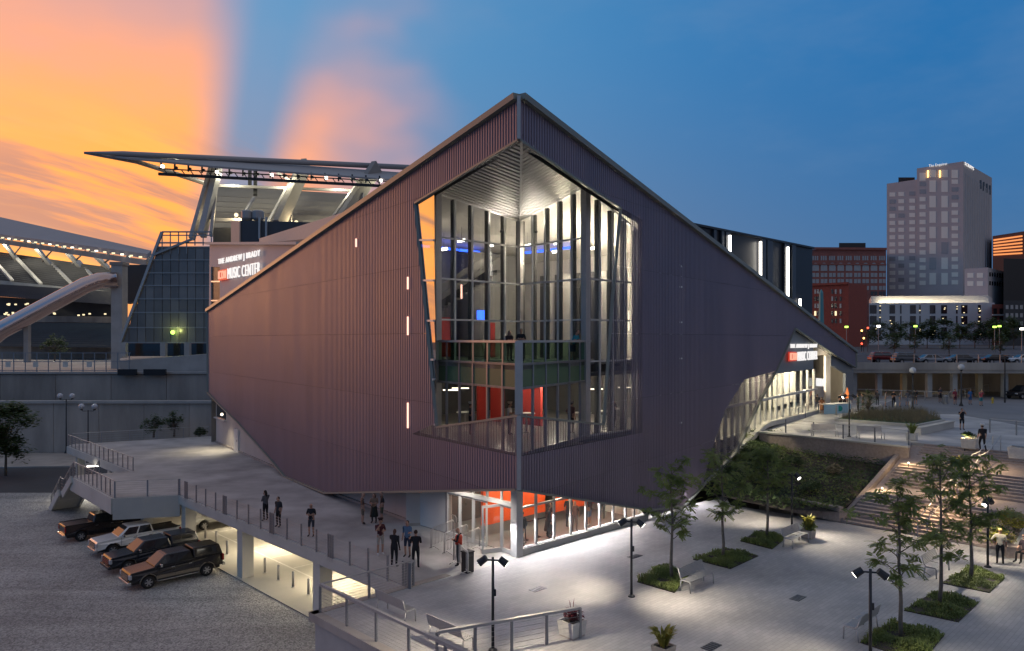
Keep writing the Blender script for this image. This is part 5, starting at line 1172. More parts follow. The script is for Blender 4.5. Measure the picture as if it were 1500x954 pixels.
def shrub(seed, r=.6, h=.7, leaf='leaf', n=420, ls=.09, name='shrub'):
    rnd = random.Random(seed); base = bpy.data.objects.new(name, None); C.objects.link(base); cr = MB(); st = MB()
    for k in range(7): a = rnd.uniform(0, 6.28); st.tube([(0, 0, 0), (r * .5 * math.cos(a), r * .5 * math.sin(a), h * .6)], [.02, .008], 5)
    lob = [(Vector((rnd.uniform(-.5, .5) * r, rnd.uniform(-.5, .5) * r, h * rnd.uniform(.3, .65))), rnd.uniform(.35, .6)) for _ in range(7)]
    for k in range(n):
        c_, q = lob[k % 7]; v = Vector((rnd.gauss(0, 1), rnd.gauss(0, 1), abs(rnd.gauss(0, .8)) - .2)); v.normalize(); leaf_quad(cr, c_ + Vector((v.x * r * q, v.y * r * q, v.z * h * q)) * rnd.uniform(.5, 1.1), ls * rnd.uniform(.6, 1.4), rnd, .9)
    st.build('stem', 'bark', base, world=False); cr.build('foliage', leaf, base, world=False); return base
def spiky(seed, leaf, h=.8, n=60, spread=.5, w=.03, name='potted_plant'):
    rnd = random.Random(seed); base = bpy.data.objects.new(name, None); C.objects.link(base); cr = MB()
    for k in range(n):
        a = rnd.uniform(0, 6.28); d_ = Vector((math.cos(a), math.sin(a), 0)); s_ = Vector((-d_.y, d_.x, 0)) * w; L_ = rnd.uniform(.5, 1); o = d_ * rnd.uniform(0, .12)
        p1 = o + d_ * spread * L_ * .5 + Vector((0, 0, h * L_ * .8)); p2 = o + d_ * spread * L_ + Vector((0, 0, h * L_ * rnd.uniform(.7, 1.0)))
        cr.quad(o - s_ * .5, o + s_ * .5, p1 + s_, p1 - s_); cr.add([p1 - s_, p1 + s_, p2], ((0, 1, 2),))
    MB().lathe([(.1, 0), (.13, .03), (.1, .07)], n=8).build('root_ball', 'soil', base, world=False); cr.build('foliage', leaf, base, world=False); return base
# six young trees in planted squares
beds = [((933, 853), (988, 869), (1012, 839), (972, 829), (984, 848)), ((1015, 820), (1070, 834), (1111, 815), (1062, 803), (1059, 816)), ((1084, 793), (1131, 805), (1151, 789), (1115, 777), (1123, 788)),
        ((1260, 942), (1350, 972), (1383, 931.6), (1309.5, 910.6), (1320, 935)), ((1324, 895), (1404, 912), (1433, 884), (1369, 867), (1376, 886)), ((1378, 854.6), (1449.6, 869), (1472, 847.6), (1425, 830), (1422, 851))]
where = ['beside the bench nearest the street-level glass', 'between two other planted squares before the ribbed metal', 'below the granite planter wall and yellow plant', 'beside the bench that faces the granite steps', 'between two other planted squares below the granite steps', 'near the woman in the cream top']
specs = [(5.3, 1.35, 1.7), (5.2, 1.3, 1.7), (4.9, 1.4, 1.9), (5.6, 1.25, 1.9), (6.4, 1.5, 1.8), (5.4, 1.4, 1.8)]
for i, b_ in enumerate(beds):
    pts = [G(*p) for p in b_[:4]]; cen = sum(pts, Vector()) / 4; bd = thing('planting_bed', 'square bed of low grassy plants ' + where[i], 'planting bed', cen, group='planted squares in the plaza')
    MB().prism([(p.x, p.y) for p in pts], .004, .03).build('soil', 'soil', bd)
    mb = MB(); rnd = random.Random(40 + i)
    for k in range(2600):
        u, v = rnd.random(), rnd.random(); p = pts[0].lerp(pts[1], u).lerp(pts[3].lerp(pts[2], u), v); hgt = rnd.uniform(.08, .3) * (.6 + .5 * math.sin(p.x * 3.1) * math.sin(p.y * 2.7)); a = rnd.uniform(0, 6.28); d_ = Vector((math.cos(a), math.sin(a), 0)); s_ = Vector((-d_.y, d_.x, 0)) * .018
        q = p + d_ * hgt * .4 + Vector((0, 0, hgt)); r_ = p + d_ * hgt * 1.1 + Vector((0, 0, hgt * .75)); mb.quad(p - s_, p + s_, q + s_, q - s_); mb.add([q - s_, q + s_, r_], ((0, 1, 2),))
    g_ = mb.build('grass_tufts', 'leaf', bd); g_['kind'] = 'stuff'
    t = young_tree(100 + i, *specs[i][:2], start=specs[i][2], dens=1.25 if i in (4, 5) else 1.0); t.location = G(*b_[4]); t.rotation_euler = (0, 0, i * 1.3)
    tag(t, 'slender young tree with feathery leaves ' + where[i], 'tree', 'young trees in the plaza')
# shrubs and ground cover on the bank
rnd = random.Random(77)
def bank(u, v):
    k = min(2, int(u * 3)); f = u * 3 - k; b_ = bank_bot[k].lerp(bank_bot[k + 1], f); t_ = bank_top[k].lerp(bank_top[k + 1], f); return b_.lerp(t_, v)
mb = MB()
for k in range(15000):
    u, v = rnd.uniform(.04, 1), rnd.random(); p = bank(u, v); row = max(0, math.sin(v * 19 + u * 2.5)); leaf_quad(mb, p + Vector((0, 0, rnd.uniform(.02, .14 + .5 * row))), rnd.uniform(.07, .16), rnd, .9)
    mb.m[-1] = 1 if math.sin(u * 9 + v * 3) + rnd.uniform(-.5, .5) > .55 else 0
o = tag(mb.build('ground_cover', ['leaf_dark', 'leaf']), 'dark mixed ground cover filling the planted bank', 'ground cover', kind='stuff')
sproto = [shrub(1, .8, 1.0, 'leaf'), shrub(2, .7, .7, 'leaf_dark'), shrub(3, .6, .6, 'straw', 300)]
sl = [(.20, .86, 0, 1.25, 'bright round shrub at the top corner of the bank by the lit glass wall'), (.12, .5, 0, 1.2, 'loose green shrub low on the bank against the ribbed metal'), (.30, .90, 1, 1.1, 'dark shrub under the terrace wall beside the bright round shrub'), (.45, .9, 1, 1.0, 'dark shrub under the terrace wall below the upper bench'),
      (.60, .92, 0, .8, 'small leafy shrub under the middle of the terrace wall'), (.74, .92, 0, 1.0, 'leafy shrub under the terrace wall near the steps'), (.9, .9, 1, 1.1, 'dark shrub at the top of the bank against the steps'), (.36, .55, 1, 1.3, 'broad dark shrub in the middle row of the bank'), (.52, .52, 1, 1.4, 'wide dark mound in the heart of the bank'),
      (.70, .50, 1, 1.3, 'dark mound in the bank towards the steps'), (.85, .45, 2, 1.2, 'straw coloured tuft in the bank beside the steps'), (.25, .22, 1, 1.2, 'low dark shrub just above the planter wall near the metal skirt'), (.45, .18, 0, 1.0, 'low leafy shrub just above the middle of the planter wall'), (.62, .2, 2, 1.1, 'straw coloured tuft above the planter wall'),
      (.80, .18, 1, 1.2, 'low dark shrub above the planter wall near the steps')]
used = set()
for u, v, k, s_, lab in sl:
    p = bank(u, v); o = sproto[k] if k not in used else dup(sproto[k], p); used.add(k); o.location = p; o.rotation_euler = (0, 0, u * 20); o.scale = (s_,) * 3; tag(o, lab, 'shrub', 'shrubs on the planted bank')
# right of the steps: bright shrubs and a low granite wall with someone sitting
wall2 = thing('seat_wall', 'low granite seat wall with a person sitting on it, right of the young trees', 'wall', G(1490, 822)); a = G(1478, 818); MB().bar(a + Vector((0, .3, .25)), a + Vector((5, -1.2, .25)), .5, .5).build('stone', 'granite', wall2); MB().bar(a + Vector((0, .3, .53)), a + Vector((5, -1.2, .53)), .6, .06).build('cap', 'granite', wall2)
bs_ = shrub(31, 1.1, 1.0, 'leaf_bright', 900); bs_.location = D(1492, 745, 36.5); bs_.location.z = .9; tag(bs_, 'bright yellow green shrub beside the right side of the steps', 'shrub')
mb = MB(); mb.prism([tuple(SB2 - gL * 9), tuple(SB2 - gL * 13), tuple(SB2 - gL * 14 + gR * 9), tuple(SB2 - gL * 9 + gR * 9)], 0, [.5, .5, 2.2, 2.2]); struct(mb.build('planted_bank', 'soil'))
for k, (px, py, z, s_, lf, lab) in enumerate(((1462, 802, .5, .9, 'leaf_bright', 'small yellow green shrub behind the woman in the cream top'), (1488, 780, .9, 1.0, 'straw', 'greyish tufted shrub above the granite seat wall'), (1478, 765, 1.0, .8, 'leaf', 'leafy green shrub between the bright shrub and seat wall'), (1470, 790, .6, .9, 'leaf_dark', 'dark shrub behind the lamp post near the seat wall'))):
    o = shrub(50 + k, .8, .9, lf, 600); o.location = G(px, py, z); o.scale = (s_,) * 3; tag(o, lab, 'shrub')
# shrubs and small trees at the podium wall, big tree at the left edge
for k, (px, py, d_, h_, r_, lab) in enumerate(((225, 641, 88, 2.6, 1.6, 'round dark shrub against the podium wall left of the taller one'), (255, 640, 88, 3.0, 1.3, 'taller open shrub against the podium wall'), (292, 641, 88, 1.2, .8, 'low shrub at the podium wall beside the hall corner'))):
    o = broad_tree(60 + k, h_, r_, 'leaf_dark', 900, 'wall_shrub', .16); o.location = D(px, py, d_); o.location.z = max(o.location.z, -1.9); tag(o, lab, 'shrub')
bt = broad_tree(70, 7.6, 3.6, 'leaf_dark', 5200, 'street_tree', .26); bt.location = Vector((D(8, 690, 76).x, 76, LZ)); tag(bt, 'broad dark leafy tree before the podium wall at the street', 'tree')
st_ = broad_tree(71, 5.5, 2.6, 'leaf_dark', 900, 'stadium_tree', .3); st_.location = (D(80, 500, 150).x, 150, 6.0); tag(st_, 'dark bushy tree inside the stadium fence below the seats', 'tree')
# row of city trees
ct = [broad_tree(80, 9, 3.9, 'leaf_dark', 1500, 'city_tree', .45), broad_tree(81, 8.5, 4.2, 'leaf_dark', 1500, 'city_tree', .45)]
gl = ['under the dark windows of the pale podium', ]
for i, (px, d_, s_) in enumerate(((1287, 235, 1.0), (1313, 235, .95), (1333, 240, 1.0), (1358, 238, 1.05), (1382, 236, 1.1), (1406, 240, .9), (1428, 240, 1.0), (1449, 238, 1.1), (1468, 230, 1.0), (1485, 225, 1.1))):
    o = ct[i] if i < 2 else dup(ct[i % 2], None); o.location = (D(px, 500, d_).x, d_, 7.4); o.rotation_euler = (0, 0, i * 1.7); o.scale = (s_,) * 3; tag(o, 'dark round street tree in the row before the pale podium and shops', 'tree', 'row of city street trees')
for i, (px, py, d_, lab) in enumerate(((1310, 545, 150, 'sparse small tree beside the parked cars on the street deck'), (1390, 540, 150, 'thin leafy tree behind the white car on the street deck'), (1465, 535, 140, 'small tree lit yellow by the street lamp'), (1340, 530, 170, 'small roadside tree between the lamp posts'))):
    o = broad_tree(90 + i, 4.6, 1.6, 'leaf_dark', 500, 'roadside_tree', .25); o.location = (D(px, 500, d_).x, d_, 7.0); tag(o, lab, 'tree')

# ------------------------------------------------------------------ street furniture
def plaza_lamp(px, py, lab, rz, e=160, h=3.15, z=0.0, col=(1, .86, .66), aim=(2.6, 2.6), glow_=True):
    p = G(px, py, z); o = thing('plaza_lamp', lab, 'lamp post', p, group='spotlight posts in the plaza')
    MB().tube([(0, 0, .02), (0, 0, h)], [.055, .045], 10).build('pole', 'dark_metal', o, True, world=False); MB().lathe([(.15, 0), (.15, .04), (.07, .09)]).build('base', 'dark_metal', o, world=False)
    d_ = Vector((math.cos(rz), math.sin(rz), 0)); MB().bar(-d_ * .3 + Vector((0, 0, h - .1)), d_ * .3 + Vector((0, 0, h - .1)), .05, .05).build('crossbar', 'dark_metal', o, world=False); MB().box((.07, 0, h * .62), (.08, .06, .22)).build('control_box', 'dark_metal', o, world=False)
    for sg in (-1, 1):
        c_ = d_ * sg * .34 + Vector((0, 0, h - .12)); t_ = (d_ * sg * .8 + Vector((0, 0, -.62))).normalized()
        hd = MB().tube([c_ - t_ * .14, c_ + t_ * .12, c_ + t_ * .17], [.11, .125, .135], 12).build('lamp_head', 'dark_metal', o, world=False)
        MB().tube([c_ + t_ * .172, c_ + t_ * .182], .105, 12).build('lens', 'glow_white', hd, world=False)
        l = lamp('SPOT', p + c_ + t_ * .22, e, col, o, aim=p + d_ * sg * aim[0 if sg > 0 else 1] + Vector((0, 0, 0)), spot_size=R(95), spot_blend=1.0, shadow_soft_size=.1)
    return o
plaza_lamp(722, 953, 'dark spotlight post standing by the benches near the walkway end', R(-10), 620, aim=(2.4, 2.2))
plaza_lamp(925, 874, 'dark spotlight post on open paving between the planter box and a tree', R(-20), 800, aim=(2.2, 2.8))
plaza_lamp(1275, 978, 'dark spotlight post beside the grass square with the slim forked tree', R(165), 420, aim=(2.4, 2.4))
plaza_lamp(1160, 777, 'dark spotlight post by the yellow plant and granite planter wall', R(-60), 800, aim=(2.4, 3.0))
plaza_lamp(1447, 831, 'dark spotlight post behind the far trees near the woman in cream', R(40), 620, aim=(2.4, 2.6))
plaza_lamp(1244, 640, 'thin lamp post on the upper terrace between the two benches', R(0), 420, h=3.2, z=UZ)
# small lights on the steps
for k, f_ in ((0.6, .30), (.6, .62), (2.6, .95)):
    p = along(SB2 - gL * k, gR, total * f_, UZ * f_ + .55); o = thing('step_light', 'small post light beside the granite steps, the %s of three' % ('lowest' if f_ < .5 else 'middle' if f_ < .9 else 'topmost'), 'light', p - Vector((0, 0, .55)))
    MB().tube([(0, 0, 0), (0, 0, .5)], .03, 8).build('post', 'dark_metal', o, world=False); MB().ball((0, 0, .53), .06).build('bulb', 'glow_soft', o, world=False); lamp('POINT', p + Vector((0, 0, .3)), 80, (1, .75, .42), o, shadow_soft_size=.1)
for k in (4.2,):
    for f_ in (.12, .42, .73): p = along(SB2 - gL * (k + .0), gR, total * f_, UZ * f_ + .9); lamp('SPOT', p + Vector((0, 0, 1.3)), 520, (1, .72, .40), None, aim=p + Vector((-.3, -.3, -1)), spot_size=R(140), spot_blend=1.0, shadow_soft_size=.05).name = 'handrail_light'
# benches
def bench_proto():
    o = bpy.data.objects.new('bench', None); C.objects.link(o); L_ = 1.8
    for sg in (-1, 1):
        x = sg * L_ / 2; MB().tube([(x, -.25, 0), (x, -.24, .4), (x, -.2, .46), (x, .15, .45), (x, .24, .55), (x, .34, .9)], .028, 8).build('side_frame', 'steel', o, True, world=False); MB().tube([(x, .26, 0), (x, .2, .45)], .028, 8).build('leg', 'steel', o, True, world=False)
    for k in range(7): MB().box((0, -.21 + k * .06, .475), (L_ - .03, .045, .018)).build('seat_slat', 'steel', o, world=False)
    for k in range(7):
        t = k / 6; MB().box((0, .235 + .11 * t, .55 + .34 * t), (L_ - .03, .02, .05)).build('back_slat', 'steel', o, world=False)
    for x in (-.3, .3): MB().tube([(x, -.2, .56), (x, .2, .58)], .014, 6).build('arm_divider', 'steel', o, True, world=False)
    return o
bp_ = bench_proto()
bl = [((580, 903), 0, math.atan2(-gL.y, -gL.x) + math.pi, 'steel slatted bench by the short cable railing at the plaza corner'), ((660, 944), 0, math.atan2(-gL.y, -gL.x) + math.pi, 'steel slatted bench beside the spotlight post near the corner railing'), ((1021, 860), 0, ANG_R + math.pi + math.pi, 'steel slatted bench at the edge of a grass square facing the open plaza'),
      ((1166, 798), 0, ANG_R, 'steel slatted bench next to the yellow plant'), ((1261, 928), 0, ANG_R + math.pi, 'steel slatted bench with its back to the slim forked tree'), ((1208, 640), UZ, R(-4), 'steel slatted bench on the upper terrace nearer the lit glass'), ((1275, 643), UZ, R(-4), 'steel slatted bench on the upper terrace nearer the granite steps'), ((1372, 840), 0, ANG_R, 'steel slatted bench half hidden behind the young tree trunks')]
for i, ((px, py), z, rz, lab) in enumerate(bl):
    o = bp_ if i == 0 else dup(bp_, None); o.location = G(px, py, z); o.rotation_euler = (0, 0, rz); tag(o, lab, 'bench', 'steel benches')
# planters
def planter(px, py, z, s, lab, m='line_white'):
    o = thing('planter_box', lab, 'planter', G(px, py, z), rz=ANG_R); MB().prism([(-s * .42, -s * .42), (s * .42, -s * .42), (s * .42, s * .42), (-s * .42, s * .42)], 0, .05).build('foot', 'concrete_dark', o, world=False)
    mb = MB()
    b_, t_, i_ = s * .43, s * .5, s * .42; H_ = s * .75
    mb.add([(x * q, y * q, zz) for q, zz in ((b_, .05), (t_, H_), (i_, H_), (i_, H_ - .1)) for x, y in ((-1, -1), (1, -1), (1, 1), (-1, 1))], [(k * 4 + j, k * 4 + (j + 1) % 4, k * 4 + 4 + (j + 1) % 4, k * 4 + 4 + j) for k in range(3) for j in range(4)]); mb.build('box', m, o, world=False); MB().box((0, 0, H_ - .09), (i_ * 2 - .01, i_ * 2 - .01, .02)).build('soil', 'soil', o, world=False); return o
def plant_in(o, pl_o, h_): pl_o.location = Vector(o.location) + Vector((0, 0, h_))
o = planter(838, 931, 0, .75, 'pale square planter box with dark red flowers at the railing end'); q = shrub(20, .38, .55, 'leaf_red', 420, .06, 'flower_plant'); plant_in(o, q, .47); tag(q, 'bushy dark red flowers in the pale planter box', 'flowers')
q = spiky(5, 'leaf_red', .75, 14, .35, .012); plant_in(o, q, .5); tag(q, 'thin arching red grass rising from the red flowers', 'grass plant')
o = planter(1184, 788, 0, .6, 'small dark planter holding the yellow plant by the planter wall', 'concrete_dark'); q = spiky(6, 'leaf_bright', .95, 110, .45, .05); plant_in(o, q, .35); tag(q, 'bright yellow leafy plant by the granite planter wall', 'plant')
q = shrub(22, .42, .5, 'leaf', 380, .08, 'potted_shrub'); plant_in(o, q, .32); tag(q, 'dark green leaves under the bright yellow plant', 'plant')
o = planter(972, 965, 0, .6, 'planter with yellow green plant at the bottom of the plaza', 'concrete_dark'); q = spiky(7, 'leaf_bright', .7, 90, .5, .045); plant_in(o, q, .4); tag(q, 'spiky yellow green plant in the planter on the open plaza', 'plant')
o = planter(1421, 657, UZ, .95, 'white planter box beside the officer at the top of the steps'); q = shrub(23, .5, .45, 'leaf_dark', 380, .09, 'potted_shrub'); plant_in(o, q, .68); tag(q, 'dark plants in the white planter box beside the officer', 'plant')
o = planter(1336, 645, UZ, .7, 'white planter at the end of the terrace railing above the steps'); q = spiky(8, 'leaf', .9, 60, .6, .05); plant_in(o, q, .48); tag(q, 'palm like green plant in the white planter at the terrace end', 'plant')
q = spiky(9, 'leaf_bright', 1.0, 60, .7, .07); q.location = along(SB2 - gL * 3.4, gR, total * .66, UZ * .72); tag(q, 'yellow lit palm leaves beside the handrail on the steps', 'plant')
o = planter(1492, 672, UZ, 1.0, 'white planter box at the far right top of the steps')
# barriers, bin
def barrier_proto():
    o = bpy.data.objects.new('crowd_barrier', None); C.objects.link(o); L_, h = 2.1, 1.08
    MB().tube([(-L_ / 2, 0, .12), (-L_ / 2, 0, h - .12), (-L_ / 2 + .12, 0, h), (L_ / 2 - .12, 0, h), (L_ / 2, 0, h - .12), (L_ / 2, 0, .12)], .03, 8).build('frame', 'steel', o, True, world=False); MB().tube([(-L_ / 2, 0, .2), (L_ / 2, 0, .2)], .018, 6).build('bottom_rail', 'steel', o, world=False)
    for k in range(15): x = -L_ / 2 + L_ * (k + 1) / 16; MB().tube([(x, 0, .2), (x, 0, h)], .014, 5).build('bar', 'steel', o, world=False)
    for x in (-L_ / 2 + .25, L_ / 2 - .25): MB().tube([(x, -.3, .015), (x, 0, .14), (x, .3, .015)], .018, 6).build('foot', 'steel', o, True, world=False)
    return o
bp2 = barrier_proto()
for i, ((x0, y0), (x1, y1), lab) in enumerate((((628, 808), (668, 790), 'steel crowd barrier furthest from the guard in the queue lanes'), ((647, 816), (688, 797), 'steel crowd barrier in the middle of the queue lanes'), ((664, 823), (708, 801), 'steel crowd barrier right behind the guard in the orange vest'), ((668, 827), (682, 840), 'steel crowd barrier end-on beside the black bin'), ((640, 776), (664, 784), 'steel crowd barrier against the doors at the back of the lanes'))):
    a, b = G(x0, y0), G(x1, y1); o = bp2 if i == 0 else dup(bp2, None); o.location = (a + b) / 2; o.rotation_euler = (0, 0, math.atan2(b.y - a.y, b.x - a.x)); tag(o, lab, 'barrier', 'crowd barriers at the doors')
o = thing('litter_bin', 'tall black litter bin beside the paving strip at the entrance', 'bin', G(685, 838), rz=ANG_R); MB().box((0, 0, .45), (.42, .42, .9)).build('body', 'black', o, bevel=.03, world=False); MB().box((0, 0, .93), (.46, .46, .07)).build('lid', 'black', o, bevel=.02, world=False); MB().box((0, -.215, .8), (.26, .01, .12)).build('slot', 'interior_dark', o, world=False)
o = thing('litter_bin', 'grey round litter bin on the far pavement beside the crowd', 'bin', G(1385, 592, UZ)); MB().lathe([(.3, 0), (.33, .8), (.3, .9), (.12, 1.0)]).build('body', 'rail', o, world=False); MB().lathe([(.34, .8), (.34, .86)]).build('rim', 'dark_metal', o, world=False)
# lamp posts with globes
def globe_lamp(base, h, n_, lab, grp, lit=False):
    o = thing('globe_lamp', lab, 'lamp post', base, group=grp); MB().tube([(0, 0, 0), (0, 0, .5), (0, 0, h)], [.12, .08, .06], 8).build('pole', 'dark_metal', o, True, world=False); MB().lathe([(.22, 0), (.22, .1), (.12, .3)]).build('base', 'dark_metal', o, world=False)
    if n_ == 2:
        MB().tube([(-.75, 0, h + .05), (-.6, 0, h - .1), (.6, 0, h - .1), (.75, 0, h + .05)], .04, 6).build('arm', 'dark_metal', o, True, world=False)
    for x in ((0,) if n_ == 1 else (-.75, .75)):
        MB().lathe([(.1, 0), (.16, .1), (.12, .16)], (x, 0, h), 10).build('collar', 'dark_metal', o, world=False); MB().ball((x, 0, h + .42), .33, 14, 10).build('globe', 'globe', o, True, world=False)
    return o
mat('globe', (.55, .56, .58), .25, spec=.6)
gp = 'twin globe lamp posts before the podium wall'
for px, py, pt, lab in ((97, 664, 585, 'dark twin globe lamp post close against the podium wall'), (129, 645, 601, 'dark twin globe lamp post rising behind the upper deck railing')):
    b = G(px, 664, LZ) if px < 100 else Vector((D(129, 600, 84).x, 84, LZ)); globe_lamp(b, D(px, pt, b.y).z - LZ, 2, lab, gp)
for px, py, lab in ((1337, 600, 'dark single globe lamp post beside the planting bed on the upper plaza'), (1408, 595, 'dark single globe lamp post on the far pavement behind the photographer')): b = G(px, py, UZ); globe_lamp(b, 3.7 if px < 1400 else 3.9, 1, lab, 'globe lamp posts on the upper plaza')
for px, py, d_, lab in ((1472, 590, 0, 'plain dark lamp post on the kerb of the far pavement'),): o = thing('lamp_post', lab, 'lamp post', G(px, py, UZ)); MB().tube([(0, 0, 0), (0, 0, 5.5)], [.1, .06], 8).build('pole', 'dark_metal', o, world=False); MB().box((0, -.3, 5.5), (.2, .7, .1)).build('head', 'dark_metal', o, world=False)
for i, (px, py, d_, m, lab) in enumerate(((1240, 479, 210, 'glow_green', 'street lamp with green yellow glow before the red brick building'), (1287, 478, 210, 'glow_white', 'street lamp with white glow at the left end of the podium'), (1341, 478, 210, 'glow_green', 'street lamp with green yellow glow before the middle of the podium'), (1457, 479, 205, 'glow_green', 'street lamp with green yellow glow before the brick shop'), (1464, 478, 215, 'glow_green', 'smaller street lamp glowing close beside another by the brick shop'), (1497, 482, 200, 'glow_white', 'street lamp glowing before the dark office block'))):
    o = thing('street_lamp', lab, 'street lamp', (D(px, 500, d_).x, d_, 7.2), group='city street lamps'); h = D(px, py, d_).z - 7.2; MB().tube([(0, 0, 0), (0, 0, h)], [.12, .07], 6).build('pole', 'rail', o, world=False); MB().box((0, 0, h), (.9, .5, .5)).build('lamp_head', m, o, bevel=.1, world=False)
rnd = random.Random(9)
tr_ = [('glow_amber', 1262, 486, 'small amber traffic light glowing by the brick building'), ('glow_stop', 1262, 505, 'small red traffic light glowing at the street corner'), ('glow_stop', 1271, 482, 'small red signal glowing beside the podium corner'), ('glow_amber', 1265, 497, 'amber light glowing midway between the other traffic lights')]
for m, px, py, lab in tr_:
    p = D(px, py, 190); o = thing('traffic_light', lab, 'traffic light', (p.x, p.y, 7.1), group='traffic lights'); MB().tube([(0, 0, 0), (0, 0, p.z - 7.1)], .07, 6).build('pole', 'dark_metal', o, world=False); MB().box((0, .1, p.z - 7.1), (.5, .3, 1.3)).build('housing', 'black', o, world=False); MB().ball((0, -.12, p.z - 7.1 + .25), .25).build('signal', m, o, world=False)
# upper plaza bits
o = thing('raised_bed', 'kerbed bed of tall grasses on the upper plaza near the porch', 'planting bed', G(1300, 620, UZ)); bpt = [G(1222, 617, UZ), G(1345, 626, UZ), G(1385, 618, UZ), G(1352, 606, UZ), G(1262, 606, UZ)]
MB().prism([(p.x, p.y) for p in bpt], UZ, UZ + .22).build('kerb', 'concrete_pale', o); mb = MB(); rnd = random.Random(12); cc = sum(bpt, Vector()) / 5
MB().prism([tuple((p + (cc - p) * .06).xy) for p in bpt], UZ + .2, UZ + .24).build('soil', 'leaf_dark', o)
for k in range(2600):
    i = rnd.randrange(5); a, b = bpt[i], bpt[(i + 1) % 5]; p = cc.lerp(a.lerp(b, rnd.random()), math.sqrt(rnd.random()) * .92); hh = rnd.uniform(.3, 1.0); d_ = Vector((rnd.uniform(-.3, .3), rnd.uniform(-.3, .3), 0)); s_ = Vector((.02, .01, 0)); p.z = UZ + .23; q = p + d_ * hh + Vector((0, 0, hh)); mb.add([p - s_, p + s_, q], ((0, 1, 2),))
g_ = mb.build('grass_tufts', 'straw', o); g_['kind'] = 'stuff'
sh = broad_tree(95, 2.6, 1.0, 'leaf_dark', 700, 'small_tree', .1); sh.location = G(1272, 612, UZ); tag(sh, 'small bushy tree in the kerbed bed before the porch', 'tree')
o = thing('low_wall', 'low pale wall at the end of the raised grass bed', 'wall', G(1378, 630, UZ)); MB().bar(G(1345, 637, UZ) + Vector((0, 0, .25)), G(1394, 626, UZ) + Vector((0, 0, .25)), .4, .5).build('wall_body', 'concrete_pale', o); MB().bar(G(1344, 637, UZ) + Vector((0, 0, .53)), G(1395, 626, UZ) + Vector((0, 0, .53)), .5, .06).build('cap', 'concrete_pale', o)
railing('terrace_railing', 'thin railing along the upper terrace wall behind the planted bank', [G(1151, 634, UZ), G(1331, 653, UZ)], 2.2, h=1.05, cables=3, toprail=.03, drop=0)
railing('ramp_railing', 'railing beside the ramp at the foot of the lit glass wall', [G(1136, 620, UZ), G(1180, 612, UZ), G(1181, 606, UZ)], 1.6, h=1.05, cables=3, toprail=.04, drop=0)
railing('plaza_railing', 'low railing panel on the upper plaza behind the officer', [G(1450, 634, UZ), G(1530, 642, UZ)], 2.5, h=1.1, cables=5, toprail=.04, drop=0)
railing('street_railing', 'long dark railing on the far pavement before the viaduct columns', [G(1255, 583, UZ), G(1390, 588, UZ), G(1500, 563, UZ)], 2.5, h=1.1, cables=4, toprail=.06, drop=0)
for i, (px, py) in enumerate(((1225, 609), (1236, 605), (1246, 601), (1291, 606), (1312, 604), (1333, 603))): 
    o = thing('plaza_bollard', 'slim pale bollard standing between the porch and the grass bed' if i < 3 else 'slim pale bollard along the street edge behind the grass bed', 'bollard', G(px, py, UZ), group='bollards by the porch' if i < 3 else 'bollards along the street edge'); MB().tube([(0, 0, 0), (0, 0, .95), (0, 0, 1.0)], [.08, .08, .05], 10).build('post', 'steel', o, True, world=False); MB().lathe([(.12, 0), (.12, .03), (.09, .04)]).build('base_plate', 'steel', o, world=False)
o = thing('fire_hydrant', 'small yellow fire hydrant on the far pavement', 'hydrant', G(1454, 591, UZ)); mat('yellow', (.5, .36, .04), .5); MB().lathe([(.16, 0), (.16, .05), (.1, .08), (.1, .5), (.13, .52), (.12, .6), (.05, .68)]).build('body', 'yellow', o, world=False); MB().tube([(-.2, 0, .4), (.2, 0, .4)], .05, 8).build('nozzle', 'yellow', o, world=False)
o = thing('banner_table', 'long table with pale blue banner at the street porch', 'table', G(1226, 606, UZ)); mat('banner', (.35, .55, .68), .7); mat('teal_logo', (.0, .22, .22), .7); a, b = G(1207, 607, UZ), G(1246, 605, UZ); MB().bar(a + Vector((0, .5, .95)), b + Vector((0, .5, .95)), 1.0, .05).build('table_top', 'line_white', o); MB().bar(a + Vector((0, 0, .46)), b + Vector((0, 0, .46)), .03, .9).build('banner', 'banner', o)
p = a.lerp(b, .58) + Vector((0, -.05, .5)); MB().tube([p, p + Vector((0, -.02, 0))], .28, 14).build('round_logo', 'teal_logo', o)
for t in (.05, .95): MB().bar(a.lerp(b, t) + Vector((0, .9, 0)), a.lerp(b, t) + Vector((0, .9, .93)), .05, .05).build('leg', 'steel', o)
p = G(1241, 600, UZ); o = thing('beacon', 'glowing orange inflatable cone at the porch entrance', 'beacon', p); MB().lathe([(.26, 1.2), (.22, 1.45), (.13, 1.9), (.03, 2.3)]).build('cone', 'glow_cone', o, world=False) if glow('glow_cone', (1, .25, .04), .9) else None; MB().lathe([(.3, 0), (.3, .05), (.05, .1), (.05, 1.2)]).build('stand', 'black', o, world=False)
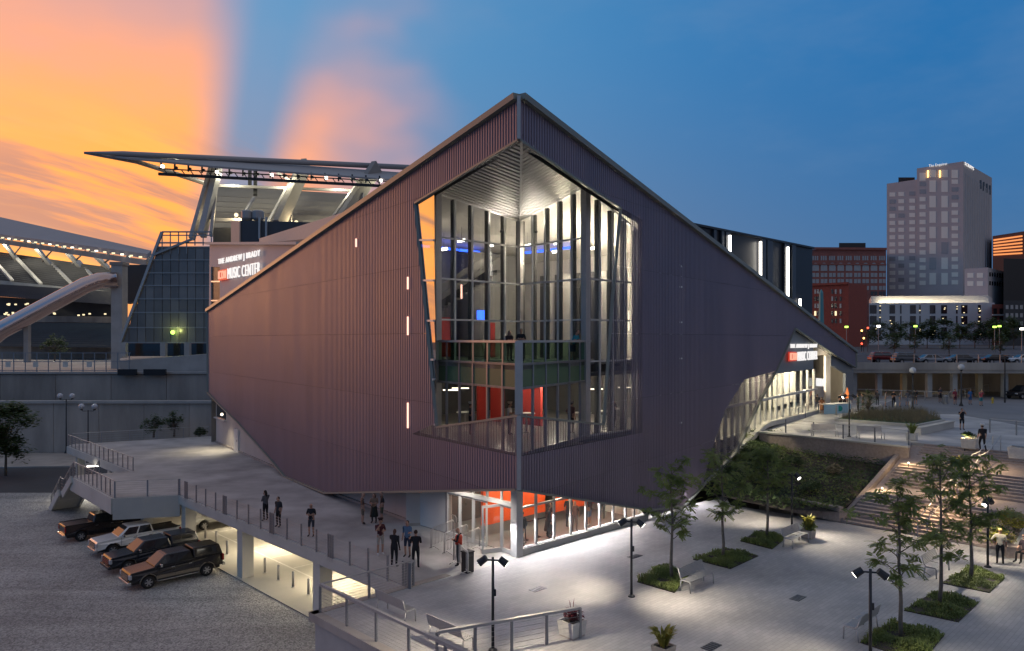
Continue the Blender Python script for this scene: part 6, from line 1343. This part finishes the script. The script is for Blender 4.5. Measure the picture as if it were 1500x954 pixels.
# ------------------------------------------------------------------ vehicles (nose towards +x)
for n_, c_ in (('paint_black', (.008, .008, .012)), ('paint_navy', (.012, .017, .028)), ('paint_white', (.78, .78, .76)), ('paint_silver', (.36, .37, .38)), ('paint_red', (.22, .02, .02)), ('paint_grey', (.09, .095, .10))): mat(n_, c_, .22, .15, spec=.8)
mat('tyre', (.015, .015, .016), .85); mat('rim', (.45, .45, .46), .3, .8); mat('chrome', (.6, .6, .6), .18, .9); mat('car_glass', (.012, .015, .018), .06, spec=.9); mat('head_glass', (.45, .46, .48), .12, spec=.9); mat('tail_glass', (.35, .02, .015), .2, spec=.8); mat('trim_tan', (.22, .19, .15), .4, .3)
def wheel(o, x, y, r, w=.25):
    s = 1 if y > 0 else -1
    def spin(mb): mb.v = [(v[0] + x, y + v[2] * s, v[1] + r) for v in mb.v]; return mb
    t = spin(MB().lathe([(r * .62, -w / 2), (r * .92, -w / 2), (r, -w * .3), (r, w * .3), (r * .92, w / 2), (r * .62, w / 2)], n=24)).build('wheel', 'tyre', o, True, world=False)
    spin(MB().lathe([(r * .64, -w * .3), (r * .64, w * .44), (r * .58, w * .52), (r * .55, w * .36)], n=20)).build('rim', 'rim', t, world=False)
    sp = MB()
    for k in range(6):
        a = k * math.pi / 3; sp.bar((.05 * math.cos(a), .05 * math.sin(a), w * .46), (r * .58 * math.cos(a), r * .58 * math.sin(a), w * .48), .085, .03)
    sp.lathe([(.09, w * .3), (.09, w * .5), (.05, w * .54)], n=10); spin(sp).build('spokes', 'rim', t, world=False)
    spin(MB().lathe([(r * .54, w * .3), (r * .54, w * .34)], n=16)).build('hub_shadow', 'black', t, world=False)
def extr(o, name, prof_, hw, m, bevel=.05, inset=.0):
    n_ = len(prof_); mb = MB()
    def hw_(x, z): return hw * (1 - .09 * ((z - .85) / .5) ** 2) * (1 - .22 * max(0, (abs(x) - 2.35)) ** 1.5)
    mb.v = [(x, -hw_(x, z), z) for x, z in prof_] + [(x, hw_(x, z), z) for x, z in prof_]
    mb.f = [tuple(range(n_)), tuple(range(2 * n_ - 1, n_ - 1, -1))] + [(i, n_ + i, n_ + (i + 1) % n_, (i + 1) % n_) for i in range(n_)]; mb.m = [0] * len(mb.f)
    return mb.build(name, m, o, bevel=bevel, world=False)
def arch(cx, r, z0): return [(cx + r * math.cos(a), .41 + r * math.sin(a)) for a in [math.pi * k / 8 for k in range(9)] if .41 + r * math.sin(a) > z0 - .001]
def cabin(o, base, topc, zb, zt, hb, ht, m):
    """tapered greenhouse: base/top = (rear x, front x)"""
    (b0, b1), (t0, t1) = base, topc; mb = MB(); v = [(b0, -hb, zb), (b1, -hb, zb), (b1, hb, zb), (b0, hb, zb), (t0, -ht, zt), (t1, -ht, zt), (t1, ht, zt), (t0, ht, zt)]
    mb.add(v, ((3, 2, 1, 0), (4, 5, 6, 7), (0, 1, 5, 4), (1, 2, 6, 5), (2, 3, 7, 6), (3, 0, 4, 7))); cb_ = mb.build('cab', m, o, bevel=.10, world=False)
    V = [Vector(q) for q in v]
    def pane(a, b, c_, d_, u0, u1, w0, w1, name):
        f = lambda u, w: a.lerp(b, u).lerp(d_.lerp(c_, u), w); n2 = (b - a).cross(d_ - a).normalized() * .012; cc = (a + b + c_ + d_) / 4
        if n2.dot(cc - Vector(((b0 + b1) / 2, 0, zb))) < 0: n2 = -n2
        MB().slab([f(u0, w0) + n2, f(u1, w0) + n2, f(u1, w1) + n2, f(u0, w1) + n2], n2 * .6).build(name, 'car_glass', cb_, world=False)
    pane(V[1], V[2], V[6], V[5], .07, .93, .08, .93, 'windscreen'); pane(V[3], V[0], V[4], V[7], .1, .9, .15, .88, 'rear_window')
    for A_, B_, C_, D_ in ((V[0], V[1], V[5], V[4]), (V[3], V[2], V[6], V[7])):
        pane(A_, B_, C_, D_, .06, .47, .12, .88, 'side_window'); pane(A_, B_, C_, D_, .52, .93, .12, .88, 'side_window')
def pickup(lab, paint, loc, rz, topper=False, accent='chrome', two_tone=False):
    o = thing('pickup_truck', lab, 'pickup truck', loc, rz, group='pickup trucks parked on the gravel')
    pf = [(2.92, .48), (2.98, .62), (2.96, 1.02), (2.86, 1.16), (1.45, 1.29), (-.98, 1.31), (-1.0, 1.36), (-2.95, 1.36), (-3.0, 1.28), (-2.98, .66), (-2.9, .55)] + arch(-1.85, .5, .5)[::-1] + arch(1.85, .5, .5)[::-1]
    extr(o, 'body', pf, .985, paint, .10); MB().box((0, 0, .5), (5.6, 1.5, .25)).build('chassis', 'black', o, world=False)
    cabin(o, (-1.05, 1.5), (-.85, .72), 1.28, 1.93, .93, .76, paint)
    for x in (1.85, -1.85):
        for y in (.86, -.86): wheel(o, x, y, .41)
    g_ = MB().box((2.985, 0, .86), (.05, 1.35, .42)).build('grille', 'black', o, world=False)
    for z in (.74, .86, .98): MB().box((3.015, 0, z), (.03, 1.3, .05)).build('grille_bar', accent, g_, world=False)
    MB().box((2.98, 0, .52), (.22, 1.9, .2)).build('front_bumper', accent if accent == 'chrome' else paint, o, bevel=.04, world=False); MB().box((-3.02, 0, .58), (.2, 1.85, .18)).build('rear_bumper', 'chrome', o, bevel=.04, world=False)
    for y in (-.82, .82):
        MB().box((2.92, y, .92), (.16, .3, .28)).build('headlight', 'head_glass', o, bevel=.03, world=False); MB().box((-2.97, y * 1.1, 1.08), (.1, .18, .42)).build('taillight', 'tail_glass', o, bevel=.02, world=False)
        MB().box((1.12, y * 1.32, 1.36), (.14, .22, .2)).build('mirror', 'chrome' if y > 0 else paint, o, bevel=.03, world=False); MB().bar((1.35, y * 1.2, .42), (-1.25, y * 1.2, .42), .16, .05).build('running_board', 'chrome' if two_tone else 'black', o, world=False)
        for x in (.35, -.75): MB().box((x, y * 1.21, 1.12), (.2, .03, .05)).build('door_handle', 'chrome', o, world=False)
        for x in (1.28, .22, -.92): MB().box((x, y * 1.205, .92), (.018, .01, .66)).build('door_gap', 'black', o, world=False)
        if two_tone: MB().box((0, y * 1.203, .63), (2.7, .012, .2)).build('lower_trim', 'trim_tan', o, world=False)
        mb = MB()
        for cx_ in (1.85, -1.85):
            mb = MB(); pts = [(cx_ + .53 * math.cos(math.pi * k / 10), y * 1.2, .41 + .53 * math.sin(math.pi * k / 10)) for k in range(11)]; mb.tube(pts, .035, 6).build('wheel_arch', 'trim_tan' if two_tone else 'black', o, True, world=False)
    MB().box((3.07, 0, .54), (.02, .34, .15)).build('number_plate', 'line_white', o, world=False)
    o.scale = (.88,) * 3
    if topper: 
        tp = MB(); v = [(-2.95, -.9, 1.36), (-1.02, -.9, 1.36), (-1.02, .9, 1.36), (-2.95, .9, 1.36), (-2.75, -.76, 1.98), (-1.0, -.76, 2.0), (-1.0, .76, 2.0), (-2.75, .76, 1.98)]
        tp.add(v, ((3, 2, 1, 0), (4, 5, 6, 7), (0, 1, 5, 4), (1, 2, 6, 5), (2, 3, 7, 6), (3, 0, 4, 7))); t_ = tp.build('bed_topper', paint, o, bevel=.06, world=False)
        for y in (-1, 1): MB().slab([(-2.6, y * .865, 1.5), (-1.25, y * .865, 1.5), (-1.25, y * .80, 1.85), (-2.5, y * .80, 1.85)], (0, y * .012, 0)).build('side_window', 'car_glass', t_, world=False)
    else:
        MB().box((-1.98, 0, 1.365), (1.75, 1.62, .02)).build('bed_floor', 'black', o, world=False)
        for y in (-.92, .92): MB().box((-1.98, y, 1.39), (1.95, .12, .06)).build('bed_rail', 'black', o, bevel=.02, world=False)
    return o
hR = math.atan2(-gR.y, -gR.x)
base = Vector((-19.85, 43.2, LZ + .004)); vL = Vector((gL.x, gL.y, 0)); vR = Vector((gR.x, gR.y, 0))
pickup('black crew cab pickup with bed topper and tan lower trim', 'paint_black', base, hR, True, 'chrome', True)
pickup('dark navy pickup with red accents between the black and white trucks', 'paint_navy', base + vL * 3.9 + vR * .1, hR, True, 'tail_glass')
pickup('white crew cab pickup beside the landing column', 'paint_white', base + vL * 8.3 + vR * .5, hR, False)
pickup('black pickup with open bed parked nose in under the landing', 'paint_black', Vector((-29.3, 52.9, LZ + .004)), hR + math.pi, False)
def car(lab, paint, loc, rz, kind='sedan', group=None, name='parked_car'):
    o = thing(name, lab, 'car', loc, rz, group=group); s = kind == 'suv'; hz = 1.02 if s else .9
    pf = [(2.15, .38), (2.24, .55), (2.2, .78), (2.05, .88), (1.1, hz), (-1.9, hz + .04), (-2.2, hz - .1), (-2.24, .55), (-2.15, .38)] + [(-1.32 + .38 * math.cos(a), .34 + .38 * math.sin(a)) for a in [math.pi * (8 - k) / 8 for k in range(9)] if .34 + .38 * math.sin(a) > .36] + [(1.38 + .38 * math.cos(a), .34 + .38 * math.sin(a)) for a in [math.pi * (8 - k) / 8 for k in range(9)] if .34 + .38 * math.sin(a) > .36]
    extr(o, 'body', pf, .9, paint, .08)
    cabin(o, (-2.05 if s else -1.7, 1.15), (-1.75 if s else -.95, .35), hz, 1.66 if s else 1.42, .84, .64, paint)
    for x in (1.38, -1.32):
        for y in (.8, -.8): wheel(o, x, y, .34, .21)
    for y in (-.68, .68):
        MB().box((2.14, y, .72), (.18, .34, .14)).build('headlight', 'head_glass', o, bevel=.03, world=False); MB().box((-2.19, y, .82), (.1, .34, .16)).build('taillight', 'tail_glass', o, bevel=.02, world=False); MB().box((.85, y * 1.4, 1.02), (.12, .16, .13)).build('mirror', paint, o, bevel=.03, world=False)
    MB().box((2.22, 0, .52), (.05, 1.1, .2)).build('grille', 'black', o, world=False); return o
car('pale silver hatchback under the walkway beyond the bollards', 'paint_white', G(297.6, 777, LZ + .06) + vR * 1.45 + vL * .85, hR, 'suv')
gpv = 'cars on the street deck'
for px, d_, pt, kd, rz, lab in ((1333, 112, 'paint_silver', 'sedan', 0, 'silver sedan parked on the street deck by a roadside tree'), (1375, 113, 'paint_grey', 'sedan', 0, 'dark grey sedan on the street deck between pale cars'), (1424, 113, 'paint_black', 'sedan', 0, 'black sedan on the street deck beside the white car'), (1459, 112, 'paint_white', 'sedan', math.pi, 'white car on the street deck near the yellow lit tree'), (1268, 118, 'paint_red', 'suv', 0, 'dark red van on the street deck by the hall end'), (1300, 113, 'paint_grey', 'suv', 0, 'dark grey tall car on the street deck by the lamp')):
    car(lab, pt, (D(px, 500, d_).x, d_ - 6, CZ + .01), rz + R(-4), kd, gpv)
car('dark car waiting on the street beyond the upper plaza', 'paint_black', G(1499, 584, UZ + .01), R(200), 'suv')

# ------------------------------------------------------------------ people
cloth = {}
def cm(col, rough=.85):
    k = tuple(round(c, 3) for c in col)
    if k not in cloth: cloth[k] = mat('cloth_%d' % len(cloth), col, rough, var=.12, vs=9)
    return cloth[k]
SK1, SK2, SK3 = (.42, .24, .17), (.30, .16, .10), (.12, .06, .04)
BLK, NAV = (.012, .012, .015), (.02, .03, .06)
pending = []
def person(loc, rz, lab, shirt=BLK, legs=BLK, skin=SK1, hair=(.03, .02, .015), pose='stand', shorts=False, sleeves=False, skirt=None, h=1.75, shoe=(.03, .03, .03), longhair=False, bald=False, cap=None, vest=None, group=None):
    o = thing('person', lab, 'person', loc, rz, group=group); k = h / 1.75
    J = {'pel': (0, 0, .95), 'sp': (.01, 0, 1.14), 'ch': (.0, 0, 1.34), 'nk': (-.01, 0, 1.49), 'nk2': (.01, 0, 1.555), 'hd': (.025, 0, 1.64), 'ht': (.02, 0, 1.70)}
    rad = {'pel': .145, 'sp': .135, 'ch': .15, 'nk': .065, 'nk2': .058, 'hd': .085, 'ht': .06}
    B = [('pel', 'sp', 1), ('sp', 'ch', 1), ('ch', 'nk', 1), ('nk', 'nk2', 0), ('nk2', 'hd', 0), ('hd', 'ht', 0)]
    lean = 0
    for s, n_ in ((1, 'l'), (-1, 'r')):
        if pose == 'walk': kn, an = ((.16, .52), (-.02, .1)) if s > 0 else ((-.02, .5), (-.3, .13))
        elif pose == 'sit': kn, an = (.42, .95 - .45), (.45, .09)
        else: kn, an = (.02, .50), (-.02, .09)
        hipz = .9
        J['h' + n_] = (0, s * .1, hipz); J['k' + n_] = (kn[0], s * .115, kn[1]); J['a' + n_] = (an[0], s * .12, an[1]); J['t' + n_] = (an[0] + .17, s * .145, an[1] - .055)
        rad.update({'h' + n_: .10, 'k' + n_: .062, 'a' + n_: .045, 't' + n_: .035})
        B += [('pel', 'h' + n_, 2), ('h' + n_, 'k' + n_, 2), ('k' + n_, 'a' + n_, 3), ('a' + n_, 't' + n_, 4)]
        sh = (-.01, s * .185, 1.42)
        el, wr = (-.03, s * .245, 1.15), (.05, s * .25, .9)
        if pose == 'fold' or pose == 'drink' and s > 0: el, wr = (.03, s * .25, 1.17), (.24, s * .06, 1.2)
        if pose == 'phone': el, wr = (.05, s * .24, 1.16), (.28, s * .10, 1.22)
        if pose == 'drink' and s < 0: el, wr = (.08, s * .25, 1.2), (.2, s * .10, 1.47)
        if pose == 'reach' and s > 0: el, wr = (.16, s * .27, 1.24), (.4, s * .3, 1.28)
        if pose == 'photo': el, wr = (.14, s * .28, 1.28), (.24, s * .09, 1.56)
        if pose == 'hip' and s > 0: el, wr = (-.05, s * .36, 1.18), (.03, s * .2, 1.0)
        if pose == 'walk': el, wr = (-.1 * s, s * .25, 1.16), (-.05 * s + .1, s * .25, .93)
        if pose == 'rail': el, wr = (.26, s * .22, 1.18), (.44, s * .08, 1.08)
        if pose == 'sit': el, wr = (.05, s * .24, 1.16), (.3, s * .15, 1.05)
        J['s' + n_], J['e' + n_], J['w' + n_] = sh, el, wr
        d_ = (Vector(wr) - Vector(el)).normalized(); J['m' + n_] = tuple(Vector(wr) + d_ * .07)
        rad.update({'s' + n_: .07, 'e' + n_: .045, 'w' + n_: .032, 'm' + n_: .034}); B += [('ch', 's' + n_, 1), ('s' + n_, 'e' + n_, 5), ('e' + n_, 'w' + n_, 6), ('w' + n_, 'm' + n_, 0)]
    if pose == 'rail':
        for q in ('ch', 'nk', 'nk2', 'hd', 'ht', 'sl', 'sr'): J[q] = (J[q][0] + .24 * (J[q][2] - .95) / .5, J[q][1], J[q][2] - .06)
        J['sp'] = (.1, 0, 1.13)
    dz = -.45 if pose == 'sit' else 0
    if pose == 'sit':
        for q in J: 
            if q[0] not in 'kat' or q == 'ht' and False: J[q] = (J[q][0], J[q][1], J[q][2] + dz)
    names = list(J); me = bpy.data.meshes.new('person_body'); me.from_pydata([tuple(c * k for c in J[q]) for q in names], [(names.index(a), names.index(b)) for a, b, _ in B], [])
    ob = bpy.data.objects.new('body', me); C.objects.link(ob); ob.modifiers.new('skin', 'SKIN'); sub = ob.modifiers.new('sub', 'SUBSURF'); sub.levels = sub.render_levels = 2
    sv = me.skin_vertices[0].data
    for i, q in enumerate(names): r_ = rad[q] * k; sv[i].radius = (r_, r_ * (1.0 if q not in ('pel', 'sp', 'ch') else .8)) if q not in ('hd', 'ht') else (r_ * 1.05, r_); sv[i].use_root = q == 'pel'
    pending.append((ob, o, J, B, k, shirt, legs, skin, hair, shorts, sleeves, skirt, shoe, longhair, bald, cap, vest, pose)); return o
def finish_people():
    dg = bpy.context.evaluated_depsgraph_get()
    baked = [bpy.data.meshes.new_from_object(p[0].evaluated_get(dg)) for p in pending]
    for src, (ob, o, J, B, k, shirt, legs, skin, hair, shorts, sleeves, skirt, shoe, longhair, bald, cap, vest, pose) in zip(baked, pending):
        old = ob.data; bpy.data.objects.remove(ob); bpy.data.meshes.remove(old)
        mb = MB(); mb.v = [tuple(v.co) for v in src.vertices]; segs = [(Vector(J[a]) * k, Vector(J[b]) * k, r_) for a, b, r_ in B]
        mi = {0: 0, 1: 1, 2: 2, 3: 0 if shorts else 2, 4: 3, 5: 1, 6: 1 if sleeves else 0}
        for f in src.polygons:
            c_ = f.center; best = None
            for a, b, r_ in segs:
                ab = b - a; t = max(0, min(1, (c_ - a).dot(ab) / ab.length_squared)); d_ = (a + ab * t - c_).length
                if best is None or d_ < best[0]: best = (d_, r_, t)
            r_ = best[1]; m_ = mi[r_]
            if r_ == 1 and c_.z < .93 * k and pose != 'sit': m_ = 2
            if r_ == 2 and shorts and best[2] > .92: m_ = 0
            mb.f.append(tuple(f.vertices)); mb.m.append(m_)
        mb.mi = 0
        for n_, s in (('l', 1), ('r', -1)):
            w, h_ = Vector(J['w' + n_]) * k, Vector(J['m' + n_]) * k; d_ = (h_ - w).normalized(); sd_ = d_.cross(Vector((0, s, 0))); sd_ = sd_.normalized() if sd_.length > .1 else Vector((1, 0, 0)); up = sd_.cross(d_).normalized()
            for q, L_ in ((-.027, .06), (-.009, .075), (.009, .07), (.027, .055)):
                a = h_ + sd_ * q * k; mb.tube([a, a + d_ * L_ * .5 * k, a + d_ * L_ * .8 * k - up * s * .02 * k], [.0095 * k, .009 * k, .007 * k], 5)
            a = w + d_ * .03 * k + sd_ * .03 * k; mb.tube([a, a + (d_ * .5 + sd_) * .035 * k, a + (d_ + sd_ * .7) * .055 * k], [.011 * k, .01 * k, .008 * k], 5)
        hd = Vector(J['hd']) * k
        mb.ball(hd + Vector((.02, 0, .0)) * k, (.092 * k, .074 * k, .115 * k), 12, 9)
        mb.ball(hd + Vector((.115, 0, -.015)) * k, (.018 * k, .013 * k, .025 * k), 6, 5)
        for s in (1, -1): mb.ball(hd + Vector((.01, s * .078, -.01)) * k, (.02 * k, .012 * k, .03 * k), 6, 5)
        mb.mi = 4
        for s in (1, -1): mb.ball(hd + Vector((.103, s * .03, .015)) * k, .011 * k, 6, 4)
        mb.ball(hd + Vector((.105, 0, -.055)) * k, (.008 * k, .025 * k, .006 * k), 6, 4)
        body = mb.build('body', [cm(skin), cm(shirt), cm(legs), cm(shoe), cm((.02, .012, .01))], o, True, world=False)
        if not bald or cap:
            hb = MB(); hb.ball(hd + Vector((.0, 0, .03)) * k, (.104 * k, .088 * k, .105 * k), 12, 8); hb.v = [(v[0] - (.035 * k if v[0] > hd.x + .05 * k else 0), v[1], max(v[2], hd.z - .01 * k) if v[0] > hd.x else v[2]) for v in hb.v]
            if longhair: hb.ball(hd + Vector((-.07, 0, -.10)) * k, (.06 * k, .09 * k, .17 * k), 10, 8)
            hb.build('hair', cm(hair), o, True, world=False)
        if cap: 
            MB().lathe([(.09, .06), (.105, .1), (.145, .15), (.13, .175), (.02, .18)], tuple(hd), 14).build('cap', cm(cap), o, True, world=False)
        if skirt: MB().lathe([(.16, -.02), (.19, -.25), (.24, -.55), (.23, -.56)], (0, 0, .97 * k), 14).build('skirt', cm(skirt), o, True, world=False)
        if vest: MB().lathe([(.165, 1.0), (.17, 1.2), (.175, 1.36), (.12, 1.44)], (0.0, 0, 0), 12).build('vest', cm(vest), o, True, world=False)
        bpy.data.meshes.remove(src)
CAMD = lambda a: R(a)     # heading: -90 faces the viewer, 90 faces away
person(G(389, 763), R(150), 'person in patterned shirt and dark trousers drinking on the walkway', (.10, .10, .11), BLK, pose='drink', longhair=True, sleeves=True)
person(G(408, 772), R(-120), 'person in dark clothes beside the one in patterned shirt on the walkway', (.025, .025, .03), BLK, h=1.68)
person(G(456, 786), R(-100), 'bald person in black tee leaning at the walkway railing', BLK, (.05, .05, .06), bald=True, pose='fold', shorts=True)
person(G(531, 768), R(20), 'person in brown plaid shirt and khaki shorts by the beige wall', (.10, .06, .045), (.14, .11, .08), shorts=True, bald=True)
person(G(548, 766), R(-100), 'person in long dark skirt and tan top by the beige wall', (.22, .14, .09), BLK, skirt=(.015, .02, .015), pose='fold', longhair=True, h=1.68)
person(G(559.5, 765), R(200), 'person in black tee and camouflage shorts leaning by the beige wall', BLK, (.09, .085, .05), shorts=True, bald=True, pose='hip')
person(G(557, 813), R(-60), 'person in maroon tee and pale shorts with hand at mouth', (.06, .012, .018), (.36, .33, .28), shorts=True, pose='drink', shoe=(.6, .6, .6), cap=(.03, .01, .01))
person(G(577.5, 831), R(70), 'person all in black holding a lit phone out at the entrance', BLK, BLK, SK3, pose='reach', sleeves=True, bald=True)
person(G(597, 816), R(-110), 'bearded person in blue tee and navy shorts pointing at the entrance', (.10, .16, .24), NAV, shorts=True, pose='reach', hair=(.05, .02, .01))
person(G(609, 833), R(95), 'person in black tee seen from behind at the railing end', BLK, BLK, hair=(.04, .02, .012), pose='phone')
person(G(672, 829), R(170), 'guard in black jacket and orange red vest by the bin', BLK, (.06, .06, .06), SK1, bald=True, pose='fold', sleeves=True, vest=(.5, .06, .03))
gi = GC2
def inside(a, b, *q, **w): p = GC2 + gR * a + gL * b; return person(Vector((p.x, p.y, .05)), *q, **w)
inside(1.3, .9, R(-150), 'dark clothed person just behind the corner glass at street level', BLK, (.2, .2, .2), pose='walk', sleeves=True)
inside(3.3, 1.0, R(20), 'tall dark haired person in long black coat behind the second pane', BLK, BLK, skirt=BLK, pose='stand', sleeves=True, longhair=True); inside(3.9, 1.3, R(200), 'person in black partly behind the one in the long coat', BLK, (.04, .04, .05), pose='fold')
inside(5.4, 1.0, R(-80), 'person with pale hair in brown clothes behind the street glass', (.16, .09, .07), (.12, .08, .07), hair=(.4, .32, .2), longhair=True, h=1.62); inside(6.9, 1.2, R(150), 'person in denim shorts and dark top behind the street glass', (.04, .03, .03), (.14, .2, .28), shorts=True, longhair=True, h=1.66, shoe=(.6, .6, .6))
inside(5.7, 1.7, R(60), 'person in black top standing behind the pale haired one', BLK, (.03, .03, .04)); inside(8.5, 1.6, R(100), 'person in red brown top deep inside behind the street glass', (.2, .05, .03), (.1, .1, .1))
def up_(a, b, z, *q, **w): p = RM(a, b); return person(Vector((p.x, p.y, z)), *q, **w)
up_(-.9, -4.9, 9.3, R(-45), 'person in bright teal shirt leaning on the terrace rail', (.02, .26, .36), NAV, pose='rail', shorts=True, group=None)
up_(-2.6, -2.7, 9.3, R(-100), 'person in black with crossed arms standing at the terrace corner', BLK, BLK, pose='fold'); up_(-2.9, -2.1, 9.3, R(-60), 'dark haired person close beside another at the terrace corner', (.03, .02, .02), BLK, longhair=True, pose='phone', h=1.66)
up_(-4.6, -.8, 5.3, R(0), 'person in white cap and dark shirt at the lower window', (.02, .02, .03), BLK, SK2, cap=(.5, .5, .5), pose='fold'); up_(-3.0, -2.2, 5.3, R(-20), 'person in white shirt before the red wall at the lower window', (.55, .53, .5), BLK, cap=(.5, .4, .3), pose='phone')
up_(-.2, -4.2, 5.3, R(40), 'person in maroon tee and black shorts behind the lower corner glass', (.10, .03, .035), BLK, shorts=True, pose='hip', cap=(.2, .18, .17)); up_(3.6, -4.1, 5.3, R(-60), 'person in dark clothes at the tall table behind the lower glass', BLK, BLK, pose='drink')
person(G(1439, 661, UZ), R(75), 'police officer in black uniform and white cap walking up the steps', BLK, BLK, cap=(.7, .7, .7), pose='walk', sleeves=False)
person(G(1409, 630, UZ), R(-95), 'person in black taking a photograph with a small backpack', BLK, BLK, shorts=True, pose='photo')
person(G(1465, 827), R(60), 'blonde person in cream top and black leggings by the shrubs', (.5, .45, .36), BLK, hair=(.42, .26, .10), h=1.68, pose='hip')
p = G(1496, 826); person(p + Vector((.25, .1, .5 - .45)), R(200), 'person in dark clothes sitting on the granite seat wall', (.03, .02, .03), BLK, pose='sit')
for px, py, rz, lab, kw in ((1197, 603, 60, 'person in black at the end of the lit glass wall', dict(shirt=BLK, legs=NAV)), (1204, 606, 90, 'person in rust brown dress at the porch seen from behind', dict(shirt=(.18, .07, .03), legs=SK1, skirt=(.2, .08, .035), shorts=True, longhair=True, h=1.66)), (1231, 601, -90, 'person in dark shirt behind the banner table', dict(shirt=BLK, legs=BLK, pose='fold')), (1237, 600, -120, 'person in charcoal shirt at the end of the banner table', dict(shirt=(.03, .03, .035), legs=BLK)),
        (1257, 604, 170, 'person in black holding out a pale paper by the grass bed', dict(shirt=BLK, legs=BLK, pose='reach')), (1264, 602, 150, 'person in dark shorts beside the one with the paper', dict(shirt=(.02, .02, .02), legs=(.05, .05, .05), shorts=True))): person(G(px, py, UZ), R(rz), lab, **kw)
far_ = [(1285, 594, (.02, .02, .03), BLK, 'black top', 0), (1297, 596, (.30, .28, .26), (.2, .2, .2), 'pale shirt', 1), (1309, 597, BLK, BLK, 'all black, tallest', 0), (1318, 596, (.16, .15, .14), (.3, .28, .25), 'grey top and pale shorts', 1), (1329, 595, (.12, .12, .13), (.35, .34, .33), 'grey top and white shorts', 1), (1341, 593, (.03, .03, .03), (.1, .08, .06), 'black top and brown shorts', 1)]
for px, py, sh_, lg, lab, so in far_: person(G(px, py, UZ), R(-90 + px % 7 * 30), 'person in the line behind the grass bed wearing ' + lab, sh_, lg, shorts=bool(so), pose=('fold' if px % 2 else 'stand'), h=1.82 if 'tallest' in lab else 1.7)
for px, py, sh_, lg, lab, ps in ((1399, 593, (.25, .03, .05), (.1, .02, .03), 'person in dark red clothes on the far pavement by the bin', 'stand'), (1421, 593, (.03, .13, .32), (.03, .1, .25), 'person in bright blue poncho on the far pavement', 'stand'), (1437, 595, (.42, .05, .08), (.02, .22, .24), 'person in red top and teal shorts on the far pavement', 'photo'), (1377, 590, (.05, .05, .06), BLK, 'person in dark clothes at the end of the street railing', 'fold')): person(G(px, py, UZ + .12), R(-80), lab, sh_, lg, shorts=True, pose=ps)
finish_people()
p = GC2  # the lit phone
o = thing('phone', 'lit phone in the hand of the person all in black', 'phone', G(577.5, 831) + Vector((0, 0, 1.28))); h_ = Vector((.5 * math.cos(R(70)) - .3 * math.sin(R(70)), .5 * math.sin(R(70)) + .3 * math.cos(R(70)), .02)); MB().box(h_, (.075, .012, .15), R(70)).build('case', 'black', o, world=False); MB().box(h_ + Vector((.0, -.012, 0)), (.066, .01, .135), R(70)).build('screen', 'glow_letter', o, world=False)
